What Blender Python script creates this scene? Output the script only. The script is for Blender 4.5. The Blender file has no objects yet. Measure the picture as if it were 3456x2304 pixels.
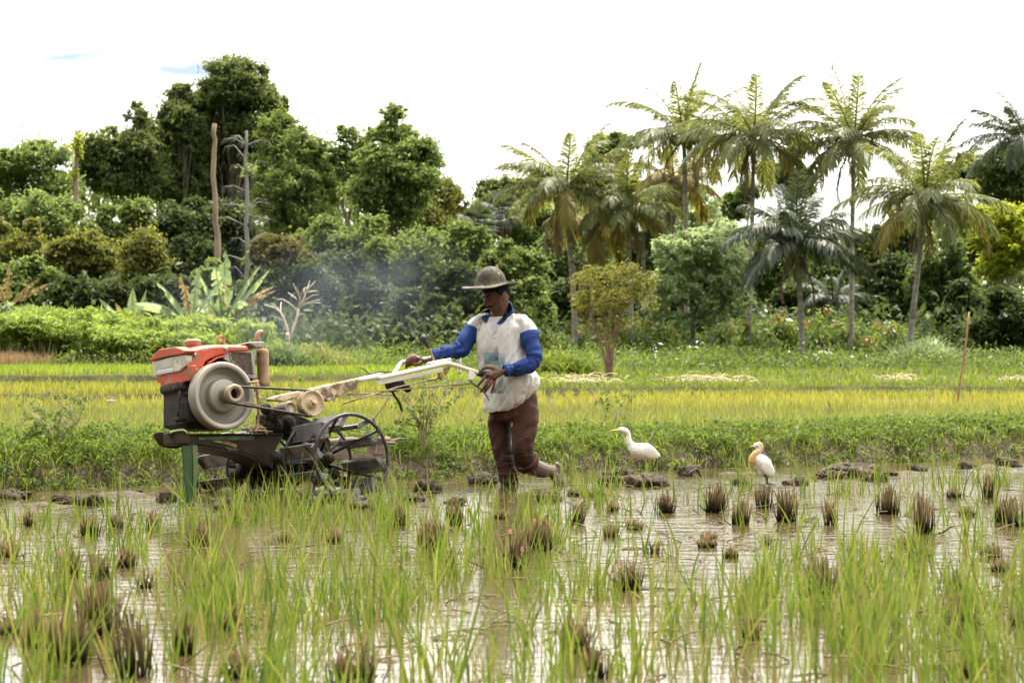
import bpy, math, random
import numpy as np
from mathutils import Vector, Matrix
from mathutils.bvhtree import BVHTree

SC = bpy.context.scene
COL = SC.collection
rng = np.random.default_rng(11)
random.seed(11)
rad = math.radians

# ------------------------------------------------------------------ camera
F, CX, CY, CH = 7273.0, 1728.0, 1152.0, 1.08      # focal length and centre in photo pixels, lens height in metres
cam_d = bpy.data.cameras.new("camera")
cam = bpy.data.objects.new("camera", cam_d)
COL.objects.link(cam)
cam.location = (0, 0, CH)
cam.rotation_euler = (rad(90), 0, 0)
cam_d.sensor_width = 36.0
cam_d.lens = 36.0 * F / 3456.0
cam_d.clip_start = 0.1
cam_d.clip_end = 2000
cam_d.dof.use_dof = True
cam_d.dof.focus_distance = 15.4
cam_d.dof.aperture_fstop = 5.6
SC.camera = cam

# ------------------------------------------------------------------ sky, sun, exposure
SUN_EL, SUN_AZ = rad(66), rad(20)                 # azimuth from +Y towards +X: behind the scene, to the right
SV = Vector((math.sin(SUN_AZ) * math.cos(SUN_EL), math.cos(SUN_AZ) * math.cos(SUN_EL), math.sin(SUN_EL)))
world = bpy.data.worlds.new("World")
SC.world = world
world.use_nodes = True
wt = world.node_tree
wt.nodes.clear()
def wn(t, **k):
    n = wt.nodes.new(t)
    for a, b in k.items():
        setattr(n, a, b)
    return n
wo = wn("ShaderNodeOutputWorld")
bg = wn("ShaderNodeBackground")
bg.inputs["Strength"].default_value = 0.075
sky = wn("ShaderNodeTexSky", sky_type="NISHITA", sun_disc=False, sun_elevation=SUN_EL, sun_rotation=SUN_AZ, dust_density=2.0)
tc = wn("ShaderNodeTexCoord")
mp = wn("ShaderNodeMapping")
mp.inputs["Scale"].default_value = (5.0, 5.0, 22.0)
mp.inputs["Location"].default_value = (0.35, 0.0, 0.2)
nz = wn("ShaderNodeTexNoise")
nz.inputs["Scale"].default_value = 1.0
nz.inputs["Detail"].default_value = 5.0
rp = wn("ShaderNodeValToRGB")                     # cloud cover: nearly closed thin cloud with a few pale blue gaps
rp.color_ramp.elements[0].position = 0.30
rp.color_ramp.elements[0].color = (0.12, 0.12, 0.12, 1)
rp.color_ramp.elements[1].position = 0.46
rp.color_ramp.elements[1].color = (1, 1, 1, 1)
dt = wn("ShaderNodeVectorMath", operation="DOT_PRODUCT")
dt.inputs[1].default_value = SV
mr = wn("ShaderNodeMapRange", interpolation_type="SMOOTHSTEP")
mr.inputs["From Min"].default_value = -0.2
mr.inputs["From Max"].default_value = 1.0
mr.inputs["To Min"].default_value = 1.5
mr.inputs["To Max"].default_value = 40.0
cm = wn("ShaderNodeVectorMath", operation="SCALE")
cm.inputs[0].default_value = (1.0, 0.985, 0.94)
mx = wn("ShaderNodeMix", data_type="RGBA")
L = wt.links.new
L(tc.outputs["Generated"], mp.inputs["Vector"])
L(mp.outputs[0], nz.inputs["Vector"])
L(nz.outputs["Fac"], rp.inputs["Fac"])
# two thin places in the cloud, low in front at the left, where pale blue shows
gap = None
for cxx, czz, wx, wz in ((-0.172, 0.124, 0.055, 0.011),):
    s_ = wn("ShaderNodeVectorMath", operation="SUBTRACT"); s_.inputs[1].default_value = (cxx, 0.98, czz)
    k2 = wn("ShaderNodeVectorMath", operation="MULTIPLY"); k2.inputs[1].default_value = (1 / wx, 0.0, 1 / wz)
    l_ = wn("ShaderNodeVectorMath", operation="LENGTH")
    q_ = wn("ShaderNodeMapRange", interpolation_type="SMOOTHSTEP"); q_.inputs["From Min"].default_value = 0.1; q_.inputs["From Max"].default_value = 1.5
    q_.inputs["To Min"].default_value = 1.0; q_.inputs["To Max"].default_value = 0.0
    L(tc.outputs["Generated"], s_.inputs[0]); L(s_.outputs[0], k2.inputs[0]); L(k2.outputs[0], l_.inputs[0]); L(l_.outputs["Value"], q_.inputs["Value"])
    if gap is None: gap = q_.outputs[0]
    else:
        a_ = wn("ShaderNodeMath", operation="MAXIMUM"); L(gap, a_.inputs[0]); L(q_.outputs[0], a_.inputs[1]); gap = a_.outputs[0]
nz2 = wn("ShaderNodeTexNoise"); nz2.inputs["Scale"].default_value = 1.0; nz2.inputs["Detail"].default_value = 6.0
mp2 = wn("ShaderNodeMapping"); mp2.inputs["Scale"].default_value = (14.0, 14.0, 60.0)
L(tc.outputs["Generated"], mp2.inputs["Vector"]); L(mp2.outputs[0], nz2.inputs["Vector"])
gn = wn("ShaderNodeMapRange"); gn.inputs["From Min"].default_value = 0.2; gn.inputs["From Max"].default_value = 0.58; L(nz2.outputs["Fac"], gn.inputs["Value"])
gm_ = wn("ShaderNodeMath", operation="MULTIPLY"); L(gap, gm_.inputs[0]); L(gn.outputs[0], gm_.inputs[1])
g2 = wn("ShaderNodeMath", operation="MULTIPLY_ADD"); L(gm_.outputs[0], g2.inputs[0]); g2.inputs[1].default_value = -1.9; g2.inputs[2].default_value = 1.0; g2.use_clamp = True
fin = wn("ShaderNodeMath", operation="MULTIPLY")
soft = wn("ShaderNodeMapRange"); soft.inputs["To Min"].default_value = 0.78; soft.inputs["To Max"].default_value = 1.18; L(nz2.outputs["Fac"], soft.inputs["Value"])
L(tc.outputs["Generated"], dt.inputs[0])
L(dt.outputs["Value"], mr.inputs["Value"])
sm_ = wn("ShaderNodeMath", operation="MULTIPLY"); L(mr.outputs[0], sm_.inputs[0]); L(soft.outputs[0], sm_.inputs[1])
L(sm_.outputs[0], cm.inputs["Scale"])
L(rp.outputs["Color"], fin.inputs[0]); L(g2.outputs[0], fin.inputs[1])
L(fin.outputs[0], mx.inputs[0])
sks = wn("ShaderNodeVectorMath", operation="SCALE"); sks.inputs["Scale"].default_value = 1.3
L(sky.outputs[0], sks.inputs[0]); L(sks.outputs[0], mx.inputs[6])
L(cm.outputs[0], mx.inputs[7])
L(mx.outputs[2], bg.inputs["Color"])
L(bg.outputs[0], wo.inputs["Surface"])

sun_d = bpy.data.lights.new("sun", "SUN")
sun_d.energy = 5.0
sun_d.angle = rad(0.6)
sun_d.color = (1.0, 0.91, 0.76)
sun = bpy.data.objects.new("sun", sun_d)
COL.objects.link(sun)
sun.rotation_euler = SV.to_track_quat("Z", "Y").to_euler()

SC.view_settings.view_transform = "Standard"
SC.view_settings.look = "None"
SC.view_settings.exposure = 0.8
SC.view_settings.gamma = 1.0
SC.render.engine = "CYCLES"
cy = SC.cycles
cy.max_bounces = 6
cy.diffuse_bounces = 2
cy.glossy_bounces = 3
cy.transmission_bounces = 4
cy.transparent_max_bounces = 8
cy.volume_bounces = 0
cy.caustics_reflective = False
cy.caustics_refractive = False
cy.sample_clamp_indirect = 6.0
cy.use_denoising = True

# ------------------------------------------------------------------ helpers
def at(px, py, d):
    """photo pixel (3456 wide) at distance d -> world point"""
    return np.array([(px - CX) / F * d, d, CH - (py - CY) / F * d])

K = 3456 / 2352.0
def atP(px, py, d):
    return at(px * K, py * K, d)

def tag(o, label=None, cat=None, group=None, kind=None):
    if label: o["label"] = label
    if cat: o["category"] = cat
    if group: o["group"] = group
    if kind: o["kind"] = kind
    return o

def empty(name, loc, label=None, cat=None, group=None, mtx=None):
    o = bpy.data.objects.new(name, None)
    COL.objects.link(o)
    if mtx is not None:
        o.matrix_world = mtx
    else:
        o.location = loc
    o.empty_display_size = 0.2
    return tag(o, label, cat, group)

def link(name, me, mat=None, parent=None, loc=None):
    o = bpy.data.objects.new(name, me)
    COL.objects.link(o)
    if mat is not None and not me.materials:
        for m in (mat if isinstance(mat, (list, tuple)) else [mat]):
            me.materials.append(m)
    if parent is not None: o.parent = parent
    if loc is not None: o.location = loc
    return o

def mesh_np(name, V, Fq, smooth=False, mats=None):
    """V (n,3), Fq (m,k) int array"""
    me = bpy.data.meshes.new(name)
    V = np.ascontiguousarray(V, dtype=np.float32)
    Fq = np.ascontiguousarray(Fq, dtype=np.int32)
    m, k = Fq.shape
    me.vertices.add(len(V)); me.vertices.foreach_set("co", V.ravel())
    me.loops.add(m * k); me.loops.foreach_set("vertex_index", Fq.ravel())
    me.polygons.add(m)
    me.polygons.foreach_set("loop_start", np.arange(0, m * k, k, dtype=np.int32))
    me.polygons.foreach_set("loop_total", np.full(m, k, dtype=np.int32))
    if smooth: me.polygons.foreach_set("use_smooth", np.ones(m, dtype=bool))
    if mats is not None: me.polygons.foreach_set("material_index", np.asarray(mats, dtype=np.int32))
    me.update(calc_edges=True)
    return me

class MB:
    """collects shapes, then links them as ONE mesh object"""
    def __init__(s): s.v = []; s.f = []; s.sm = []
    def add(s, V, Fs, smooth=True):
        b = len(s.v)
        s.v.extend([tuple(map(float, p)) for p in V])
        for f in Fs:
            s.f.append([b + i for i in f]); s.sm.append(smooth)
        return s
    def mesh(s, name):
        me = bpy.data.meshes.new(name)
        me.from_pydata(s.v, [], s.f)
        me.polygons.foreach_set("use_smooth", s.sm)
        me.update()
        return me
    def build(s, name, mat, parent=None, bevel=0, seg=2, loc=None):
        o = link(name, s.mesh(name), mat, parent, loc)
        if bevel:
            b = o.modifiers.new("bevel", "BEVEL")
            b.width = bevel; b.segments = seg; b.limit_method = "ANGLE"; b.angle_limit = rad(35)
            b.harden_normals = False
        return o
    # shapes
    def tube(s, path, r, n=8, cap=True, flat=1.0):
        P = np.asarray(path, float)
        k = len(P)
        R = np.full(k, r, float) if np.isscalar(r) else np.asarray(r, float)
        T = np.gradient(P, axis=0)
        T /= np.linalg.norm(T, axis=1)[:, None] + 1e-12
        ref = np.array([0, 0, 1.0]) if abs(T[0][2]) < 0.9 else np.array([1.0, 0, 0])
        a = np.cross(T[0], ref); a /= np.linalg.norm(a)
        V = []
        ang = np.linspace(0, 2 * np.pi, n, endpoint=False)
        for i in range(k):
            a = a - T[i] * a.dot(T[i]); a /= np.linalg.norm(a) + 1e-12
            b = np.cross(T[i], a)
            V.append(P[i] + R[i] * (np.cos(ang)[:, None] * a + flat * np.sin(ang)[:, None] * b))
        V = np.concatenate(V)
        Fs = [[i * n + j, i * n + (j + 1) % n, (i + 1) * n + (j + 1) % n, (i + 1) * n + j] for i in range(k - 1) for j in range(n)]
        if cap:
            Fs.append(list(range(n))[::-1]); Fs.append([(k - 1) * n + j for j in range(n)])
        return s.add(V, Fs)
    def lathe(s, prof, origin, axis, n=32, cap=True, ref=None):
        """prof: list of (radius, height along axis)"""
        o = np.asarray(origin, float); ax = np.asarray(axis, float); ax = ax / np.linalg.norm(ax)
        rf = np.asarray(ref, float) if ref is not None else (np.array([0, 0, 1.0]) if abs(ax[2]) < 0.9 else np.array([1.0, 0, 0]))
        a = np.cross(ax, rf); a /= np.linalg.norm(a); b = np.cross(ax, a)
        ang = np.linspace(0, 2 * np.pi, n, endpoint=False)
        V = np.concatenate([o + ax * h + r * (np.cos(ang)[:, None] * a + np.sin(ang)[:, None] * b) for r, h in prof])
        k = len(prof)
        Fs = [[i * n + j, i * n + (j + 1) % n, (i + 1) * n + (j + 1) % n, (i + 1) * n + j] for i in range(k - 1) for j in range(n)]
        if cap:
            Fs.append(list(range(n))[::-1]); Fs.append([(k - 1) * n + j for j in range(n)])
        return s.add(V, Fs)
    def prism(s, pts, v0, v1, axes=(0, 1, 2)):
        """outline pts (a,b) in axes[0],axes[2], extruded along axes[1] from v0 to v1"""
        n = len(pts); V = []
        for v in (v0, v1):
            for a, b in pts:
                p = [0, 0, 0]; p[axes[0]] = a; p[axes[1]] = v; p[axes[2]] = b
                V.append(p)
        Fs = [list(range(n)), list(range(2 * n - 1, n - 1, -1))]
        Fs += [[(i + 1) % n, i, n + i, n + (i + 1) % n] for i in range(n)]
        return s.add(V, Fs, False)
    def box(s, lo, hi):
        x0, y0, z0 = lo; x1, y1, z1 = hi
        V = [(x0, y0, z0), (x1, y0, z0), (x1, y1, z0), (x0, y1, z0), (x0, y0, z1), (x1, y0, z1), (x1, y1, z1), (x0, y1, z1)]
        return s.add(V, [[0, 3, 2, 1], [4, 5, 6, 7], [0, 1, 5, 4], [1, 2, 6, 5], [2, 3, 7, 6], [3, 0, 4, 7]], False)
    def obox(s, c, ax, ay, az):
        c, ax, ay, az = [np.asarray(q, float) for q in (c, ax, ay, az)]
        V = [c + i * ax + j * ay + k * az for k in (-1, 1) for i, j in ((-1, -1), (1, -1), (1, 1), (-1, 1))]
        return s.add(V, [[0, 3, 2, 1], [4, 5, 6, 7], [0, 1, 5, 4], [1, 2, 6, 5], [2, 3, 7, 6], [3, 0, 4, 7]], False)
    def ball(s, c, r, ax=None, n=12, m=8):
        c = np.asarray(c, float); r = np.ones(3) * r if np.isscalar(r) else np.asarray(r, float)
        A = np.eye(3) if ax is None else np.asarray(ax, float)
        V = [c + A.T @ (r * np.array([0, 0, 1.0]))]
        for i in range(1, m):
            t = np.pi * i / m
            for j in range(n):
                p = 2 * np.pi * j / n
                V.append(c + A.T @ (r * np.array([np.sin(t) * np.cos(p), np.sin(t) * np.sin(p), np.cos(t)])))
        V.append(c + A.T @ (r * np.array([0, 0, -1.0])))
        Fs = [[0, 1 + j, 1 + (j + 1) % n] for j in range(n)]
        for i in range(m - 2):
            Fs += [[1 + i * n + j, 1 + (i + 1) * n + j, 1 + (i + 1) * n + (j + 1) % n, 1 + i * n + (j + 1) % n] for j in range(n)]
        e = len(V) - 1; b = 1 + (m - 2) * n
        Fs += [[b + j, e, b + (j + 1) % n] for j in range(n)]
        return s.add(V, Fs)
    def rings(s, R, cap=True):
        """R (k,n,3): loft through rings"""
        R = np.asarray(R, float); k, n, _ = R.shape
        Fs = [[i * n + j, i * n + (j + 1) % n, (i + 1) * n + (j + 1) % n, (i + 1) * n + j] for i in range(k - 1) for j in range(n)]
        if cap:
            Fs.append(list(range(n))[::-1]); Fs.append([(k - 1) * n + j for j in range(n)])
        return s.add(R.reshape(-1, 3), Fs)

def hash2(ix, iy, seed):
    h = (ix.astype(np.int64) * 374761393 + iy.astype(np.int64) * 668265263 + seed * 1274126177) & 0xFFFFFFFF
    h = ((h ^ (h >> 13)) * 1274126177) & 0xFFFFFFFF
    return ((h ^ (h >> 16)) & 0xFFFF) / 65535.0

def vn(x, y, seed=0):
    x = np.asarray(x, float); y = np.asarray(y, float)
    ix = np.floor(x); iy = np.floor(y); fx = x - ix; fy = y - iy
    fx = fx * fx * (3 - 2 * fx); fy = fy * fy * (3 - 2 * fy)
    a = hash2(ix, iy, seed); b = hash2(ix + 1, iy, seed); c = hash2(ix, iy + 1, seed); d = hash2(ix + 1, iy + 1, seed)
    return (a * (1 - fx) + b * fx) * (1 - fy) + (c * (1 - fx) + d * fx) * fy

def fbm(x, y, seed=0, o=4):
    s = 0; a = 0.5
    for i in range(o):
        s = s + a * vn(x, y, seed + i * 17); x = x * 2.03; y = y * 2.03; a *= 0.5
    return s

def ss(a, b, x):
    t = np.clip((np.asarray(x, float) - a) / (b - a), 0, 1)
    return t * t * (3 - 2 * t)

# ------------------------------------------------------------------ materials
def srgb(r, g, b):
    return tuple(((c / 255.0) / 12.92 if c / 255.0 <= 0.04045 else ((c / 255.0 + 0.055) / 1.055) ** 2.4) for c in (r, g, b))

def c4(c): return (c[0], c[1], c[2], 1)

def pm(name, c1, c2=None, scale=6.0, lo=0.35, hi=0.65, rough=0.6, rough2=None, metal=0.0, bump=0.0, bscale=30.0, bdist=0.01,
       c3=None, s3=14.0, t3=0.62, spec=0.5, stretch=None, detail=5.0):
    """painted / dirty surface: two noise-mixed colours, optional third colour in patches, bump"""
    m = bpy.data.materials.new(name)
    m.use_nodes = True
    nt = m.node_tree; N = nt.nodes; lk = nt.links.new
    b = N["Principled BSDF"]
    b.inputs["Roughness"].default_value = rough
    b.inputs["Metallic"].default_value = metal
    b.inputs["Specular IOR Level"].default_value = spec
    tc = N.new("ShaderNodeTexCoord")
    vec = tc.outputs["Object"]
    if stretch:
        mpn = N.new("ShaderNodeMapping"); mpn.inputs["Scale"].default_value = stretch
        lk(vec, mpn.inputs["Vector"]); vec = mpn.outputs[0]
    if c2 is None:
        b.inputs["Base Color"].default_value = c4(c1)
    else:
        n = N.new("ShaderNodeTexNoise"); n.inputs["Scale"].default_value = scale; n.inputs["Detail"].default_value = detail
        lk(vec, n.inputs["Vector"])
        r = N.new("ShaderNodeValToRGB")
        r.color_ramp.elements[0].position = lo; r.color_ramp.elements[0].color = c4(c1)
        r.color_ramp.elements[1].position = hi; r.color_ramp.elements[1].color = c4(c2)
        lk(n.outputs["Fac"], r.inputs["Fac"])
        out = r.outputs["Color"]
        if c3 is not None:
            n3 = N.new("ShaderNodeTexNoise"); n3.inputs["Scale"].default_value = s3; n3.inputs["Detail"].default_value = 8.0
            n3.inputs["Roughness"].default_value = 0.65
            lk(vec, n3.inputs["Vector"])
            r3 = N.new("ShaderNodeValToRGB")
            r3.color_ramp.elements[0].position = t3 - 0.03; r3.color_ramp.elements[0].color = (0, 0, 0, 1)
            r3.color_ramp.elements[1].position = t3 + 0.05; r3.color_ramp.elements[1].color = (1, 1, 1, 1)
            lk(n3.outputs["Fac"], r3.inputs["Fac"])
            mxx = N.new("ShaderNodeMix"); mxx.data_type = "RGBA"
            lk(r3.outputs["Color"], mxx.inputs[0]); lk(out, mxx.inputs[6]); mxx.inputs[7].default_value = c4(c3)
            out = mxx.outputs[2]
        lk(out, b.inputs["Base Color"])
        if rough2 is not None:
            q = N.new("ShaderNodeMapRange"); q.inputs["To Min"].default_value = rough; q.inputs["To Max"].default_value = rough2
            lk(n.outputs["Fac"], q.inputs["Value"]); lk(q.outputs[0], b.inputs["Roughness"])
    if bump:
        nb = N.new("ShaderNodeTexNoise"); nb.inputs["Scale"].default_value = bscale; nb.inputs["Detail"].default_value = 6.0
        lk(vec, nb.inputs["Vector"])
        bp = N.new("ShaderNodeBump"); bp.inputs["Strength"].default_value = bump; bp.inputs["Distance"].default_value = bdist
        lk(nb.outputs["Fac"], bp.inputs["Height"]); lk(bp.outputs[0], b.inputs["Normal"])
    return m

def leafm(name, cols, trans=(0.25, 0.34, 0.03), tf=0.4, rough=0.5, spec=0.2):
    """leaf: colour drawn per leaf, partly translucent so that it glows against the light"""
    m = bpy.data.materials.new(name)
    m.use_nodes = True
    nt = m.node_tree; N = nt.nodes; lk = nt.links.new
    b = N["Principled BSDF"]; out = N["Material Output"]
    b.inputs["Roughness"].default_value = rough
    b.inputs["Specular IOR Level"].default_value = spec
    g = N.new("ShaderNodeNewGeometry")
    r = N.new("ShaderNodeValToRGB")
    el = r.color_ramp.elements
    while len(el) < len(cols): el.new(0.5)
    for i, c in enumerate(cols):
        el[i].position = i / max(1, len(cols) - 1); el[i].color = c4(c)
    lk(g.outputs["Random Per Island"], r.inputs["Fac"])
    lk(r.outputs["Color"], b.inputs["Base Color"])
    t = N.new("ShaderNodeBsdfTranslucent")
    mu = N.new("ShaderNodeMix"); mu.data_type = "RGBA"; mu.inputs[0].default_value = 0.55
    sc = N.new("ShaderNodeVectorMath"); sc.operation = "SCALE"; sc.inputs["Scale"].default_value = 2.2
    lk(r.outputs["Color"], sc.inputs[0])
    lk(sc.outputs[0], mu.inputs[6]); mu.inputs[7].default_value = c4(trans)
    lk(mu.outputs[2], t.inputs["Color"])
    mix = N.new("ShaderNodeMixShader"); mix.inputs[0].default_value = tf
    lk(b.outputs[0], mix.inputs[1]); lk(t.outputs[0], mix.inputs[2])
    lk(mix.outputs[0], out.inputs["Surface"])
    return m

# ------------------------------------------------------------------ terrain
T0 = np.array([-3.67, 15.46]); TD = np.array([0.876, 0.482]); TN = np.array([-0.482, 0.876])
def bund_s(x, y):
    """distance behind the back edge of the flooded field"""
    return (x - T0[0]) * TN[0] + (y - T0[1]) * TN[1] + 0.35 * (vn(x * 0.8, y * 0.8, 3) - 0.5)

def gz(x, y):
    x = np.asarray(x, float); y = np.asarray(y, float)
    s = bund_s(x, y)
    mud = fbm(x * 2.2, y * 2.2, 5)
    churn = ss(-2.6, -1.4, s) * (1 - ss(-0.45, -0.1, s))
    pond = -0.07 + 0.02 * mud + churn * 0.11 * np.clip(mud - 0.38, 0, 1) * 2.0
    left = 1 - ss(-3.0, 0.5, x + 0 * y)
    bund = 0.20 * ss(-0.05, 0.22, s) + 0.08 * ss(0.2, 0.6, s) * (1 - ss(0.9, 1.7, s)) + 0.03 * (fbm(x * 2, y * 2, 9) - 0.5)
    z = np.where(s < -0.05, pond, np.maximum(bund, 0) + pond * (1 - ss(-0.05, 0.1, s)))
    bank1 = 0.06 * np.exp(-((y - 23.9 - 0.5 * vn(x * 0.3, 0 * x, 4)) / 0.35) ** 2)
    yl = y + 2.4 * (vn(x * 0.22, y * 0.05, 8) - 0.5) + 0.7 * (vn(x * 1.3, y * 0.1, 18) - 0.5)
    stepL = 0.13 * ss(30.7, 30.95, yl) + 0.17 * ss(37.5, 37.75, yl)
    stepR = 0.13 * ss(34.7, 34.95, yl) + 0.02 * ss(40, 44, y)
    z = z + bank1 + left * stepL + (1 - left) * stepR
    ridge = 0.10 * np.exp(-((y - 44.5) / 2.0) ** 2) * (1 - left) * fbm(x * 0.6, y * 0.4, 21)
    z = z + ridge + 0.06 * ss(46, 56, y) * left + 0.04 * (fbm(x * 0.35, y * 0.35, 31) - 0.5) * ss(30, 50, y)
    z = z + np.maximum(0, y - 120) * 0.03
    return z

def gz1(x, y): return float(gz(np.array([x]), np.array([y]))[0])

ys = np.concatenate([np.arange(2.0, 14, 0.11), np.arange(14, 24, 0.07), np.arange(24, 48, 0.16), np.arange(48, 80, 0.8), np.geomspace(80, 420, 40)])
us = np.linspace(-1, 1, 260)
us = np.sign(us) * np.abs(us) ** 1.35
YY, UU = np.meshgrid(ys, us, indexing="ij")
XX = UU * (0.55 * YY + 7)
ZZ = gz(XX, YY)
nY, nU = YY.shape
gi = np.arange(nY * nU).reshape(nY, nU)
gf = np.stack([gi[:-1, :-1], gi[:-1, 1:], gi[1:, 1:], gi[1:, :-1]], -1).reshape(-1, 4)
cx_ = (XX[:-1, :-1] + XX[1:, 1:]) / 2; cy_ = (YY[:-1, :-1] + YY[1:, 1:]) / 2
sb = bund_s(cx_, cy_)
gm = np.where(sb < 0.12, 0, np.where(cy_ < 46.5, 1, 2)).ravel()
M_mud = pm("mud", (0.040, 0.027, 0.016), (0.085, 0.06, 0.038), 7, rough=0.5, rough2=0.95, bump=1.0, bscale=22, bdist=0.05, spec=0.25)
M_soil = pm("soil", (0.028, 0.026, 0.010), (0.06, 0.062, 0.018), 1.5, rough=0.95, bump=0.6, bscale=8, bdist=0.04, spec=0.1)
M_floor = pm("woodland_floor", (0.03, 0.045, 0.012), (0.07, 0.10, 0.02), 0.4, rough=0.95, bump=0.6, bscale=3, bdist=0.1, spec=0.1)
tag(link("ground", mesh_np("ground", np.stack([XX, YY, ZZ], -1).reshape(-1, 3), gf, True, gm), [M_mud, M_soil, M_floor]), kind="structure")

def waterm(name, base, rough, strength, sc1, calm=0.45):
    m = bpy.data.materials.new(name); m.use_nodes = True
    nt = m.node_tree; N = nt.nodes; lk = nt.links.new
    b = N["Principled BSDF"]
    b.inputs["Roughness"].default_value = rough
    b.inputs["IOR"].default_value = 1.33
    b.inputs["Specular IOR Level"].default_value = 0.8
    tc = N.new("ShaderNodeTexCoord")
    n0 = N.new("ShaderNodeTexNoise"); n0.inputs["Scale"].default_value = 0.9; n0.inputs["Detail"].default_value = 4
    lk(tc.outputs["Object"], n0.inputs["Vector"])
    r = N.new("ShaderNodeValToRGB")
    r.color_ramp.elements[0].position = 0.35; r.color_ramp.elements[0].color = c4(base)
    r.color_ramp.elements[1].position = 0.7; r.color_ramp.elements[1].color = c4([q * 1.5 for q in base])
    lk(n0.outputs["Fac"], r.inputs["Fac"]); lk(r.outputs[0], b.inputs["Base Color"])
    mpn = N.new("ShaderNodeMapping"); mpn.inputs["Scale"].default_value = (0.55, 1.0, 1); mpn.inputs["Rotation"].default_value = (0, 0, rad(8))
    lk(tc.outputs["Object"], mpn.inputs["Vector"])
    n1 = N.new("ShaderNodeTexNoise"); n1.inputs["Scale"].default_value = sc1; n1.inputs["Detail"].default_value = 4; n1.inputs["Roughness"].default_value = 0.6
    lk(mpn.outputs[0], n1.inputs["Vector"])
    # calm and ruffled stretches
    n2 = N.new("ShaderNodeTexNoise"); n2.inputs["Scale"].default_value = 0.55; n2.inputs["Detail"].default_value = 2
    lk(tc.outputs["Object"], n2.inputs["Vector"])
    q = N.new("ShaderNodeMapRange"); q.inputs["From Min"].default_value = 0.35; q.inputs["From Max"].default_value = 0.65
    q.inputs["To Min"].default_value = strength * 0.45; q.inputs["To Max"].default_value = strength
    lk(n2.outputs["Fac"], q.inputs["Value"])
    # the stretch along the bund is churned by the wheels, the near water lies calmer
    sp = N.new("ShaderNodeSeparateXYZ"); lk(tc.outputs["Object"], sp.inputs[0])
    q2 = N.new("ShaderNodeMapRange"); q2.inputs["From Min"].default_value = 8.0; q2.inputs["From Max"].default_value = 13.0
    q2.inputs["To Min"].default_value = calm; q2.inputs["To Max"].default_value = 1.1
    lk(sp.outputs["Y"], q2.inputs["Value"])
    ml = N.new("ShaderNodeMath"); ml.operation = "MULTIPLY"; lk(q.outputs[0], ml.inputs[0]); lk(q2.outputs[0], ml.inputs[1])
    bp = N.new("ShaderNodeBump"); bp.inputs["Distance"].default_value = 0.022
    lk(ml.outputs[0], bp.inputs["Strength"])
    lk(n1.outputs["Fac"], bp.inputs["Height"]); lk(bp.outputs[0], b.inputs["Normal"])
    return m

M_water = waterm("muddy_water", (0.060, 0.043, 0.020), 0.06, 0.6, 9.0, 0.3)
wy = np.linspace(2.0, 30, 60); wx = np.linspace(-1, 1, 60)
WY, WU = np.meshgrid(wy, wx, indexing="ij"); WX = WU * (0.5 * WY + 7)
wi = np.arange(WY.size).reshape(WY.shape)
wf = np.stack([wi[:-1, :-1], wi[:-1, 1:], wi[1:, 1:], wi[1:, :-1]], -1).reshape(-1, 4)
wc = np.stack([(WX[:-1, :-1] + WX[1:, 1:]) / 2, (WY[:-1, :-1] + WY[1:, 1:]) / 2], -1).reshape(-1, 2)
keep = bund_s(wc[:, 0], wc[:, 1]) < 0.8
tag(link("water", mesh_np("water", np.stack([WX, WY, 0 * WX], -1).reshape(-1, 3), wf[keep], True), M_water), kind="structure")
M_pw = waterm("paddy_water", (0.12, 0.10, 0.05), 0.08, 0.4, 6.0)
py_ = np.linspace(24.3, 34.2, 8); px_ = np.linspace(-24, 24, 30)
PY, PX = np.meshgrid(py_, px_, indexing="ij")
pi_ = np.arange(PY.size).reshape(PY.shape)
pf = np.stack([pi_[:-1, :-1], pi_[:-1, 1:], pi_[1:, 1:], pi_[1:, :-1]], -1).reshape(-1, 4)
tag(link("paddy_water", mesh_np("paddy_water", np.stack([PX, PY, 0 * PX + 0.205], -1).reshape(-1, 3), pf, True), M_pw), kind="structure")

# ================================================================== trees and plants beyond the fields
def unit(v): return v / (np.linalg.norm(v, axis=-1, keepdims=True) + 1e-9)

def leaf_cloud(cl, n, Lf, Wf, droop=0.25, shell=0.55, upb=0.15, loose=0.42):
    """cl (k,6): clump centres and radii. Returns diamond leaves spread through the clumps"""
    cl = np.asarray(cl, float)
    w = (cl[:, 3] * cl[:, 5]) ** 1.0
    idx = rng.choice(len(cl), n, p=w / w.sum())
    d = rng.normal(size=(n, 3)); d[:, 2] += upb; d = unit(d)
    r = shell + (1 - shell) * rng.random((n, 1)) ** 0.7
    r *= 1 + 0.34 * np.abs(rng.normal(size=(n, 1))) * rng.choice([-1, 1, 1], (n, 1))
    r = r * np.where(rng.random((n, 1)) < loose, rng.uniform(1.1, 1.4, (n, 1)), 1.0)
    C = cl[idx, :3] + d * cl[idx, 3:6] * r
    u = unit(d * 0.7 + rng.normal(size=(n, 3)) * 0.75 - np.array([0, 0, droop]))
    nn = unit(rng.normal(size=(n, 3)) * 0.7 + np.array([0, 0, 0.8]) + d * 0.4)
    v = unit(np.cross(nn, u)); nn = np.cross(u, v)
    s = (0.45 + 1.1 * rng.random((n, 1)) ** 1.3)
    l = u * Lf * s * 0.5; ww = v * Wf * s * 0.5
    k = nn * Lf * s * 0.08
    V = np.stack([C - l, C + ww - l * 0.15 + k, C + l - k, C - ww - l * 0.15 + k], 1).reshape(-1, 3)
    Fq = np.arange(4 * n).reshape(n, 4)
    return V, Fq

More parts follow.
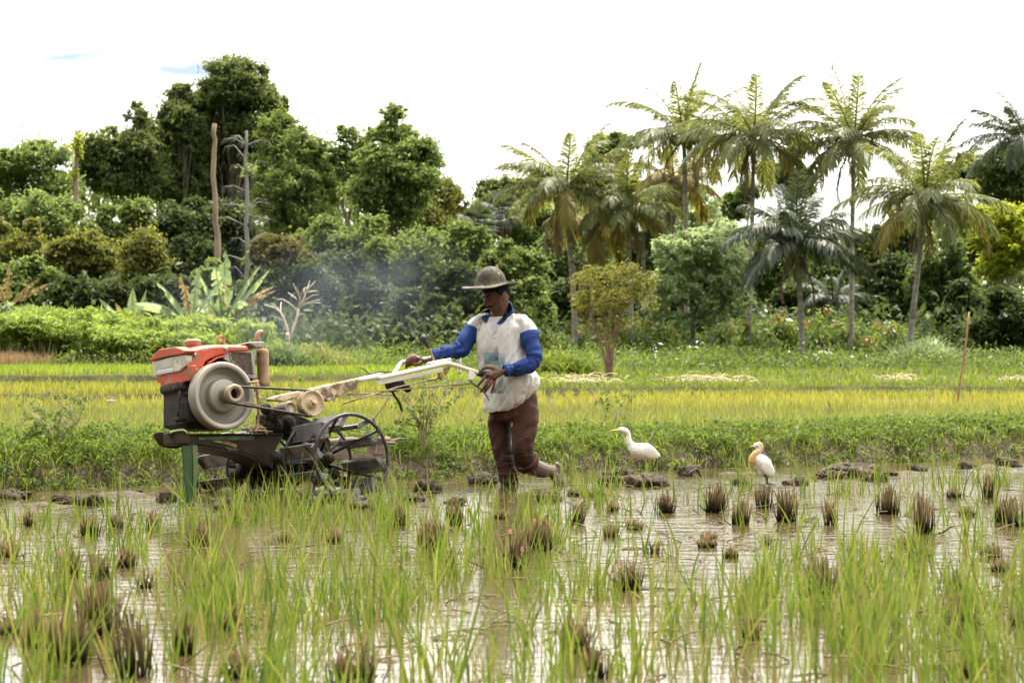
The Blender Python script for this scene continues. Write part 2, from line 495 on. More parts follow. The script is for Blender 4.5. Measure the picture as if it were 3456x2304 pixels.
def crown_clumps(ells, k, cr, flat):
    """ells (m,6) in metres -> clumps inside them"""
    out = []
    ells = np.asarray(ells, float)
    size = np.cbrt(ells[:, 3] * ells[:, 4] * ells[:, 5])
    for e, sz in zip(ells, size):
        n = max(3, int(round(k * sz / size.mean())))
        d = unit(rng.normal(size=(n, 3)))
        rr = 0.35 + 0.62 * rng.random((n, 1)) ** 0.6
        c = e[:3] + d * rr * e[3:6]
        m = (0.55 + 0.95 * rng.random((n, 1))) * cr * np.mean([e[3], e[5]])
        st_ = np.exp(rng.normal(size=(n, 3)) * 0.28)
        out.append(np.concatenate([c, m * st_[:, :1], m * st_[:, 1:2], m * flat * st_[:, 2:]], 1))
    return np.concatenate(out)

def smooth_(P, k=4):
    P = np.asarray(P, float)
    for _ in range(2):
        Q = np.repeat(P, 2, axis=0)[:-1].copy(); Q[1::2] = (P[:-1] + P[1:]) / 2
        Q[2:-1:2] = (Q[1:-2:2] + 2 * Q[2:-1:2] + Q[3::2]) / 4; P = Q
    return P

def wobble(a, b, n, amp):
    a = np.asarray(a, float); b = np.asarray(b, float)
    t = np.linspace(0, 1, n)[:, None]
    p = a + (b - a) * t
    w = rng.normal(size=(n, 3)) * amp; w[0] = 0; w[-1] = 0
    return p + w

def trunk_mb(base, top, r, clumps, nl, mb=None):
    mb = mb or MB()
    H = np.linalg.norm(np.array(top) - np.array(base))
    p = wobble(base, top, 7, H * 0.018)
    rr = np.linspace(1.0, 0.28, 7) * r; rr[0] *= 1.35
    mb.tube(p, rr, 8)
    sel = rng.choice(len(clumps), min(nl, len(clumps)), replace=False)
    for i in sel:
        c = clumps[i, :3]
        f = np.clip((c[2] - base[2]) / max(0.1, (top[2] - base[2])) * 0.62, 0.25, 0.93)
        q = f * 6; j = int(q); s = p[j] + (p[min(j + 1, 6)] - p[j]) * (q - j)
        mid = (s + c) / 2 + np.array([0, 0, -0.06 * np.linalg.norm(c - s)])
        pts = np.stack([s, s * 0.55 + mid * 0.45 + rng.normal(size=3) * 0.03 * H / 6, mid, mid * 0.45 + c * 0.55 + rng.normal(size=3) * 0.05 * H / 6, c])
        r0 = r * (0.34 - 0.2 * f)
        mb.tube(pts, np.linspace(1, 0.25, 5) * r0, 5)
    return mb

def tree(name, label, d, base_px, ells, mat, n, L=0.24, k=12, cr=0.34, flat=0.75, tr=0.16, nl=12, bark=None, group=None,
         cat="tree", top=None, W=0.5, droop=0.25, base_z=None, shell=0.55, depth=0.85, fill=1.9):
    es = []
    for (px, py, rx, ry) in ells:
        c = atP(px, py, d); sc = K * d / F
        c[1] += rng.uniform(-0.6, 0.6) * rx * sc
        es.append([*c, rx * sc, rx * sc * depth, ry * sc])
    es = np.array(es)
    bx = atP(base_px, 784, d)[0]
    bz = gz1(bx, d) if base_z is None else base_z
    root = empty(name, (bx, d, bz), label, cat, group)
    es[:, :3] -= np.array([bx, d, bz])
    cl = crown_clumps(es, int(k * 5.5), cr * 0.47, flat)
    if top is None:
        i = np.argmax(es[:, 2]); top = es[i, :3] + np.array([0, 0, es[i, 5] * 0.35])
    else:
        top = atP(top[0], top[1], d) - np.array([bx, d, bz])
    trunk_mb(np.array([0, 0, -0.15]), np.array(top), tr, cl, nl).build("trunk", bark or M_bark, root)
    V, Fq = leaf_cloud(cl, int(n * 4.2), L * 0.64, L * 0.64 * W, droop, shell * 0.6)
    e2 = crown_clumps(es, int(k * 1.6), cr * 1.15, 0.85)      # loose leaves between the clumps
    V2, F2 = leaf_cloud(e2, int(n * fill), L * 0.68, L * 0.68 * W, droop, 0.15, loose=0.15)
    Fq = np.concatenate([Fq, F2 + len(V)]); V = np.concatenate([V, V2])
    link("crown", mesh_np("crown", V, Fq), mat, root)
    return root

M_bark = pm("bark", (0.06, 0.05, 0.036), (0.16, 0.14, 0.105), 3, rough=0.9, bump=0.5, bscale=20)
M_barkp = pm("pale_bark", (0.28, 0.25, 0.2), (0.48, 0.44, 0.36), 4, rough=0.85, bump=0.4, bscale=20)
M_barkr = pm("reddish_bark", (0.16, 0.09, 0.055), (0.3, 0.19, 0.12), 5, rough=0.85, bump=0.4, bscale=30)
M_palmtrunk = pm("palm_trunk", (0.16, 0.145, 0.12), (0.36, 0.33, 0.28), 3.0, rough=0.9, bump=0.6, bscale=12, stretch=(1, 1, 3), c3=(0.1, 0.09, 0.07), s3=2.0)
M_dead = pm("dead_wood", (0.17, 0.12, 0.075), (0.34, 0.25, 0.17), 3, rough=0.9, bump=0.5, bscale=15, stretch=(1, 1, 0.3))
M_deadg = pm("grey_dead_wood", (0.18, 0.17, 0.14), (0.34, 0.32, 0.28), 3, rough=0.9, bump=0.5, bscale=15, stretch=(1, 1, 0.3))
M_twig = pm("dry_twig", (0.42, 0.34, 0.24), (0.62, 0.53, 0.40), 5, rough=0.85, bump=0.3, bscale=30)

LM = dict(
    dark=leafm("dark_leaf", [(0.056, 0.078, 0.024), (0.088, 0.115, 0.038), (0.135, 0.16, 0.065)], (0.24, 0.28, 0.045), 0.46),
    deep=leafm("shade_darkened_leaf", [(0.030, 0.046, 0.014), (0.050, 0.072, 0.022), (0.080, 0.105, 0.036)], (0.11, 0.15, 0.02), 0.34),  # darker copy of the dark leaf: shade under the trees put into its colour
    mid=leafm("mid_leaf", [(0.062, 0.094, 0.026), (0.098, 0.138, 0.042), (0.15, 0.19, 0.066)], (0.28, 0.35, 0.045), 0.46),
    olive=leafm("olive_leaf", [(0.080, 0.092, 0.022), (0.122, 0.135, 0.034), (0.18, 0.18, 0.05)], (0.30, 0.31, 0.03), 0.46),
    light=leafm("light_leaf", [(0.085, 0.125, 0.036), (0.135, 0.185, 0.057), (0.20, 0.25, 0.09)], (0.32, 0.40, 0.06), 0.46),
    pale=leafm("pale_leaf", [(0.19, 0.25, 0.12), (0.29, 0.36, 0.19), (0.40, 0.46, 0.28)], (0.42, 0.50, 0.17), 0.55),
    yellow=leafm("yellowgreen_leaf", [(0.13, 0.17, 0.015), (0.20, 0.24, 0.02), (0.28, 0.31, 0.03)], (0.50, 0.54, 0.03), 0.48),
    brown=leafm("brownish_leaf", [(0.06, 0.075, 0.02), (0.09, 0.085, 0.025), (0.13, 0.09, 0.03)], (0.24, 0.2, 0.03), 0.4),
    orange=leafm("orange_leaf", [(0.085, 0.115, 0.024), (0.125, 0.135, 0.028), (0.19, 0.145, 0.035), (0.13, 0.16, 0.035)], (0.34, 0.32, 0.04), 0.42),
    red=leafm("red_new_leaf", [(0.26, 0.11, 0.035), (0.34, 0.16, 0.05), (0.30, 0.22, 0.06)], (0.5, 0.25, 0.06), 0.4),
    cocoa=leafm("cocoa_leaf", [(0.04, 0.07, 0.018), (0.065, 0.105, 0.026), (0.11, 0.16, 0.04)], (0.26, 0.34, 0.03), 0.40, rough=0.35, spec=0.5),
    cassava=leafm("cassava_leaf", [(0.09, 0.145, 0.03), (0.145, 0.21, 0.04), (0.22, 0.28, 0.06)], (0.38, 0.45, 0.06), 0.44),
    palm=leafm("palm_leaflet", [(0.075, 0.092, 0.026), (0.12, 0.142, 0.042), (0.175, 0.19, 0.07)], (0.36, 0.38, 0.06), 0.42, rough=0.42, spec=0.4),
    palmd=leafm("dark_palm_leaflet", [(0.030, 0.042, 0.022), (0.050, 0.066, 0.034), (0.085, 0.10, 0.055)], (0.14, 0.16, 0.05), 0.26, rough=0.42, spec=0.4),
    palmold=leafm("old_palm_leaflet", [(0.09, 0.11, 0.028), (0.17, 0.15, 0.03), (0.23, 0.175, 0.035), (0.13, 0.105, 0.045)], (0.36, 0.30, 0.045), 0.36),
    palmdead=leafm("dead_palm_leaflet", [(0.12, 0.08, 0.04), (0.2, 0.14, 0.075), (0.26, 0.19, 0.11)], (0.2, 0.13, 0.06), 0.2),
    banana=leafm("banana_leaf", [(0.12, 0.18, 0.07), (0.17, 0.24, 0.10), (0.23, 0.29, 0.14)], (0.44, 0.52, 0.16), 0.42, rough=0.35, spec=0.55),
    bananadead=leafm("dead_banana_leaf", [(0.13, 0.085, 0.04), (0.22, 0.15, 0.07), (0.34, 0.25, 0.12), (0.4, 0.27, 0.05)], (0.4, 0.28, 0.1), 0.25),
)

# ---- the tall trees that make the skyline
tree("broadleaf_tree", "giant dark broad-crowned tree standing tallest over the wood", 95, 533,
     [(545, 205, 88, 60), (600, 245, 62, 52), (500, 262, 70, 70), (590, 315, 68, 58), (452, 335, 75, 55), (500, 405, 100, 62), (415, 420, 85, 65), (382, 318, 58, 45)],
     LM["dark"], 21000, L=0.27, k=17, cr=0.25, tr=0.34, nl=40)
tree("broadleaf_tree", "narrow loose-topped tree against the left shoulder of the giant tree", 93, 418,
     [(412, 222, 30, 32), (402, 270, 40, 36), (430, 300, 40, 30)], LM["dark"], 3200, L=0.25, k=10, cr=0.33, tr=0.16)
tree("broadleaf_tree", "dark ragged tree with an open top right of the epiphyte-grown snag", 92, 300,
     [(262, 345, 72, 55), (312, 268, 32, 34), (230, 385, 60, 55), (300, 400, 70, 68), (330, 340, 45, 45)], LM["dark"], 7500, L=0.25, k=13, cr=0.3, tr=0.2)
tree("layered_tree", "pale layered flat-topped tree at the left end of the wood", 88, 92,
     [(58, 372, 75, 34), (112, 352, 55, 30), (20, 425, 60, 36), (122, 430, 62, 42), (-40, 400, 70, 45)], LM["light"], 6800, L=0.22, k=13, cr=0.36, flat=0.4, tr=0.17, nl=18)
tree("bamboo_clump", "bright green feathery bamboo clump right of the grey dead palm", 87, 690,
     [(640, 300, 48, 42), (690, 350, 62, 62), (655, 440, 75, 75), (735, 420, 55, 66), (700, 525, 85, 75), (620, 370, 40, 55)],
     LM["mid"], 13000, L=0.26, W=0.3, k=16, cr=0.3, tr=0.1, nl=30, cat="bamboo")
tree("layered_tree", "light green tiered tree with a slim straight trunk behind the smoke", 80, 905,
     [(905, 262, 36, 26), (900, 305, 62, 30), (955, 348, 66, 28), (868, 368, 66, 32), (930, 408, 88, 36), (858, 440, 68, 42), (985, 372, 40, 22), (910, 470, 80, 40)],
     LM["light"], 10500, L=0.21, k=14, cr=0.3, flat=0.42, tr=0.15, nl=36, top=(905, 250))
tree("broadleaf_tree", "thin twiggy tree with sparse tufts left of the tiered tree", 86, 812,
     [(795, 305, 26, 24), (826, 330, 30, 22), (790, 360, 40, 26), (820, 400, 46, 50)], LM["mid"], 2300, L=0.22, k=8, cr=0.34, flat=0.6, tr=0.09)
tree("broadleaf_tree", "yellowish green low tree right of the tiered tree", 84, 1010,
     [(1012, 455, 58, 45), (962, 510, 78, 58), (1055, 505, 48, 48)], LM["olive"], 4600, L=0.22, k=12, cr=0.32, tr=0.14)
tree("broadleaf_tree", "distant dark dome-shaped tree left of the leftmost coconut palm", 108, 1180,
     [(1130, 442, 44, 32), (1188, 440, 50, 34), (1240, 440, 42, 32), (1160, 490, 80, 50)], LM["dark"], 5200, L=0.3, k=14, cr=0.3, tr=0.2)
tree("broadleaf_tree", "round grey-green tree showing between the first two palm crowns", 104, 1400,
     [(1395, 345, 48, 36), (1420, 325, 34, 22), (1380, 400, 50, 40)], LM["mid"], 3600, L=0.3, k=14, cr=0.33, tr=0.2)
tree("broadleaf_tree", "small umbrella-topped tree in the sky gap between tall palms", 104, 1702,
     [(1690, 460, 40, 20), (1712, 440, 30, 22), (1672, 490, 42, 20)], LM["mid"], 1700, L=0.26, k=8, cr=0.34, flat=0.5, tr=0.11)
tree("broadleaf_tree", "loose pale tree with gaps behind the feathery shrub tree", 98, 1600,
     [(1600, 470, 55, 40), (1560, 510, 60, 40), (1650, 545, 60, 40)], LM["pale"], 2700, L=0.26, k=10, cr=0.33, flat=0.5, tr=0.14)
tree("broadleaf_tree", "dark thin-topped tree behind the tallest palm's left fronds", 104, 1795,
     [(1782, 395, 40, 32), (1810, 360, 26, 24), (1835, 330, 30, 24), (1840, 420, 36, 40)], LM["dark"], 2500, L=0.28, k=9, cr=0.34, tr=0.11)
tree("broadleaf_tree", "dark tree at the far right edge under the cut-off palm", 100, 2315,
     [(2300, 375, 62, 34), (2345, 355, 50, 32), (2370, 420, 70, 50), (2290, 430, 40, 40)], LM["dark"], 5200, L=0.27, k=13, cr=0.3, tr=0.2)
tree("broadleaf_tree", "thin dark tree behind the right-hand leaning palm's fronds", 102, 2225,
     [(2228, 372, 30, 28), (2195, 400, 40, 28), (2240, 420, 30, 32)], LM["dark"], 1800, L=0.27, k=8, cr=0.34, tr=0.1)
tree("acacia_tree", "pale feathery green tree before the palm trunks, right of the orange-leaved bush", 57, 1590,
     [(1560, 580, 62, 50), (1625, 570, 66, 46), (1540, 645, 50, 46), (1655, 630, 62, 52), (1600, 660, 75, 50), (1600, 545, 42, 22), (1700, 600, 26, 34), (1520, 590, 26, 26), (1510, 700, 36, 40), (1690, 690, 40, 40), (1640, 720, 50, 30), (1575, 735, 40, 26), (1660, 545, 24, 18)],
     LM["pale"], 7600, fill=0.5, L=0.16, k=15, cr=0.27, flat=0.6, tr=0.07, nl=30, bark=M_bark)
tree("broadleaf_tree", "bright yellow-green tree with a pale forked trunk at the right edge", 62, 2333,
     [(2290, 500, 60, 34), (2345, 510, 55, 34), (2265, 545, 46, 36), (2330, 570, 70, 46), (2380, 540, 60, 60), (2300, 610, 60, 36)],
     LM["yellow"], 8200, fill=0.5, L=0.17, k=14, cr=0.3, flat=0.6, tr=0.085, nl=24, bark=M_barkp, top=(2290, 530))
tree("orange_bush", "open many-stemmed bush with orange and olive leaves on the grassy ridge", 42, 1398,
     [(1360, 640, 44, 34), (1430, 630, 48, 32), (1475, 660, 34, 34), (1335, 690, 30, 34), (1400, 690, 70, 36), (1480, 685, 26, 16), (1345, 720, 24, 18), (1340, 752, 22, 16), (1455, 740, 30, 20), (1500, 640, 22, 22), (1322, 650, 18, 18), (1400, 745, 40, 20), (1500, 705, 20, 12)],
     LM["orange"], 1700, fill=0.3, L=0.085, k=12, cr=0.30, flat=0.7, tr=0.028, nl=14, bark=M_barkr, cat="bush", shell=0.1)
OB = COL.objects["orange_bush"]

mb = MB()
for pp in ([(1398, 872), (1388, 812), (1368, 748), (1352, 690), (1345, 650)], [(1400, 872), (1404, 810), (1420, 748), (1432, 690), (1455, 640)], [(1397, 870), (1396, 800), (1384, 740), (1390, 680), (1385, 630)],
           [(1420, 748), (1400, 726), (1378, 712)], [(1432, 690), (1470, 676), (1520, 688)], [(1402, 870), (1410, 800), (1412, 740), (1405, 670)], [(1368, 748), (1345, 725), (1318, 708)]):
    mb.tube(smooth_([atP(x, y, 42.0) - np.array(OB.location) for x, y in pp]), np.linspace(0.034, 0.012, len(smooth_([(0, 0, 0)] * len(pp)))) * (1 if len(pp) > 3 else 0.5), 6)
mb.build("stems", M_barkr, OB)

# ---- undergrowth along the wood's edge: every bush and small tree is a thing
UND = [
    ("olive leafy tree behind the half-dead banana plant", 28, 570, 82, 72, 74, "olive", 3000),
    ("light green tree with tufted top under the pale layered tree", 108, 505, 84, 58, 78, "light", 3000),
    ("mid-green tree at the wood's left edge under flat-topped crowns", 20, 490, 70, 52, 82, "mid", 2400),
    ("olive-yellow tree left of the tall leggy saplings", 186, 600, 78, 80, 72, "olive", 3200),
    ("mid-green bushy tree directly above the cassava's left end", 60, 665, 88, 72, 70, "mid", 3200),
    ("dark bush with thin stems behind the middle of the cassava", 172, 700, 84, 58, 69, "dark", 3000),
    ("bright mid-green tree below the dark ragged tree", 272, 540, 80, 70, 76, "mid", 3200),
    ("leggy olive sapling thicket above the small banana plant", 325, 615, 52, 92, 71, "olive", 2600),
    ("dark bush at the cassava's back left of the small banana plant", 262, 705, 74, 56, 68, "dark", 2600),
    ("dark tree with hanging foliage under the giant tree's left limbs", 400, 545, 84, 84, 78, "dark", 3200),
    ("dark bush between the two banana plants", 372, 700, 74, 62, 68, "dark", 2800),
    ("deep green tree left of the tall brown snag", 436, 630, 72, 82, 73, "dark", 3000),
    ("dark tree in shade between brown snag and grey dead palm", 528, 560, 66, 100, 80, "dark", 3200),
    ("small bright leafy bush just behind the large banana plant's top", 487, 640, 42, 36, 63, "light", 1700),
    ("dark shaded bush behind the large banana plant", 545, 705, 84, 70, 70, "dark", 3000),
    ("rusty-tipped dark tree right of the grey dead palm", 640, 600, 56, 62, 69, "brown", 2600),
    ("dark bush behind the bare twiggy shrub", 690, 700, 92, 84, 68, "dark", 4200),
    ("mid-green lumpy tree below the bamboo clump's right side", 752, 570, 70, 70, 75, "mid", 2800),
    ("dark tree wrapped in exhaust smoke", 770, 660, 84, 84, 72, "dark", 3600),
    ("dull green tree under the tiered tree's left branches", 838, 590, 74, 80, 74, "mid", 3000),
    ("dark undergrowth bush left of the tiered tree's trunk foot", 852, 725, 84, 70, 67, "dark", 3200),
    ("mid-green dense tree hiding the tiered tree's lower trunk", 945, 610, 88, 84, 72, "mid", 3600),
    ("dark bush above the walking tractor's handlebars", 968, 735, 88, 62, 66, "dark", 3200),
    ("mid-green tree left of the two fan palms", 1052, 590, 66, 84, 75, "mid", 2800),
    ("dark bush just left of the farmer's hat", 1058, 700, 78, 84, 68, "dark", 3200),
    ("grey-green tree behind the farmer's hat", 1165, 640, 68, 84, 72, "mid", 3000),
    ("light green tree between the fan palms and the leftmost coconut palm", 1222, 540, 62, 66, 80, "light", 2600),
    ("dense mid-green bush behind the farmer's shoulder", 1212, 715, 70, 72, 68, "mid", 2800),
    ("mid-green tree beside the leftmost coconut trunk", 1296, 590, 56, 84, 76, "mid", 2600),
    ("dark bush behind the orange-leaved bush's left half", 1330, 705, 62, 72, 70, "dark", 2600),
    ("light green tree below the yellowing palm's hanging fronds", 1362, 560, 62, 52, 88, "light", 2000),
    ("dark bush behind the orange-leaved bush's right half", 1462, 700, 66, 74, 72, "dark", 2800),
    ("mid-green tree between the second palm's trunk and the feathery tree", 1470, 590, 62, 56, 84, "mid", 2200),
    ("dark bush under the feathery tree", 1580, 720, 84, 56, 64, "dark", 2800),
    ("dark bush right of the feathery tree under the slim palms", 1690, 720, 66, 60, 67, "dark", 2400),
    ("mid-green tree left of the short dark palm's trunk", 1772, 620, 60, 76, 78, "mid", 2600),
    ("dark bush around the short dark palm's trunk foot", 1858, 720, 74, 52, 70, "dark", 2400),
    ("mid-green tree right of the short dark palm's trunk", 1912, 640, 62, 82, 77, "mid", 2800),
    ("light green tree in the gap beneath the tallest palm", 1978, 590, 56, 60, 85, "mid", 2000),
    ("dark broad bush left of the leaning palm's trunk", 2030, 680, 66, 82, 72, "dark", 3000),
    ("dark glossy tree right of the leaning palm's trunk", 2165, 640, 72, 84, 71, "cocoa", 3400),
    ("deep dark bush behind the bamboo pole", 2222, 730, 74, 66, 65, "dark", 3000),
    ("dark bush right of the bamboo pole by the forked pale trunk", 2310, 735, 72, 66, 58, "dark", 3000),
    ("dark green tree under the leaning palm's left fronds", 2060, 560, 60, 50, 84, "dark", 2000),
    ("dark tree between leaning palm and yellow-green tree", 2215, 550, 52, 56, 78, "dark", 2200),
]
for (lab, px, py, rx, ry, d, mk, n) in UND:
    jit = lambda: rng.uniform(-0.3, 0.3)
    el = [(px + jit() * rx, py + jit() * ry, rx * 0.66, ry * 0.66)]
    for q in range(9):
        a_ = q * 0.7 + rng.uniform(0, 0.6); e_ = rng.uniform(0.45, 0.95); g_ = rng.uniform(0.22, 0.5)
        el.append((px + math.cos(a_) * rx * e_, py + math.sin(a_) * ry * e_, rx * g_, ry * g_ * rng.uniform(0.7, 1.3)))
    n = int(n * 1.25)
    sc = K * d / F
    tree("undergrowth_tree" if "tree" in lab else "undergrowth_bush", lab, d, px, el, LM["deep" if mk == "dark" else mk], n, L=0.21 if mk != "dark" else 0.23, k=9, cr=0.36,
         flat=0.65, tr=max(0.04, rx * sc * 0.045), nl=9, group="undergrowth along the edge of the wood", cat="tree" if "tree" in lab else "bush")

# ---- the far wood behind them, one mass
cl = []
sk = [(-400, 470), (0, 430), (150, 440), (250, 360), (330, 330), (420, 300), (540, 270), (640, 300), (720, 370), (800, 400), (900, 400), (1000, 460), (1100, 470),
      (1250, 480), (1400, 440), (1500, 470), (1600, 560), (1680, 560), (1760, 540), (1900, 570), (2000, 560), (2100, 500), (2200, 470), (2352, 430), (2800, 440)]
sx = [a for a, b in sk]; sy = [b for a, b in sk]
for i in range(860):
    px = rng.uniform(-1100, 3400); d = rng.uniform(112, 128)
    topy = np.interp(px, sx, sy) + 8
    py = rng.uniform(topy, 800)
    c = atP(px, py, d); r = rng.uniform(1.0, 1.9)
    cl.append([*c, r, r, r * 0.8])
V, Fq = leaf_cloud(np.array(cl), 165000, 0.4, 0.22)
tag(link("far_wood", mesh_np("far_wood", V, Fq), LM["dark"]), kind="stuff")

# ------------------------------------------------------------------ palms
def frond(mb, base, az, el, Lf, droop, nleaf=74, leafL=0.85, hang=0.5, twist=0.0):
    """rachis bending under its weight, leaflets hanging from both sides"""
    n = 12
    p = [np.array(base, float)]; e = el; D = []
    for i in range(n):
        dvec = np.array([math.cos(e) * math.cos(az), math.cos(e) * math.sin(az), math.sin(e)])
        D.append(dvec); p.append(p[-1] + dvec * Lf / n)
        e -= droop / n * (0.5 + 1.2 * i / n); az += twist / n
    P = np.array(p); D.append(D[-1]); D = np.array(D)
    mb.tube(P, np.linspace(0.028, 0.006, n + 1), 4, False)
    side0 = np.array([-math.sin(az), math.cos(az), 0])
    for s in (-1, 1):
        for j in range(nleaf):
            t = 0.1 + 0.9 * (j + rng.uniform(-0.3, 0.3)) / nleaf
            t = min(max(t, 0.06), 0.995)
            q = t * n; i = int(q); o = P[i] + (P[i + 1] - P[i]) * (q - i)
            ll = leafL * (0.35 + 0.65 * math.sin(math.pi * min(1, 0.18 + 0.72 * t))) * rng.uniform(0.8, 1.1)
            fw = D[i]
            dirv = s * side0 * 0.75 + fw * (0.5 + 0.5 * t) + np.array([0, 0, -0.1]) + rng.normal(size=3) * 0.16
            dirv /= np.linalg.norm(dirv)
            w = np.cross(dirv, np.array([0, 0, 1.0])) * 0.3 + fw * 0.7
            w = w - dirv * w.dot(dirv); w /= np.linalg.norm(w) + 1e-9
            w *= 0.0165
            h = hang * rng.uniform(0.7, 1.3)
            m = o + dirv * ll * 0.5 + np.array([0, 0, -h * ll * 0.16])
            e2 = o + dirv * ll * (0.92 - 0.2 * h) + np.array([0, 0, -h * ll * 0.62])
            mb.add([o - w * 0.6, o + w * 0.6, m + w, m - w, e2 + w * 0.15, e2 - w * 0.15], [[0, 1, 2, 3], [3, 2, 4, 5]], False)

def palm(label, trunk, d, Lf, nf, seed, mat="palm", old=4, dead=0, nuts=10, tr=0.15, elo=-18, leafL=0.85, group="coconut palms behind the fields", lean=0, up=1.0, name="coconut_palm"):
    """trunk: photo points from the crown down to the foot"""
    global rng
    keep = rng; rng = np.random.default_rng(seed)
    d *= 0.68; Lf *= 0.68; tr *= 0.56; leafL *= 0.68
    pts = [atP(x, y, d) for x, y in trunk]
    foot = pts[-1].copy(); foot[2] = gz1(foot[0], d) - 0.1
    if pts[-1][2] > foot[2] + 0.3: pts.append(foot + (0, 0, 0))
    else: pts[-1] = foot
    nf = int(nf * 1.15)
    root = empty(name, tuple(pts[-1]), label, "palm tree", group)
    P = np.array(pts[::-1]) - pts[-1]
    tt = np.linspace(0, 1, 14); ts = np.linspace(0, 1, len(P))
    Q = np.stack([np.interp(tt, ts, P[:, i]) for i in range(3)], 1)
    for _ in range(2): Q[1:-1] = (Q[:-2] + 2 * Q[1:-1] + Q[2:]) / 4
    rr = tr * (1.0 - 0.35 * tt); rr[0] *= 1.5; rr[1] *= 1.15
    MB().tube(Q, rr, 10).build("trunk", M_palmtrunk, root)
    top = Q[-1]
    mb = MB(); mo = MB(); md = MB()
    for i in range(nf):
        f = i / (nf - 1)
        az = i * 2.399963 + rng.uniform(-0.25, 0.25)
        el = rad(78 - (78 - elo) * f ** 0.75) + rng.uniform(-0.22, 0.22)
        L1 = Lf * rng.uniform(0.85, 1.08) * (0.96 + 0.04 * min(1, 4 * f))
        dr = rng.uniform(0.6, 1.15) * (0.5 + 0.75 * math.cos(el)) * up
        tgt = mo if (f > 1 - 0.6 * old / nf) else mb
        frond(tgt, top + np.array([math.cos(az), math.sin(az), 0.3]) * 0.08, az, el, L1, dr, leafL=leafL, hang=0.45 + 0.35 * f, twist=rng.uniform(-0.25, 0.25))
    for i in range(dead):
        az = rng.uniform(0, 6.28)
        frond(md, top + np.array([0, 0, -0.2]), az, rad(rng.uniform(-62, -45)), Lf * rng.uniform(0.6, 0.85), 0.9, nleaf=24, leafL=leafL * 0.6, hang=1.2)
    mb.build("crown", LM[mat], root)
    if mo.v: mo.build("old_fronds", LM["palmold"], root)
    if md.v: md.build("dead_fronds", LM["palmdead"], root)
    if nuts:
        nb = MB()
        for i in range(nuts):
            az = rng.uniform(0, 6.28); nb.ball(top + np.array([math.cos(az) * rng.uniform(0.12, 0.32), math.sin(az) * rng.uniform(0.12, 0.32), rng.uniform(-0.5, -0.1)]), (0.09, 0.09, 0.11), n=8, m=6)
        nb.build("coconut_cluster", M_nut, root)
    rng = keep
    return root

M_nut = pm("coconut_husk", (0.13, 0.13, 0.035), (0.26, 0.21, 0.06), 6, rough=0.55)
palm("coconut palm with brown hanging dead fronds and nuts, leftmost of the tall palms", [(1300, 432), (1306, 520), (1315, 640), (1322, 770), (1326, 830)], 88, 3.15, 22, 3, dead=6, nuts=16, tr=0.17, old=4)
palm("smaller yellowing coconut palm right behind the orange-leaved bush", [(1442, 478), (1446, 600), (1449, 720), (1450, 830)], 88, 2.4, 18, 8, old=6, dead=1, nuts=4, tr=0.14)
palm("tall coconut palm with orange lower fronds rising over the feathery tree", [(1570, 305), (1574, 420), (1576, 560), (1578, 740), (1578, 830)], 92, 3.35, 24, 15, old=5, dead=3, nuts=12, tr=0.17)
palm("brownish coconut palm half hidden behind the one over the feathery tree", [(1548, 415), (1545, 500), (1544, 640), (1543, 830)], 97, 2.3, 15, 22, mat="palmold", old=3, dead=4, nuts=0, tr=0.17)
palm("slim dark-trunked coconut palm, second from right of the tall row's left three", [(1731, 312), (1730, 430), (1726, 560), (1720, 740), (1717, 830)], 86, 3.25, 24, 31, old=3, dead=2, nuts=8, tr=0.135)
palm("tallest coconut palm with clean green crown and dark upper trunk", [(1961, 318), (1960, 420), (1957, 560), (1956, 700), (1955, 790)], 86, 3.2, 25, 44, old=2, dead=1, nuts=14, tr=0.14)
palm("wide coconut palm on a leaning trunk nearest the bamboo pole", [(2124, 455), (2118, 540), (2106, 640), (2092, 760), (2083, 838)], 80, 3.15, 25, 57, old=5, dead=2, nuts=12, tr=0.15)
palm("short dark palm with grey drooping fronds between the tall palms", [(1828, 560), (1832, 600), (1838, 680), (1842, 770)], 78, 2.75, 24, 63, mat="palmd", old=0, dead=2, nuts=3, tr=0.15, elo=-4)
palm("coconut palm cut off by the right edge of the wood", [(2356, 318), (2358, 500), (2360, 800)], 100, 3.0, 22, 71, mat="palmd", old=2, nuts=6, tr=0.16)
palm("low yellow-fronded palm tucked behind the leftmost tall palm", [(1362, 520), (1360, 640), (1358, 830)], 96, 2.2, 15, 85, mat="palmold", old=4, dead=2, nuts=0, tr=0.15)
palm("dark young palm with arching fronds low between two palm trunks", [(1912, 690), (1913, 740), (1914, 790)], 99, 2.1, 14, 93, mat="palmd", old=0, nuts=0, tr=0.1, leafL=0.6)
palm("pale-fronded low palm sapling right of the second palm's trunk", [(1478, 520), (1478, 640), (1478, 830)], 99, 1.9, 13, 99, mat="palmd", old=1, nuts=0, tr=0.12, leafL=0.6)

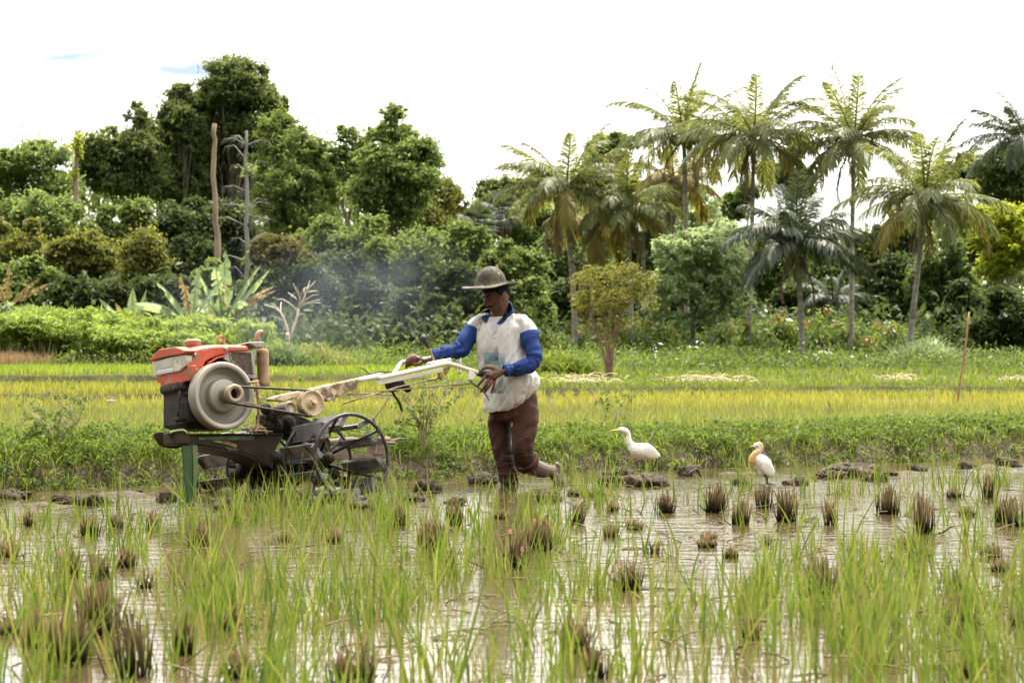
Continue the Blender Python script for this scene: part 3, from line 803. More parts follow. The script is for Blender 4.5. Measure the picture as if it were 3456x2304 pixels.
def fan_palm(label, px, py, d, r, seed):
    global rng
    keep = rng; rng = np.random.default_rng(seed)
    top = atP(px, py, d); z0 = gz1(top[0], d)
    root = empty("fan_palm", (top[0], d, z0), label, "palm tree", "fan palms in the wood")
    h = top[2] - z0
    MB().tube(wobble((0, 0, 0), (0, 0, h), 6, 0.03), 0.13, 8).build("trunk", M_palmtrunk, root)
    mb = MB(); md = MB()
    for i in range(26):
        az = i * 2.4; el = rad(80 - 120 * (i / 25))
        dv = np.array([math.cos(el) * math.cos(az), math.cos(el) * math.sin(az), math.sin(el)])
        o = np.array([0, 0, h]); c = o + dv * r * 0.45
        mb.tube([o, c], [0.025, 0.012], 4, False)
        sd = np.cross(dv, [0, 0, 1.0]); sd /= np.linalg.norm(sd); up = np.cross(sd, dv)
        for a in np.linspace(-1.25, 1.25, 13):
            q = dv * math.cos(a) + sd * math.sin(a)
            w = np.cross(q, up) * 0.035; e = c + q * r * 0.6 + np.array([0, 0, -0.14 * r])
            mb.add([c, c + q * r * 0.3 + w, e, c + q * r * 0.3 - w], [[0, 1, 2, 3]], False)
    mb.build("crown", LM["palmd"], root)
    for i in range(14):
        az = rng.uniform(0, 6.28); e = np.array([math.cos(az) * 0.32, math.sin(az) * 0.32, h - rng.uniform(0.7, 1.3)])
        md.tube([(0, 0, h - 0.1), (e[0], e[1], h - 0.4), e], [0.05, 0.09, 0.03], 4)
    md.build("dead_fronds", LM["palmdead"], root)
    rng = keep
fan_palm("dark fan palm, left one of the pair above the farmer's hat", 1096, 520, 76, 0.95, 5)
fan_palm("dark fan palm, right one of the pair above the farmer's hat", 1152, 492, 79, 1.0, 6)

# ------------------------------------------------------------------ snags and bare trees
def snag(name, label, pts, d, r, mat, cat="dead tree"):
    P = [atP(x, y, d) for x, y in pts]
    foot = P[-1].copy(); foot[2] = gz1(foot[0], d) - 0.1
    P.append(foot) if P[-1][2] > foot[2] + 0.2 else None
    root = empty(name, tuple(foot), label, cat)
    Q = np.array(P[::-1]) - foot
    tt = np.linspace(0, 1, 16); ts = np.linspace(0, 1, len(Q))
    Q = np.stack([np.interp(tt, ts, Q[:, i]) for i in range(3)], 1); Q[1:-1] += rng.normal(size=(14, 3)) * 0.03
    MB().tube(Q, r * np.linspace(1.15, 0.6, 16) * (1 + 0.08 * rng.normal(size=16)), 9).build("trunk", mat, root)
    return root, Q
snag("dead_snag", "tall bare brown broken-topped snag before the dark wood", [(493, 284), (490, 340), (493, 440), (497, 540), (498, 620)], 72, 0.115, M_dead)
rt, Q = snag("dead_palm", "grey dead palm with dry drooping ribs along its stem", [(566, 300), (567, 400), (568, 520), (565, 640), (562, 745)], 74, 0.09, M_deadg, "dead palm")
for i in range(22):
    mb = MB(); z = rng.uniform(0.45, 1.0); q = Q[int(z * 15)]
    az = rng.choice([0, math.pi]) + rng.uniform(-0.7, 0.7); el = rad(rng.uniform(15, 50)); l = rng.uniform(0.6, 1.25)
    dv = np.array([math.cos(az) * math.cos(el), math.sin(az) * 0.6, math.sin(el)])
    m = q + dv * l * 0.6; e = m + np.array([dv[0], dv[1], -0.1]) * l * 0.5
    mb.tube([q, m, e], [0.02, 0.014, 0.005], 4, False)
    for t in np.linspace(0.2, 1, 10):
        o = q + (m - q) * t if t < 0.6 else m + (e - m) * (t - 0.6) / 0.4
        mb.tube([o, o + np.array([dv[0] * 0.12, rng.uniform(-0.1, 0.1), -rng.uniform(0.1, 0.24)])], [0.006, 0.003], 3, False)
    mb.build("dry_rib", M_deadg, rt)
for k_ in (6, 7, 8, 10, 12):
    V, Fq = leaf_cloud([[*Q[k_] + rng.normal(size=3) * 0.1, 0.22, 0.22, 0.16]], 52, 0.2, 0.05)
    link("fern", mesh_np("fern", V, Fq), LM["light"], rt)
rt, Q = snag("dead_snag", "pale snag with fern clumps and long bare twigs at left", [(175, 300), (176, 350), (174, 430), (174, 520)], 84, 0.10, M_dead)
for (ax, ay) in ((-28, -28), (-30, 40), (12, -55), (22, -24), (-8, -50), (-34, 10), (16, 30)):
    e = np.array([ax * K * 84 / F, rng.uniform(-0.3, 0.3), -ay * K * 84 / F * 0.8]); o = Q[-1] + np.array([0, 0, -rng.uniform(0, 0.8)])
    MB().tube([o, o + e * 0.5 + np.array([0, 0, 0.1]), o + e], [0.022, 0.012, 0.005], 4, False).build("twig", M_deadg, rt)
for k_ in (9, 11, 12, 14):
    V, Fq = leaf_cloud([[*Q[k_] + rng.normal(size=3) * 0.08, 0.2, 0.2, 0.16]], 60, 0.24, 0.06)
    link("fern", mesh_np("fern", V, Fq), LM["yellow"], rt)

def bare_tree(name, label, d, foot_px, strokes, r0, mat, cat):
    x0 = atP(foot_px, 784, d)[0]; z0 = gz1(x0, d)
    o = np.array([x0, d, z0]); root = empty(name, tuple(o), label, cat)
    mb = MB()
    for pts, ra, rb in strokes:
        P = np.array([atP(x, y, d) for x, y in pts]) - o
        P[:, 1] += np.linspace(0, rng.uniform(-0.5, 0.5), len(P))
        mb.tube(P, np.linspace(ra, rb, len(P)) * r0, 6)
    mb.build("branches", mat, root)
s3 = lambda x, y: ((580 + x * 0.2423) / K, (860 + y * 0.2423) / K)
T_ = lambda *pp: [s3(*p) for p in pp]
bare_tree("bare_shrub", "leafless pale twiggy shrub standing in thin exhaust smoke", 45, 668, [
    (T_((1630, 1420), (1640, 1250), (1640, 1100)), 1, 0.85), (T_((1635, 1160), (1610, 1040), (1560, 880), (1510, 790), (1440, 740), (1300, 695)), 0.8, 0.35),
    (T_((1650, 1180), (1690, 1020), (1740, 870), (1770, 740)), 0.8, 0.6), (T_((1770, 740), (1790, 620), (1760, 530), (1705, 400)), 0.5, 0.15),
    (T_((1770, 740), (1840, 600), (1880, 480), (1920, 360)), 0.55, 0.2), (T_((1870, 510), (1930, 440), (2005, 360)), 0.35, 0.15), (T_((1800, 700), (1880, 620), (1960, 570), (2045, 555)), 0.4, 0.18),
    (T_((1780, 740), (1850, 680), (1960, 665), (2075, 668)), 0.4, 0.18), (T_((1820, 680), (1950, 645), (2055, 620)), 0.3, 0.12), (T_((1740, 770), (1640, 670), (1560, 620), (1495, 630)), 0.4, 0.2),
    (T_((1740, 620), (1690, 580), (1600, 520)), 0.3, 0.12), (T_((1560, 930), (1500, 880), (1435, 850)), 0.3, 0.12), (T_((1520, 800), (1500, 720), (1490, 655)), 0.3, 0.15), (T_((1490, 760), (1440, 700), (1390, 680)), 0.35, 0.2),
    (T_((1670, 1060), (1690, 980), (1690, 905)), 0.5, 0.4), (T_((1800, 600), (1820, 500), (1870, 450)), 0.3, 0.12), (T_((1890, 520), (1950, 500), (2010, 497)), 0.3, 0.12), (T_((1900, 450), (1950, 430), (2005, 420)), 0.25, 0.12),
    (T_((1790, 560), (1770, 500), (1755, 440)), 0.25, 0.1), (T_((1840, 540), (1830, 470), (1870, 440)), 0.25, 0.1)], 0.045, M_twig, "bare shrub")

# ------------------------------------------------------------------ banana plants
def banana_leaf(root, base, az, el, Lf, droop, wid, mat, torn=0.5, dead=False):
    n = 22
    p = [np.array(base, float)]; e = el; D = []
    for i in range(n):
        D.append(np.array([math.cos(e) * math.cos(az), math.cos(e) * math.sin(az), math.sin(e)])); p.append(p[-1] + D[-1] * Lf / n)
        e -= droop / n * (0.4 + 1.3 * i / n)
    P = np.array(p); D.append(D[-1])
    mb = MB(); mb.tube(P, np.linspace(0.03, 0.006, n + 1), 5, False)
    sd = np.array([-math.sin(az), math.cos(az), 0])
    for s in (-1, 1):
        fold = rng.uniform(0.0, 0.5); prev = None
        for i in range(4, n):
            t0 = (i - 4) / (n - 4); t1 = (i - 3) / (n - 4)
            w0 = wid * min(1, 3.2 * t0 + 0.25) * (1 - t0 ** 4) ; w1 = wid * min(1, 3.2 * t1 + 0.25) * (1 - min(1, t1) ** 4) + 0.01
            if rng.random() < torn:
                fold = rng.uniform(0.2, 1.3 if not dead else 1.6); prev = None
            gap = 0.9 if prev is None else 1.0
            up = np.cross(sd * s, D[i]) * s
            out = sd * s * math.cos(fold) + np.array([0, 0, -1.0]) * math.sin(fold) + D[i] * 0.25
            a = P[i] if prev is None else prev[0]; b = a + out * w0 * gap if prev is None else prev[1]
            c = P[i + 1]; dd = c + out * w1 * (1 if not dead else rng.uniform(0.4, 1))
            mb.add([a, b, dd, c], [[0, 1, 2, 3]] if s > 0 else [[3, 2, 1, 0]], True)
            prev = (c, dd)
    mb.build("leaf", mat, root)

def banana(label, px, py, d, h, leaves, seed, dead=2, group="banana plants at the back of the cassava bed"):
    global rng
    keep = rng; rng = np.random.default_rng(seed)
    o = atP(px, py, d); z = gz1(o[0], d)
    root = empty("banana_plant", (o[0], d, z), label, "banana plant", group)
    MB().tube(wobble((0, 0, -0.1), (0, 0, h), 6, 0.02), np.linspace(0.14, 0.075, 6), 9).build("stem", M_bstem, root)
    for (az, el, L1, dr, w, kind) in leaves:
        banana_leaf(root, (0.03 * math.cos(az), 0.03 * math.sin(az), h - 0.05), az, rad(el), L1, dr, w, LM["banana"] if kind == 0 else LM["bananadead"], 0.45 if kind == 0 else 0.8, kind == 1)
    rng = keep
M_bstem = pm("banana_stem", (0.12, 0.10, 0.05), (0.26, 0.24, 0.12), 4, rough=0.8, bump=0.5, bscale=10, stretch=(1, 1, 0.3), c3=(0.14, 0.08, 0.04))
R_, L_ = 0.0, math.pi
banana("large torn-leaved banana plant, left stem of the pair behind the red hood", 440, 784, 52, 1.0,
       [(L_ + 0.1, 42, 1.5, 1.0, 0.2, 0), (L_ - 0.2, 35, 1.7, 0.9, 0.2, 0), (L_ + 0.3, 62, 1.35, 0.5, 0.22, 0), (1.2, 82, 1.45, 0.3, 0.2, 0), (0.4, 66, 1.5, 0.5, 0.22, 0), (4.4, 75, 1.3, 0.5, 0.2, 1),
        (L_, 15, 1.5, 0.7, 0.2, 1), (5.5, 40, 1.1, 1.6, 0.2, 1), (0.2, 28, 1.2, 1.6, 0.2, 0), (4.2, -50, 0.9, 0.5, 0.15, 1), (2.0, -60, 0.9, 0.5, 0.15, 1), (5.2, -60, 0.9, 0.4, 0.15, 1)], 1)
banana("large torn-leaved banana plant, right stem of the pair behind the red hood", 512, 784, 53, 1.0,
       [(L_ + 0.2, 72, 1.5, 0.35, 0.23, 0), (1.5, 85, 1.85, 0.2, 0.22, 0), (0.1, 66, 1.75, 0.35, 0.22, 0), (-0.2, 55, 1.8, 0.3, 0.2, 0), (4.6, 70, 1.6, 0.4, 0.24, 0), (4.0, 62, 1.3, 1.6, 0.22, 0), (5.4, 58, 1.35, 1.6, 0.22, 0),
        (0.0, 46, 1.55, 0.6, 0.17, 1), (0.25, 52, 1.6, 0.7, 0.17, 1), (4.9, 80, 1.2, 0.4, 0.14, 1), (L_, 50, 1.2, 1.4, 0.2, 0), (4.4, -55, 0.9, 0.4, 0.15, 1), (5.6, -60, 0.9, 0.4, 0.15, 1)], 2)
banana("small yellowing banana plant with bright upright leaves behind the cassava", 302, 784, 54, 0.75,
       [(L_ + 0.2, 60, 1.2, 0.5, 0.2, 0), (1.6, 84, 1.2, 0.2, 0.2, 0), (0.6, 78, 1.2, 0.3, 0.18, 0), (L_, 18, 1.1, 0.5, 0.16, 0), (L_ - 0.3, 30, 1.0, 1.0, 0.18, 1), (4.7, 50, 0.9, 1.6, 0.2, 1), (5.3, 60, 0.9, 1.4, 0.2, 1),
        (0.0, 30, 1.1, 1.0, 0.17, 0), (0.1, 50, 0.95, 0.7, 0.18, 0), (4.2, 70, 1.0, 0.8, 0.2, 1), (-0.3, 12, 1.0, 0.6, 0.15, 0)], 3)
banana("half-dead banana plant with brown ragged leaves at the left edge", 14, 784, 52, 1.35,
       [(1.4, 84, 1.15, 0.2, 0.15, 1), (0.2, 55, 1.1, 0.5, 0.13, 1), (0.0, 42, 1.25, 0.5, 0.12, 1), (-0.1, 22, 0.9, 1.0, 0.14, 0), (L_, 40, 0.9, 1.2, 0.15, 1), (5.0, 40, 0.9, 2.0, 0.2, 0), (0.3, -10, 0.8, 1.0, 0.18, 0), (4.4, 70, 1.0, 0.7, 0.15, 1), (L_, 10, 0.8, 1.0, 0.15, 1)], 4)

# ------------------------------------------------------------------ copies of a thing with its parts
def dup(root, loc, rotz=0.0, scale=1.0, label=None):
    r = root.copy(); COL.objects.link(r)
    r.location = loc; r.rotation_euler = (0, 0, rotz); r.scale = (scale, scale, scale)
    if label: r["label"] = label
    for ch in list(root.children):
        c = ch.copy(); COL.objects.link(c); c.parent = r
    return r

# cassava bed
M_cstem = pm("cassava_stem", (0.25, 0.21, 0.12), (0.42, 0.36, 0.22), 6, rough=0.8)
def cassava(seed, label):
    global rng
    keep = rng; rng = np.random.default_rng(seed)
    root = empty("cassava_plant", (0, 0, -50), label, "cassava plant", "cassava plants in the bed at the left")
    mb = MB(); cl = []
    for i in range(5):
        a = rng.uniform(0, 6.28); h = rng.uniform(0.62, 0.95); e = np.array([math.cos(a) * 0.28, math.sin(a) * 0.28, h])
        mb.tube([(0, 0, -0.05), e * 0.5 + np.array([0.02, 0, 0]), e], [0.016, 0.013, 0.009], 5, False)
        for j in range(4):
            c = e + np.array([rng.uniform(-0.2, 0.2), rng.uniform(-0.2, 0.2), rng.uniform(-0.22, 0.08)]); cl.append([*c, 0.17, 0.17, 0.07])
    mb.build("stem", M_cstem, root)
    V, Fq = leaf_cloud(cl, 620, 0.15, 0.045, droop=0.5)
    link("foliage", mesh_np("foliage", V, Fq), LM["cassava"], root)
    rng = keep
    return root
CP = [cassava(41, "bushy cassava plant with bright yellow-green palmate leaves in the dense bed"), cassava(42, "bushy cassava plant with bright yellow-green palmate leaves in the dense bed"), cassava(43, "bushy cassava plant with bright yellow-green palmate leaves in the dense bed")]
k_ = 0
for row, (d, hs) in enumerate(((47.6, 0.8), (48.6, 0.95), (49.8, 1.05), (51.0, 1.12))):
    for px in np.arange(-20, 480, 27):
        if row == 0 and px < 170: continue
        x = atP(px + rng.uniform(-8, 8), 784, d)[0]; y = d + rng.uniform(-0.35, 0.35)
        left = 1.0 if px > 240 else 1.12
        s = hs * left * rng.uniform(0.9, 1.12)
        if k_ < 3:
            r = CP[k_]; r.location = (x, y, gz1(x, y)); r.rotation_euler = (0, 0, rng.uniform(0, 6)); r.scale = (s, s, s)
        else:
            dup(CP[k_ % 3], (x, y, gz1(x, y)), rng.uniform(0, 6), s)
        k_ += 1
for px, d, s in ((565, 50, 0.85), (590, 50.5, 1.0), (620, 51, 0.7), (546, 51, 1.0)):
    x = atP(px, 784, d)[0]; dup(CP[k_ % 3], (x, d, gz1(x, d)), px, s, "cassava-like leafy plant growing right of the banana pair, behind the exhaust pipe"); k_ += 1

# cocoa hedge at right
def cocoa(seed, red):
    global rng
    keep = rng; rng = np.random.default_rng(seed)
    root = empty("cocoa_shrub", (0, 0, -50), "x", "shrub", "cocoa shrubs in a row under the palms")
    cl = np.array([[rng.uniform(-0.75, 0.75), rng.uniform(-0.6, 0.6), rng.uniform(0.35, 1.5), 0.36, 0.36, 0.3] for _ in range(16)])
    trunk_mb(np.array([0, 0, -0.1]), np.array([0, 0, 1.2]), 0.05, cl, 8).build("stem", M_bark, root)
    V, Fq = leaf_cloud(cl, 900, 0.24, 0.09, droop=0.7)
    link("foliage", mesh_np("foliage", V, Fq), LM["cocoa"], root)
    c2 = cl[rng.choice(16, 5, replace=False)].copy(); c2[:, 2] += 0.15; c2[:, 1] -= 0.2; c2[:, 3:] *= 0.55
    V, Fq = leaf_cloud(c2, red, 0.22, 0.08, droop=0.9)
    link("new_leaves", mesh_np("new_leaves", V, Fq), LM["red"], root)
    rng = keep
    return root
CS = [cocoa(51, 60), cocoa(52, 110), cocoa(53, 30)]
cc = [(1262, 62, 0.85, 1), (1300, 60, 0.8, 0), (1345, 62, 0.7, 2), (1470, 60, 1.0, 0), (1505, 61, 1.0, 1), (1550, 62, 0.95, 2), (1600, 63, 0.9, 0), (1645, 61, 0.9, 2), (1688, 60, 1.0, 1), (1732, 59, 1.1, 0),
      (1775, 60, 1.1, 1), (1822, 61, 1.0, 2), (1868, 60, 1.15, 0), (1915, 60, 1.0, 2), (1968, 59, 1.0, 1), (2012, 60, 1.05, 0), (2052, 61, 0.95, 1), (1765, 66, 1.3, 2), (1885, 66, 1.35, 2)]
lm = ["right of the farmer's elbow", "just left of the orange-leaved bush", "behind the orange-leaved bush's stems", "right of the orange-leaved bush", "with the most red leaves, left of the pale palm trunk foot", "under the feathery tree's left half", "under the feathery tree's middle",
      "under the feathery tree's right half", "left of the dark slim palm's foot", "right of the dark slim palm's foot", "with red tips left of the short dark palm", "before the short dark palm's trunk", "right of the short dark palm's trunk", "left of the tallest palm's foot",
      "with red tips right of the tallest palm's foot", "midway between tallest and leaning palm", "left of the leaning palm's foot", "taller, in the second row left of the short dark palm", "taller, in the second row right of the short dark palm"]
for i, (px, d, s, k) in enumerate(cc):
    x = atP(px, 784, d)[0]; lab = "glossy cocoa shrub " + lm[i]
    s *= 0.72
    if i in (0, 1, 2):
        r = CS[k]; r.location = (x, d, gz1(x, d)); r.scale = (s, s, s); r["label"] = lab
    else:
        dup(CS[k], (x, d, gz1(x, d)), rng.uniform(0, 6), s, lab)

# ================================================================== grass, rice and weeds on the fields
def blades(P, h, w, bend=0.5, S=3, spread=None):
    """curved tapering blades standing on points P (n,3)"""
    n = len(P)
    h = np.broadcast_to(np.asarray(h, float), (n,)); w = np.broadcast_to(np.asarray(w, float), (n,))
    az = rng.random(n) * 2 * np.pi
    D = np.stack([np.cos(az), np.sin(az), 0 * az], -1)
    fa = rng.random(n) * 2 * np.pi
    Wd = np.stack([np.cos(fa), np.sin(fa) * 0.6, 0 * fa], -1)
    b = bend * (0.25 + rng.random(n) ** 1.6 * 1.3)
    lean = rng.normal(size=(n, 2)) * (0.10 if spread is None else spread)
    t = np.linspace(0, 1, S + 1)
    V = np.zeros((n, S + 1, 2, 3))
    for i, ti in enumerate(t):
        c = P + D * (b * h * ti ** 2)[:, None]
        c = c + np.concatenate([lean * h[:, None] * ti, (h * (ti - 0.35 * np.minimum(b, 1.3) * ti ** 2.2))[:, None]], 1)
        ww = w * (1 - ti ** 2.2) * 0.5 + w * 0.03
        V[:, i, 0] = c - Wd * ww[:, None]; V[:, i, 1] = c + Wd * ww[:, None]
    base = (np.arange(n) * (S + 1) * 2)[:, None]
    Fq = np.concatenate([base + np.array([[2 * i, 2 * i + 1, 2 * i + 3, 2 * i + 2]]) for i in range(S)], 1).reshape(-1, 4)
    return V.reshape(-1, 3), Fq

def merge(parts):
    V = []; Fs = []; o = 0
    for v, f in parts:
        V.append(v); Fs.append(f + o); o += len(v)
    return np.concatenate(V), np.concatenate(Fs)

def scatter(n, y0, y1, margin=0.6, dens=None, power=1.0):
    """points in the wedge the camera sees, denser where dens says so"""
    n = int(n * 1.25); margin = margin * 2.3
    y = y0 + (y1 - y0) * rng.random(n) ** power
    x = (rng.random(n) * 2 - 1) * (0.245 * y + margin)
    if dens is not None:
        k = rng.random(n) < dens(x, y); x = x[k]; y = y[k]
    return x, y

def pts(x, y, dz=-0.01): return np.stack([x, y, gz(x, y) + dz], -1)

LG = dict(
    rice=leafm("rice_blade", [(0.022, 0.046, 0.010), (0.042, 0.080, 0.013), (0.075, 0.122, 0.018), (0.115, 0.155, 0.026), (0.15, 0.15, 0.04), (0.22, 0.155, 0.06)], (0.21, 0.28, 0.022), 0.40, rough=0.5, spec=0.2),
    bund=leafm("bund_grass", [(0.045, 0.082, 0.012), (0.08, 0.125, 0.018), (0.125, 0.17, 0.026), (0.17, 0.17, 0.05)], (0.30, 0.37, 0.03), 0.40),
    bank=leafm("bank_grass_blade", [(0.034, 0.062, 0.013), (0.058, 0.092, 0.018), (0.09, 0.125, 0.025), (0.13, 0.12, 0.055)], (0.2, 0.26, 0.03), 0.36),
    field=leafm("field_grass", [(0.075, 0.105, 0.02), (0.12, 0.15, 0.03), (0.17, 0.185, 0.045), (0.20, 0.155, 0.075)], (0.34, 0.37, 0.05), 0.40),
    straw=leafm("dry_stubble", [(0.15, 0.11, 0.06), (0.24, 0.18, 0.10), (0.34, 0.27, 0.15)], (0.35, 0.26, 0.1), 0.25),
    yellow=leafm("yellow_rice", [(0.13, 0.16, 0.025), (0.21, 0.205, 0.035), (0.28, 0.245, 0.05), (0.11, 0.155, 0.03)], (0.40, 0.38, 0.04), 0.42),
    fresh=leafm("fresh_green_rice", [(0.095, 0.155, 0.02), (0.14, 0.205, 0.025), (0.19, 0.235, 0.035)], (0.38, 0.45, 0.04), 0.42),
    weed=leafm("weed_leaf", [(0.04, 0.075, 0.014), (0.072, 0.118, 0.022), (0.115, 0.16, 0.034)], (0.27, 0.34, 0.035), 0.38),
    dry=leafm("dry_grass", [(0.17, 0.10, 0.05), (0.26, 0.17, 0.09), (0.34, 0.24, 0.13)], (0.4, 0.25, 0.1), 0.25),
)

# the bund at the back of the flooded field: grass and low weeds
def band(n, s0, s1, y0=13, y1=26):
    x, y = scatter(n * 4, y0, y1, 1.2)
    s = bund_s(x, y); k = (s > s0) & (s < s1)
    return x[k][:n], y[k][:n]
x, y = band(22000, -0.05, 1.15)
clump = fbm(x * 1.6, y * 1.6, 77)
k = rng.random(len(x)) < 0.3 + ss(0.22, 0.5, clump); x, y, clump = x[k], y[k], clump[k]
lf = 1 - ss(-2.5, -0.5, x)
A = blades(pts(x, y, -0.02), (0.10 + 0.12 * rng.random(len(x))) * (0.5 + 0.7 * clump) * (1 + 0.45 * lf), 0.010, 0.9)
x, y = band(11000, -0.12, 0.3)
A = merge([A, blades(pts(x, y, -0.01), 0.07 + 0.11 * rng.random(len(x)), 0.010, 1.1)])
tag(link("bund_grass", mesh_np("bund_grass", *A), LG["bund"]), kind="stuff")
x, y = band(4600, -0.06, 0.85)
k = rng.random(len(x)) < 0.4 + 0.75 * ss(0.1, 0.3, bund_s(x, y)) + 0.6 * ss(0.45, 0.6, fbm(x * 1.4, y * 1.4, 29)); x, y = x[k], y[k]
ln = 0.5 + 0.5 * fbm(x * 1.1, y * 1.1, 63)
cl = np.stack([x, y, gz(x, y) + 0.02 + 0.06 * rng.random(len(x)) * ln + 0.09 * (1 - ss(-2.5, -0.8, x)) * rng.random(len(x)), 0.06 + 0 * x, 0.06 + 0 * x, 0.05 + 0 * x], -1)
V, Fq = leaf_cloud(cl, 62000, 0.040, 0.015, droop=0.1)
tag(link("bund_weeds", mesh_np("bund_weeds", V, Fq), LG["weed"]), kind="stuff")

# stubble field behind the bund
def dn(x, y):
    s = bund_s(x, y)
    return ss(0.6, 1.0, s) * (0.25 + 0.75 * ss(0.25, 0.6, fbm(x * 0.9, y * 0.9, 41)))
x, y = scatter(52000, 15.5, 24.8, 1.0, dn)
A = blades(pts(x, y), 0.10 + 0.16 * rng.random(len(x)), 0.008 + 0.006 * rng.random(len(x)), 0.5)
tag(link("field_grass", mesh_np("field_grass", *A), LG["field"]), kind="stuff")
x, y = scatter(16000, 17, 24.6, 1.0, lambda x, y: ss(1.2, 1.8, bund_s(x, y)) * ss(0.35, 0.55, fbm(x * 0.8, y * 1.6, 47)))
A = blades(pts(x, y), 0.10 + 0.14 * rng.random(len(x)), 0.008, 0.15, S=1)
tag(link("dry_field_stubble", mesh_np("dry_field_stubble", *A), LG["straw"]), kind="stuff")

# yellow young rice standing in rows, in the water of the next paddy
def rows(n, y0, y1, pitch, clump=0.05):
    nr = int((y1 - y0) / pitch)
    r = rng.integers(0, nr, n); y = y0 + (r + 0.5) * pitch
    x = (rng.random(n) * 2 - 1) * (0.25 * y + 2.0)
    x = np.round(x / 0.22) * 0.22 + rng.normal(size=n) * clump * 0.7
    return x, y + rng.normal(size=n) * clump + 0.06 * np.sin(x * 0.4)
x, y = rows(27000, 24.8, 33.6, 0.44)
k = rng.random(len(x)) < 0.2 + 0.8 * ss(0.32, 0.55, fbm(x * 0.35, y * 0.6, 12)); x, y = x[k], y[k]
A = blades(pts(x, y), 0.10 + 0.11 * rng.random(len(x)), 0.011 + 0.007 * rng.random(len(x)), 0.45)
tag(link("yellow_rice", mesh_np("yellow_rice", *A), LG["yellow"]), kind="stuff")
x, y = scatter(5000, 23.4, 24.9, 1.0)
B = blades(pts(x, y), 0.08 + 0.12 * rng.random(len(x)), 0.014, 0.6)
x, y = scatter(9000, 34.9, 37.4, 1.0, lambda x, y: ss(-1, 1.5, x) * 0.4 + 0.6 * ss(0.3, 0.5, fbm(x * 0.5, y, 15)))
C_ = blades(pts(x, y), 0.07 + 0.10 * rng.random(len(x)), 0.018, 0.7)
x, y = scatter(9000, 36.8, 46.5, 1.0, lambda x, y: ss(0.5, 2.5, x) * (0.3 + 0.7 * ss(0.3, 0.5, fbm(x * 0.5, y * 0.5, 16))))
D_ = blades(pts(x, y), 0.10 + 0.16 * rng.random(len(x)), 0.022, 0.7)
x, y = scatter(1500, 31.0, 39, 1.0, lambda x, y: (1 - ss(-3.5, -1.5, x)) * (np.exp(-((y - 31.5) / 0.4) ** 2) + np.exp(-((y - 38.3) / 0.5) ** 2)))
E_ = blades(pts(x, y), 0.10 + 0.08 * rng.random(len(x)), 0.02, 0.7)
tag(link("paddy_bank_grass", mesh_np("paddy_bank_grass", *merge([B, C_, D_, E_])), LG["bund"]), kind="stuff")
x, y = scatter(22000, 38.2, 47.0, 1.0, lambda x, y: 1 - ss(-0.5, 2.0, x))
A = blades(pts(x, y), 0.10 + 0.07 * rng.random(len(x)), 0.02 + 0.01 * rng.random(len(x)), 0.4)
tag(link("fresh_rice", mesh_np("fresh_rice", *A), LG["fresh"]), kind="stuff")
x, y = scatter(4200, 31.3, 37.0, 1.0, lambda x, y: (1 - ss(-3.0, -1.0, x)))
A = blades(pts(x, y), 0.09 + 0.08 * rng.random(len(x)), 0.016, 0.5)
tag(link("terrace_rice", mesh_np("terrace_rice", *A), LG["yellow"]), kind="stuff")

# rough grass bank under the trees, with a dry patch at the left
x, y = scatter(26000, 45.5, 60, 1.5, lambda x, y: 0.25 + 0.75 * ss(0.32, 0.55, fbm(x * 0.35, y * 0.35, 19)))
A = blades(pts(x, y), 0.12 + 0.28 * rng.random(len(x)) * ss(0.2, 0.7, fbm(x * 0.4, y * 0.4, 23)), 0.035, 0.9)
tag(link("bank_grass", mesh_np("bank_grass", *A), LG["bank"]), kind="stuff")
cl = []
for i in range(420):
    px = rng.uniform(1260, 2420); d = rng.uniform(48.5, 57); x_ = atP(px, 784, d)[0]; r = rng.uniform(0.15, 0.34) * (0.6 + 0.8 * float(fbm(np.array([x_ * 0.4]), np.array([d * 0.3]), 3)[0]))
    cl.append([x_, d, gz1(x_, d) + r * 0.6, r * 1.7, r, r])
V, Fq = leaf_cloud(np.array(cl), 34000, 0.11, 0.03, droop=-0.1)
tag(link("bank_scrub", mesh_np("bank_scrub", V, Fq), LM["cocoa"]), kind="stuff")
n = 3000; x = rng.uniform(-14, -9.6, n); y = rng.uniform(45.8, 47.4, n)
k = x < -10.3 + rng.normal(size=n) * 0.4
A = blades(pts(x[k], y[k]), 0.25 + 0.2 * rng.random(k.sum()), 0.02, 0.35)
tag(link("dry_grass", mesh_np("dry_grass", *A), LG["dry"]), kind="stuff")
cl = []
for i in range(420):
    px = rng.uniform(150, 2400); d = rng.uniform(46, 49) if px < 900 else rng.uniform(48, 56)
    x_ = atP(px, 784, d)[0]; r = rng.uniform(0.12, 0.3)
    if px < 480 and d > 47: continue
    cl.append([x_, d, gz1(x_, d) + r * rng.uniform(0.3, 1.2), r * 1.4, r, r])
V, Fq = leaf_cloud(np.array(cl), 16000, 0.10, 0.035, droop=0.2)
tag(link("bank_weeds", mesh_np("bank_weeds", V, Fq), LG["weed"]), kind="stuff")
# undergrowth filling the foot of the wood, its shade put into the leaf colour
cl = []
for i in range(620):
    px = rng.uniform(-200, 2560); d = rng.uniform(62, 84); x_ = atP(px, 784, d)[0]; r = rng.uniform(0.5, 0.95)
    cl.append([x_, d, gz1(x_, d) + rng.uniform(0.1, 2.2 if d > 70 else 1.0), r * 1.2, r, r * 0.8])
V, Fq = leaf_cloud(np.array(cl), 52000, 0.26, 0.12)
tag(link("woodland_undergrowth", mesh_np("woodland_undergrowth", V, Fq), LM["deep"]), kind="stuff")

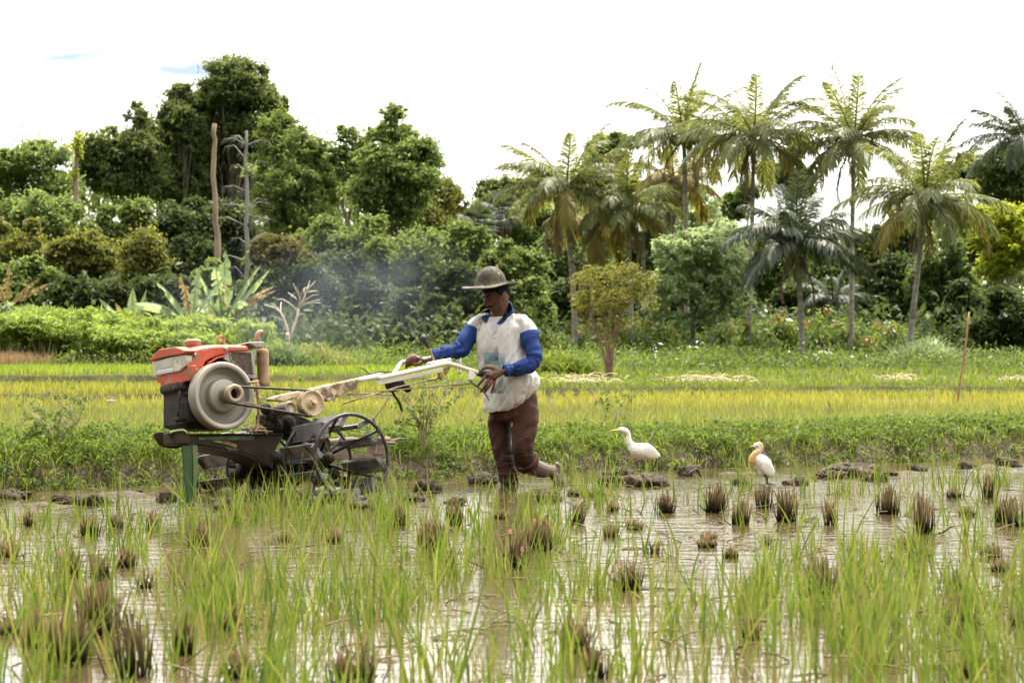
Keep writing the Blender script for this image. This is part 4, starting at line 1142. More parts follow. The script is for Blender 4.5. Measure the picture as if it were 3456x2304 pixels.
# pale light-green tuft shrub at the foot of the leaning palm, straw piles, pole, bucket
def tuft_bush(label, px, d, w, h, n, mat, L=0.16, W=0.035, name="grass_tussock"):
    x0 = atP(px, 784, d)[0]; z0 = gz1(x0, d)
    root = empty(name, (x0, d, z0), label, "grass tussock")
    m = 60
    q = rng.normal(size=(m, 2)) * np.array([w * 0.45, w * 0.35])
    z = h * (1 - (q[:, 0] / w) ** 2).clip(0.2) * rng.uniform(0.3, 0.9, m)
    cl = np.stack([q[:, 0], q[:, 1], z, np.full(m, 0.18), np.full(m, 0.18), np.full(m, 0.16)], -1)
    V, Fq = leaf_cloud(cl, n, L, W, droop=-0.1)
    P = np.stack([rng.normal(size=n // 3) * w * 0.4, rng.normal(size=n // 3) * w * 0.3, np.zeros(n // 3)], -1)
    B = blades(P, h * (0.7 + 0.5 * rng.random(n // 3)), 0.03, 0.8)
    link("foliage", mesh_np("foliage", *merge([(V, Fq), B])), mat, root)
tuft_bush("pale green grassy tussock at the leaning palm's foot", 2125, 52, 0.8, 0.75, 2200, LM["pale"])
tuft_bush("dark green rounded tussock on the bank left of the tallest palm", 1640, 50, 0.7, 0.45, 1500, LG["weed"])
tuft_bush("bright grass tussock on the ridge right of the farmer", 1290, 44, 0.9, 0.4, 1600, LG["bund"])
tuft_bush("leafy green weed mound at the cassava's front corner", 640, 43, 0.8, 0.5, 1500, LG["weed"])
tuft_bush("tangled weedy mound under the bare shrub", 720, 45, 0.9, 0.45, 1500, LG["field"])

def straw_pile(label, px, d, w, h, n):
    x0 = atP(px, 784, d)[0]; z0 = gz1(x0, d)
    root = empty("straw_pile", (x0, d, z0), label, "straw pile", "piles of cut straw on the paddy bank")
    mb = MB()
    for i in range(n):
        c = np.array([rng.normal() * w * 0.4, rng.normal() * 0.25, abs(rng.normal()) * h * 0.5 + 0.03]); a = rng.uniform(0, 6.28); l = rng.uniform(0.15, 0.4)
        dv = np.array([math.cos(a), math.sin(a) * 0.7, rng.uniform(-0.25, 0.25)]) * l
        mb.tube([c - dv / 2, c + np.array([0, 0, 0.03]), c + dv / 2], 0.007, 3, False)
    mb.build("stalks", M_straw, root)
M_straw = pm("straw", (0.42, 0.34, 0.19), (0.62, 0.52, 0.32), 5, rough=0.8)
straw_pile("long low pile of pale cut straw right of the orange-leaved bush", 1640, 37.5, 1.0, 0.13, 190)
straw_pile("small pale straw pile on the bank left of the bamboo pole", 2060, 39, 0.5, 0.10, 70)
straw_pile("dry straw heap on the ridge behind the farmer's back", 1330, 37, 0.8, 0.12, 110)
straw_pile("little straw wisp by the right end of the paddy bank", 2330, 38, 0.4, 0.08, 50)

d = 28.0
a = atP(2196, 930, d); b = atP(2230, 716, d); a[2] = gz1(a[0], d) - 0.1; b[1] += 0.1
root = empty("bamboo_pole", tuple(a), "thin weathered bamboo pole leaning upright in the yellow rice", "pole")
P = wobble(np.zeros(3), b - a, 9, 0.008)
MB().tube(P, np.linspace(0.017, 0.012, 9) * np.array([1, 1.0, 1.12, 1, 1.12, 1, 1.1, 1, 0.9]), 8).build("stick", pm("bamboo", (0.22, 0.11, 0.06), (0.36, 0.22, 0.12), 6, rough=0.7), root)
d = 27.0
a = atP(254, 950, d); a[2] = gz1(a[0], d)
root = empty("bucket", tuple(a), "small white and red pail sitting in the yellow rice", "bucket")
mb = MB(); mb.lathe([(0.05, 0.0), (0.055, 0.01), (0.068, 0.12), (0.073, 0.122), (0.073, 0.132), (0.064, 0.132), (0.05, 0.015)], (0, 0, 0.02), (0, 0, 1), 18)
mb.build("pail", pm("pail_paint", (0.55, 0.5, 0.42), (0.4, 0.14, 0.09), 12, lo=0.48, hi=0.52, rough=0.5), root)
MB().tube([(0.07 * math.cos(t), 0, 0.15 + 0.05 * math.sin(t)) for t in np.linspace(0, math.pi, 12)], 0.003, 5).build("handle", M_deadg, root)

# ================================================================== the flooded foreground
# mud clods turned up by the wheels
def lump(r, seed, flat=0.55):
    mb = MB(); r_ = np.random.default_rng(seed + 70)
    mb.ball((0, 0, 0), (r * 0.7, r * 0.55, r * 0.35), n=22, m=14)
    for i in range(13):
        a_ = r_.uniform(0, 6.28); e_ = r * math.sqrt(r_.random()) * 0.85; k_ = r * r_.uniform(0.14, 0.4)
        mb.ball((math.cos(a_) * e_, math.sin(a_) * e_ * 0.8, r * 0.3 * r_.random() * (1 - e_ / r)), (k_, k_ * r_.uniform(0.7, 1.1), k_ * r_.uniform(0.5, 0.9)), n=16, m=11)
    V = np.array(mb.v); q = V / r
    a = fbm(q[:, 0] * 2.2 + q[:, 2] * 3 + 40 + seed * 7, q[:, 1] * 2.2 + q[:, 2] * 1.7 + 9, seed, 5) - 0.47
    b = np.abs(fbm(q[:, 0] * 5 + seed, q[:, 1] * 5 + q[:, 2] * 4, seed + 3, 4) - 0.47)
    c2 = fbm(q[:, 0] * 11 + seed, q[:, 1] * 11 + q[:, 2] * 9, seed + 8, 3) - 0.45
    V *= (1 + 1.1 * a - 0.35 * b + 0.45 * c2)[:, None]
    mb.v = [tuple(p) for p in V]
    return mb.mesh("clod")
M_clod = pm("wet_clod", (0.026, 0.017, 0.011), (0.085, 0.057, 0.036), 9, rough=0.5, rough2=0.95, bump=1.0, bscale=45, bdist=0.03, spec=0.3)
CL = [lump(0.16, i) for i in range(5)]
for m in CL: m.materials.append(M_clod)
clods = [(2090, 1606, 1.1, "grey mud clod left of the front egret"), (2072, 1634, .9, "low mud clod between farmer's raised heel and front egret"), (2205, 1640, 1.5, "large mud clod under the front egret's feet"), (2332, 1604, 1.2, "mud clod right of the front egret"),
         (2490, 1632, .7, "small mud clod left of the rear egret's feet"), (2690, 1634, .9, "mud clod right of the rear egret's feet"), (2870, 1606, 2.0, "largest dark mud clod beside the bund right of the rear egret"), (2790, 1612, 1.1, "mud clod touching the largest clod's left side"),
         (2950, 1622, .9, "mud clod at the largest clod's right side"), (3100, 1588, .9, "mud clod far along the bund's foot"), (3260, 1578, .9, "small mud clod farther along the bund's foot"), (3400, 1572, 1.1, "last mud clod at the right end of the bund's foot"),
         (3010, 1602, .6, "tiny mud clod near the bund, second from the largest"), (1640, 1630, 1.2, "pale mud clod before the farmer's legs"), (1450, 1655, 1.1, "mud clod behind the cage wheel"), (1395, 1690, .9, "wet mud clod trailing the cage wheel"),
         (1540, 1700, .7, "flat mud clod between cage wheel and farmer"), (1960, 1672, .8, "mud clod under the farmer's raised foot"), (1850, 1690, 1.0, "mud clod splashed by the farmer's foot"), (60, 1682, .9, "mud clod by the bund at the left edge"), (205, 1694, .9, "mud clod in the left open water"),
         (300, 1702, 1.2, "broad flat mud clod left of the green stand leg"), (440, 1664, .7, "small mud clod near the tractor's front"), (560, 1690, .8, "mud clod at the green leg's foot"), (1230, 1712, 1.1, "mud clod pushed up by the near wheel"), (760, 1716, 1.0, "mud clod under the chassis")]
for i, (px, py, s, lab) in enumerate(clods):
    d = CH * F / (py - CY); p = at(px, py, d)
    o = link("mud_clod", CL[i % 5]); s *= 0.74; o.location = (p[0], p[1], 0.008); o.scale = (s, s, s * rng.uniform(0.9, 1.5)); o.rotation_euler = (0, 0, rng.uniform(0, 6.28))
    tag(o, lab, "mud clod", "mud clods in the churned strip")

# rice stubble: a tuft of cut brown stalks each
M_stub = pm("stubble_stalk", (0.055, 0.037, 0.015), (0.19, 0.137, 0.064), 22, spec=0.12, rough=0.85, bump=0.5, bscale=60, stretch=(1, 1, 0.25))
nt = M_stub.node_tree; N_ = nt.nodes; lk_ = nt.links.new      # the lowest centimetres are soaked
bs = N_["Principled BSDF"]; src_ = bs.inputs["Base Color"].links[0].from_socket
tcn = N_.new("ShaderNodeTexCoord"); sx_ = N_.new("ShaderNodeSeparateXYZ"); lk_(tcn.outputs["Object"], sx_.inputs[0])
q_ = N_.new("ShaderNodeMapRange"); q_.inputs["From Min"].default_value = 0.02; q_.inputs["From Max"].default_value = 0.09; q_.inputs["To Min"].default_value = 1.0; q_.inputs["To Max"].default_value = 0.0
lk_(sx_.outputs["Z"], q_.inputs["Value"]); mm = N_.new("ShaderNodeMix"); mm.data_type = "RGBA"; lk_(q_.outputs[0], mm.inputs[0]); lk_(src_, mm.inputs[6]); mm.inputs[7].default_value = (0.022, 0.014, 0.008, 1)
lk_(mm.outputs[2], bs.inputs["Base Color"])
M_egg = pm("snail_egg", (0.75, 0.22, 0.25), (0.85, 0.32, 0.36), 40, rough=0.6, bump=0.6, bscale=250)
def stubble(seed, n, spread, h, lean):
    r = np.random.default_rng(seed); mb = MB()
    for i in range(n):
        a = r.uniform(0, 6.28); q = spread * math.sqrt(r.random()) ; b = np.array([math.cos(a) * q, math.sin(a) * q, -0.05])
        l = h * r.uniform(0.7, 1.15) * (1 - 0.35 * (q / spread) ** 2)
        e = b + np.array([math.cos(a) * q * 0.12 + r.normal() * lean, math.sin(a) * q * 0.12 + r.normal() * lean, l + 0.05])
        if r.random() < 0.07: e = b + np.array([r.normal() * 0.14, r.normal() * 0.1, l * 0.5])
        w = r.uniform(0.0022, 0.0042)
        mb.tube([b, (b + e) / 2 + r.normal(size=3) * 0.006, e], [w * 1.2, w, w * 0.7], 5)
    return mb.mesh("stubble")
SB = [stubble(i, n, sp, 0.17, ln) for i, (n, sp, ln) in enumerate(((60, 0.045, 0.012), (80, 0.055, 0.018), (46, 0.04, 0.03), (76, 0.06, 0.03), (34, 0.035, 0.02), (95, 0.06, 0.015)))]
for m in SB: m.materials.append(M_stub)
st = [(0, z, b, h) for z, b, h in ((240, 1240, 220), (450, 1350, 330), (870, 1430, 400), (650, 1150, 300), (1200, 1290, 260), (830, 710, 110), (660, 800, 160), (460, 780, 170), (950, 850, 120), (600, 500, 120), (180, 440, 100), (770, 450, 90), (1010, 460, 110),
      (1320, 580, 140), (1880, 540, 60), (1600, 1440, 160), (1520, 1130, 150), (2280, 1470, 180), (2220, 560, 100), (30, 1150, 110), (1270, 880, 100), (60, 640, 90))]
st += [(1200, z, b, h) for z, b, h in ((470, 600, 170), (510, 600, 180), (660, 430, 140), (1220, 600, 200), (1060, 720, 250), (1800, 860, 170), (1460, 430, 150), (2050, 350, 120), (1700, 340, 60), (1690, 510, 80), (1980, 620, 80), (1600, 250, 60), (630, 700, 100),
      (280, 430, 130), (960, 390, 50), (1850, 460, 40), (50, 1470, 250), (1460, 1270, 200), (1590, 1440, 200), (2330, 580, 60))]
st += [(2256, z, b, h) for z, b, h in ((470, 430, 160), (310, 350, 160), (630, 320, 150), (790, 410, 190), (1070, 430, 150), (1450, 360, 160), (1690, 490, 230), (2220, 410, 150), (2300, 440, 170), (1970, 370, 50), (600, 850, 140), (1000, 900, 230), (410, 650, 50),
      (270, 540, 40), (650, 560, 30), (1580, 580, 50), (1690, 640, 60), (2140, 640, 80), (1890, 850, 100), (2200, 740, 60), (550, 1190, 140), (1960, 1100, 200), (2120, 250, 150), (1890, 250, 60), (2330, 1090, 100), (1960, 1450, 150))]
notable = {1: "wide splayed stubble tuft with snapped stalks low at the left", 2: "tallest thick stubble tuft in the left foreground", 0: "dark upright stubble tuft at the left before the splayed one", 4: "dense stubble tuft right of the tallest left one", 22: "stubble tuft of two upright posts in open water below the cage wheel",
           26: "stubble tuft holding pink snail eggs below the farmer", 25: "slim leaning stubble pair right of the egg-bearing tuft", 42: "upright stubble tuft right under the rear egret, standing in bright water", 45: "wide fanned stubble tuft of separate stalks right of the rear egret", 48: "largest stubble tuft in the open water at right, dark at its foot",
           47: "dark pointed stubble tuft behind the largest right-hand one", 49: "first stubble tuft of the pair at the far right", 50: "second stubble tuft of the pair at the far right", 53: "ragged big stubble tuft among green shoots at right", 27: "broad stubble tuft with a clear reflection below the front egret", 29: "square stubble tuft below the front egret's clod", 28: "brown broken stubble tuft behind the farmer's heel"}
egg_on = {7: 1, 26: 2, 25: 1, 55: 1}
for i, (x0, zx, zb, h) in enumerate(st):
    px = x0 + zx * 0.5102; py = 1550 + zb * 0.5102; d = CH * F / (py - CY); p = at(px, py, d)
    hm = 1.18 * h * 0.5102 * d / F
    s = max(0.35, hm / 0.17)
    o = link("rice_stubble", SB[i % 6]); o.location = (p[0], p[1], 0.0); ws = min(1.5, max(0.75, s ** 0.5)); o.scale = (ws, ws, s); o.rotation_euler = (rng.normal() * 0.08, rng.normal() * 0.08, rng.uniform(0, 6.28))
    lab = notable.get(i, "brown cut rice stubble tuft among green shoots in the flooded field" if s > 0.75 else "low broken rice stubble tuft barely above the muddy water")
    tag(o, lab, "rice stubble", "rice stubble tufts in the flooded field")
    for e in range(egg_on.get(i, 0)):
        mb = MB()
        for q in range(26):
            a = rng.uniform(0, 6.28); z = rng.uniform(-0.014, 0.014); r = 0.007 * math.sqrt(max(0.1, 1 - (z / 0.018) ** 2)); mb.ball((r * 0.7 * math.cos(a), r * 0.7 * math.sin(a), z * 0.75), 0.0026, n=6, m=4)
        eo = mb.build("snail_eggs", M_egg); eo.location = (p[0] + 0.03 * (e * 2 - 1), p[1] - 0.07, hm * (0.85 - 0.4 * e))
        tag(eo, "pink snail egg cluster stuck to a stubble stalk" if i != 26 else ("lower" if e else "upper") + " pink snail egg cluster on the stubble tuft below the farmer", "snail eggs", "pink snail egg clusters")

# green rice shoots, by clump
def shoot_density(x, y):
    px = CX + x / y * F; py = CY + CH * F / y
    right = ss(1900, 2250, px); near = ss(1800, 2050, py)
    dens = 0.40 - 0.26 * right * (1 - near) + 0.48 * near
    dens *= 0.25 + 1.1 * ss(0.3, 0.6, fbm(x * 1.3, y * 0.7, 91))
    gap = (1 - ss(500, 900, px)) * ss(1900, 2000, py)      # opener water at the lower left
    dens *= 1 - 0.55 * gap
    s = bund_s(x, y)
    dens *= 1 - 0.85 * ss(-2.6, -1.4, s)
    for bx_, by_ in ((1.02, 16.6), (1.9, 15.9)):      # trampled round the birds
        dens = dens * (1 - 0.9 * np.exp(-(((x - bx_ * y / by_) / 0.16) ** 2)) * (y > 13.4))
    return np.clip(dens, 0, 1) * (s < -0.12)
cxs, cys = scatter(3800, 5.6, 18.5, 0.5, shoot_density, power=0.75)
nb = rng.integers(3, 13, len(cxs))
ci = np.repeat(np.arange(len(cxs)), nb)
bx = cxs[ci] + rng.normal(size=len(ci)) * 0.035; by = cys[ci] + rng.normal(size=len(ci)) * 0.035
ch = np.clip(rng.normal(0.215, 0.08, len(cxs)), 0.08, 0.45)
h = ch[ci] * rng.uniform(0.5, 1.25, len(ci)) * (1 + 0.25 * (by < 8))
A = blades(np.stack([bx, by, 0 * bx - 0.03], -1), h + 0.03, 0.0055 + 0.006 * rng.random(len(ci)), 0.30, S=5, spread=0.15)
fx, fy = scatter(9000, 5.6, 18.0, 0.5, lambda x, y: shoot_density(x, y) * 0.9 + 0.06 * (bund_s(x, y) < -0.5))
H_ = blades(np.stack([fx, fy, 0 * fx - 0.02], -1), 0.06 + 0.16 * rng.random(len(fx)) ** 1.5, 0.0032, 0.7, S=3, spread=0.25)
B = blades(np.array([[-0.092, 8.6, -0.03], [0.9, 7.4, -0.03], [-1.6, 7.8, -0.03]]), [0.74, 0.5, 0.52], 0.013, 0.12, S=6, spread=0.03)
tag(link("rice_shoots", mesh_np("rice_shoots", *merge([A, B, H_])), LG["rice"]), kind="stuff")
print("SHOOTS", len(ci))
M_float = pm("sodden_straw", (0.07, 0.045, 0.02), (0.2, 0.14, 0.07), 14, rough=0.75)
# fallen stalks and floating bits of straw
mb = MB()
fx, fy = scatter(650, 5.8, 18, 0.4, lambda x, y: (bund_s(x, y) < -0.2) * 0.9)
for x_, y_ in zip(fx, fy):
    a = rng.uniform(0, 6.28); l = rng.uniform(0.04, 0.22); dv = np.array([math.cos(a), math.sin(a), rng.uniform(-0.1, 0.35)]) * l
    c = np.array([x_, y_, 0.004]); mb.tube([c, c + dv * 0.5 + np.array([0, 0, 0.008]), c + dv], [0.004, 0.0035, 0.0025], 4, False)
tag(mb.build("floating_straw", M_float), kind="stuff")

# weeds growing on the bund behind the cage wheel
def weed(label, px, py, d, h, n):
    p = at(px, py, d); z0 = gz1(p[0], d)
    root = empty("weed_plant", (p[0], d, z0), label, "weed", "tall weeds on the bund")
    mb = MB(); cl = []
    for i in range(n):
        a = rng.uniform(0, 6.28); e = np.array([math.cos(a) * 0.22, math.sin(a) * 0.15, h * rng.uniform(0.6, 1.05)])
        q = [np.zeros(3), e * np.array([0.3, 0.3, 0.5]), e]
        mb.tube(q, [0.005, 0.004, 0.002], 4, False)
        for t in np.linspace(0.3, 1, 8):
            c = q[1] + (q[2] - q[1]) * (t - 0.3) / 0.7; dv = rng.normal(size=3) * 0.06; mb.tube([c, c + dv], 0.002, 3, False); cl.append([*(c + dv), 0.025, 0.025, 0.02])
    mb.build("stem", M_cstem, root)
    V, Fq = leaf_cloud(np.array(cl), n * 55, 0.035, 0.016)
    link("foliage", mesh_np("foliage", V, Fq), LG["weed"], root)
weed("wiry small-leaved weed between cage wheel and farmer", 1430, 1560, 17.3, 0.55, 14)
weed("dark berried weed stalks behind the air cleaner", 925, 1400, 17.0, 0.5, 8)
weed("thin dry weed stalk rising behind the front egret", 2060, 1450, 19.0, 0.42, 4)
weed("leafy weed on the bund at the left before the yellow rice", 190, 1500, 16.2, 0.36, 9)
weed("tall leafy weed with orange flowers at left on the bund", 175, 1420, 17.0, 0.45, 8)

def verts_(me):
    a = np.zeros(len(me.vertices) * 3, np.float32); me.vertices.foreach_get("co", a); return a.reshape(-1, 3).astype(float)
def setv_(me, V): me.vertices.foreach_set("co", np.ascontiguousarray(V, np.float32).ravel()); me.update()

# ================================================================== walking tractor with cage wheels
TA, TR = rad(37), rad(6.5)
tH = np.array([-math.cos(TA), -math.sin(TA), 0]); tN0 = np.array([math.sin(TA), -math.cos(TA), 0]); tZ = np.array([0, 0, 1.0])
tN = math.cos(TR) * tN0 + math.sin(TR) * tZ
tW = math.cos(TR) * tZ - math.sin(TR) * tN0
tO = at(953, 1152, 15.0); tO[2] = 0.0
CAM = np.array([0, 0, CH])
WC = (-0.065, 0, 0.215)      # centre of the cage wheels
def ray(px, py): return np.array([(px - CX) / F, 1.0, -(py - CY) / F])
def iv(px, py, v):
    r = ray(px, py); t = (v - (CAM - tO).dot(tN)) / r.dot(tN); p = CAM + t * r - tO
    return (p.dot(tH), p.dot(tW))
def iu(px, py, u):
    r = ray(px, py); t = (u - (CAM - tO).dot(tH)) / r.dot(tH); p = CAM + t * r - tO
    return (p.dot(tN), p.dot(tW))
Z1 = lambda x, y: (480 + 0.24231 * x, 1080 + 0.24231 * y)
Z2 = lambda x, y: (880 + 0.30606 * x, 1240 + 0.30606 * y)
Z3 = lambda x, y: (540 + 0.21688 * x, 1380 + 0.21688 * y)
Z4 = lambda x, y: (1280 + 0.20408 * x, 1100 + 0.20408 * y)
def poly(Z, v, P): return [iv(*Z(*p), v) for p in P]
def path(Z, v, P):
    vs = np.broadcast_to(np.asarray(v, float), (len(P),))
    out = []
    for p, q in zip(P, vs):
        a, b = iv(*Z(*p), q); out.append((a, q, b))
    return np.array(out)
def smooth(P, n=24):
    """Catmull-Rom through the points"""
    P = np.asarray(P, float); Q = np.concatenate([[2 * P[0] - P[1]], P, [2 * P[-1] - P[-2]]])
    out = []; m = len(P) - 1
    for i in range(m):
        p0, p1, p2, p3 = Q[i:i + 4]
        for t in np.linspace(0, 1, max(2, n // m), endpoint=False):
            out.append(0.5 * ((2 * p1) + (p2 - p0) * t + (2 * p0 - 5 * p1 + 4 * p2 - p3) * t * t + (3 * p1 - p0 - 3 * p2 + p3) * t ** 3))
    out.append(P[-1]); return np.array(out)

M_red = pm("red_paint", (0.44, 0.052, 0.018), (0.56, 0.09, 0.03), 5, rough=0.35, rough2=0.6, c3=(0.24, 0.12, 0.07), s3=11, t3=0.56, bump=0.12, bscale=40)
M_dust = pm("dusty_metal", (0.245, 0.22, 0.18), (0.33, 0.30, 0.25), 5, rough=0.5, metal=0.25, bump=0.1, bscale=60)
M_dust2 = pm("worn_pulley_metal", (0.22, 0.165, 0.12), (0.36, 0.28, 0.21), 8, rough=0.45, metal=0.35, bump=0.15, bscale=60)
M_tan = pm("tan_pulley_paint", (0.42, 0.30, 0.17), (0.55, 0.42, 0.26), 9, rough=0.6, c3=(0.14, 0.09, 0.05), s3=12, t3=0.56, bump=0.3, bscale=50)
M_rust = pm("rusty_tin", (0.22, 0.12, 0.06), (0.40, 0.26, 0.155), 9, rough=0.8, bump=0.35, bscale=70, c3=(0.16, 0.075, 0.04), s3=18, t3=0.6)
M_block = pm("engine_casting", (0.014, 0.012, 0.010), (0.04, 0.033, 0.026), 7, rough=0.7, bump=0.5, bscale=40, spec=0.22)
M_oil = pm("oily_mud", (0.010, 0.007, 0.005), (0.035, 0.023, 0.015), 10, rough=0.55, rough2=0.85, bump=0.9, bscale=35, bdist=0.02, spec=0.22)
M_frame = pm("chassis_paint", (0.016, 0.012, 0.007), (0.045, 0.031, 0.016), 5, rough=0.6, bump=0.4, bscale=45, c3=(0.025, 0.07, 0.012), s3=6, t3=0.60, spec=0.22)
M_green = pm("green_paint", (0.016, 0.048, 0.006), (0.03, 0.08, 0.009), 7, rough=0.5, c3=(0.07, 0.05, 0.03), s3=9, t3=0.56, bump=0.2, bscale=40)
M_white = pm("cream_paint", (0.66, 0.61, 0.50), (0.74, 0.70, 0.60), 6, rough=0.4, c3=(0.30, 0.17, 0.085), s3=16, t3=0.64, bump=0.12, bscale=50)
M_beam = pm("muddy_cream_paint", (0.40, 0.29, 0.16), (0.58, 0.47, 0.32), 7, rough=0.65, c3=(0.14, 0.085, 0.045), s3=11, t3=0.50, bump=0.35, bscale=40)
M_steel = pm("grey_paddle_steel", (0.15, 0.15, 0.155), (0.27, 0.267, 0.27), 6, rough=0.5, metal=0.3, c3=(0.08, 0.055, 0.04), s3=7, t3=0.56, bump=0.25, bscale=40)
M_dsteel = pm("dark_wheel_steel", (0.022, 0.022, 0.026), (0.06, 0.056, 0.055), 7, rough=0.45, metal=0.3, c3=(0.09, 0.06, 0.04), s3=10, t3=0.57, bump=0.25, bscale=40)
M_rubber = pm("black_rubber", (0.02, 0.02, 0.02), (0.045, 0.04, 0.036), 8, rough=0.6, bump=0.2, bscale=60)
M_rod = pm("muddy_rod", (0.20, 0.14, 0.09), (0.36, 0.27, 0.18), 9, rough=0.7, bump=0.3, bscale=80)
M_lens = pm("dirty_headlight_glass", (0.50, 0.47, 0.38), (0.66, 0.63, 0.53), 5, rough=0.18, rough2=0.4, c3=(0.30, 0.26, 0.18), s3=5, t3=0.6, spec=0.8)
M_refl = pm("chrome_reflector", (0.8, 0.8, 0.78), None, rough=0.12, metal=1.0)
M_black = pm("black_opening", (0.006, 0.006, 0.006), None, rough=0.9)
M_grille = pm("dusty_radiator_core", (0.045, 0.032, 0.022), (0.12, 0.085, 0.055), 40, rough=0.8, bump=0.8, bscale=220, bdist=0.01)
M_greymetal = pm("grey_worn_plate", (0.26, 0.235, 0.2), (0.38, 0.35, 0.30), 8, rough=0.55, metal=0.2, c3=(0.16, 0.10, 0.06), s3=14, t3=0.6)

mt = Matrix(((tH[0], tN[0], tW[0], tO[0]), (tH[1], tN[1], tW[1], tO[1]), (tH[2], tN[2], tW[2], tO[2]), (0, 0, 0, 1)))
TRC = empty("walking_tractor", None, "muddy two-wheeled walking tractor with red engine hood and iron cage wheels", "walking tractor", mtx=mt)
AN = (0, 1, 0); AW = (0, 0, 1)

# --- engine hood, headlight, cap, eye
hv = 0.205
hood = poly(Z1, hv, [(652, 500), (668, 424), (760, 392), (860, 366), (980, 352), (1100, 345), (1300, 345), (1480, 352), (1492, 408), (1205, 414), (1190, 462), (1100, 484), (1010, 508), (935, 545), (880, 582), (856, 645), (862, 700), (842, 758), (800, 800), (745, 832), (700, 848), (652, 852)])
mb = MB(); n = len(hood)
prof = np.array(hood); cen = np.array([prof[:, 0].mean(), prof[0:, 1].mean()])
R3 = []
for v, sh, dz in ((-hv, 0.0, -0.012), (-hv * 0.9, 0, 0.0), (-hv * 0.5, 0, 0.012), (0, 0, 0.016), (hv * 0.5, 0, 0.012), (hv * 0.9, 0, 0.0), (hv, 0, -0.012)):
    q = prof.copy(); top = (q[:, 1] > prof[1, 1] - 0.004)
    q[top, 1] += dz
    nose = q[:, 0] > prof[1, 0] - 0.03
    q[nose, 0] += 0.02 * (1 - (v / hv) ** 2)
    R3.append([(a, v, b) for a, b in q])
mb.rings(R3)
hd = mb.build("hood", M_red, TRC, 0.010, 3)
for p in hd.data.polygons: p.use_smooth = False
uf = prof[0, 0] + 0.012
# nose lip above the lamp
lip = [iu(*Z1(*p), uf) for p in [(160, 545), (300, 405), (520, 372), (668, 428), (648, 462), (600, 478), (400, 510), (165, 572)]]
MB().prism([(a, b) for a, b in lip], uf - 0.05, uf + 0.035, axes=(1, 0, 2)).build("nose_lip", M_red, TRC, 0.012, 3)
chin = [iu(*Z1(*p), uf) for p in [(190, 780), (235, 868), (300, 878), (560, 872), (655, 838), (655, 640), (640, 500)]]
chin = [chin[0], chin[1], chin[2], chin[3], chin[4], chin[5], iu(*Z1(640, 620), uf), iu(*Z1(565, 722), uf), iu(*Z1(205, 800), uf)]
MB().prism(chin, uf - 0.05, uf + 0.012, axes=(1, 0, 2)).build("nose_panel", M_red, TRC, 0.008, 3)
ln = [iu(*Z1(*p), uf) for p in [(168, 578), (400, 522), (618, 478), (638, 500), (640, 560), (628, 625), (596, 680), (555, 712), (400, 745), (206, 792), (190, 740)]]
lo = MB().prism(ln, uf - 0.03, uf + 0.022, axes=(1, 0, 2)).build("headlight", M_lens, TRC, 0.008, 3)
mb = MB()
for i in range(9):     # ribbed end of the lens
    t = i / 8; a = iu(*Z1(545, 515 + 160 * t), uf + 0.022); b = iu(*Z1(620 - 26 * t * t, 500 + 140 * t), uf + 0.022)
    mb.tube([(uf + 0.022, a[0], a[1]), (uf + 0.022, b[0], b[1])], 0.0042, 6)
for i in range(9):
    t = i / 8; a = iu(*Z1(182 + 16 * t, 590 + 170 * t), uf + 0.022); b = iu(*Z1(196 + 16 * t, 588 + 168 * t), uf + 0.022)
    mb.tube([(uf + 0.022, a[0], a[1]), (uf + 0.022, b[0], b[1])], 0.004, 6)
mb.build("lens_rib", M_lens, lo)
rf = [iu(*Z1(*p), uf) for p in [(235, 708), (478, 668), (478, 722), (240, 762)]]
MB().prism(rf, uf + 0.015, uf + 0.0245, axes=(1, 0, 2)).build("reflector", M_refl, lo, 0.002)
bx = [iu(*Z1(*p), uf) for p in [(205, 575), (480, 520), (482, 650), (222, 700)]]
MB().prism(bx, uf + 0.015, uf + 0.0235, axes=(1, 0, 2)).build("lens_pane", pm("lens_pane_glass", (0.42, 0.40, 0.33), (0.56, 0.53, 0.45), 8, rough=0.12, spec=0.9), lo, 0.002)
u, w = iv(*Z1(705, 330), 0.0)
mb = MB(); mb.lathe([(0.052, -0.03), (0.052, 0.005), (0.056, 0.008), (0.058, 0.020), (0.050, 0.026), (0.0, 0.028)], (u, 0, w), AW, 28)
mb.build("fuel_cap", M_greymetal, TRC)
MB().lathe([(0.047, -0.03), (0.05, 0.008)], (u, 0, w - 0.012), AW, 28).build("filler_neck", M_red, TRC)
u, w = iv(*Z1(1100, 272), 0.02)
MB().tube([(u + 0.024 * math.cos(t), 0.02, w + 0.024 * math.sin(t)) for t in np.linspace(-1.2, 4.3, 22)], 0.0095, 8).build("lifting_eye", M_rust, TRC)
pl = poly(Z1, 0.13, [(1385, 335), (1420, 322), (1600, 316), (1622, 330), (1622, 362), (1590, 396), (1500, 400), (1470, 372)])
MB().prism(pl, -0.02, 0.215).build("top_plate", M_greymetal, TRC, 0.006)
mb = MB()
for (x, y) in ((730, 478), (742, 690), (1165, 398)):
    u, w = iv(*Z1(x, y), hv + 0.004); mb.lathe([(0.016, -0.01), (0.0165, 0.002), (0.010, 0.003)], (u, hv + 0.002, w), AN, 14, ref=AW); mb.lathe([(0.008, 0), (0.008, 0.009), (0.0, 0.010)], (u, hv + 0.003, w), AN, 6, ref=AW)
mb.build("hood_bolt", M_greymetal, TRC)
mb = MB()    # worn-off lettering on the hood side: only slanted smears of paint are left
for i, (x, w_) in enumerate(((840, 26), (868, 22), (892, 30), (926, 20), (948, 24))):
    q = poly(Z1, hv + 0.001, [(x, 432 - i * 6), (x + 10, 398 - i * 4), (x + w_, 394 - i * 4), (x + w_ - 8, 432 - i * 6)]); mb.prism(q, hv - 0.004, hv + 0.002)
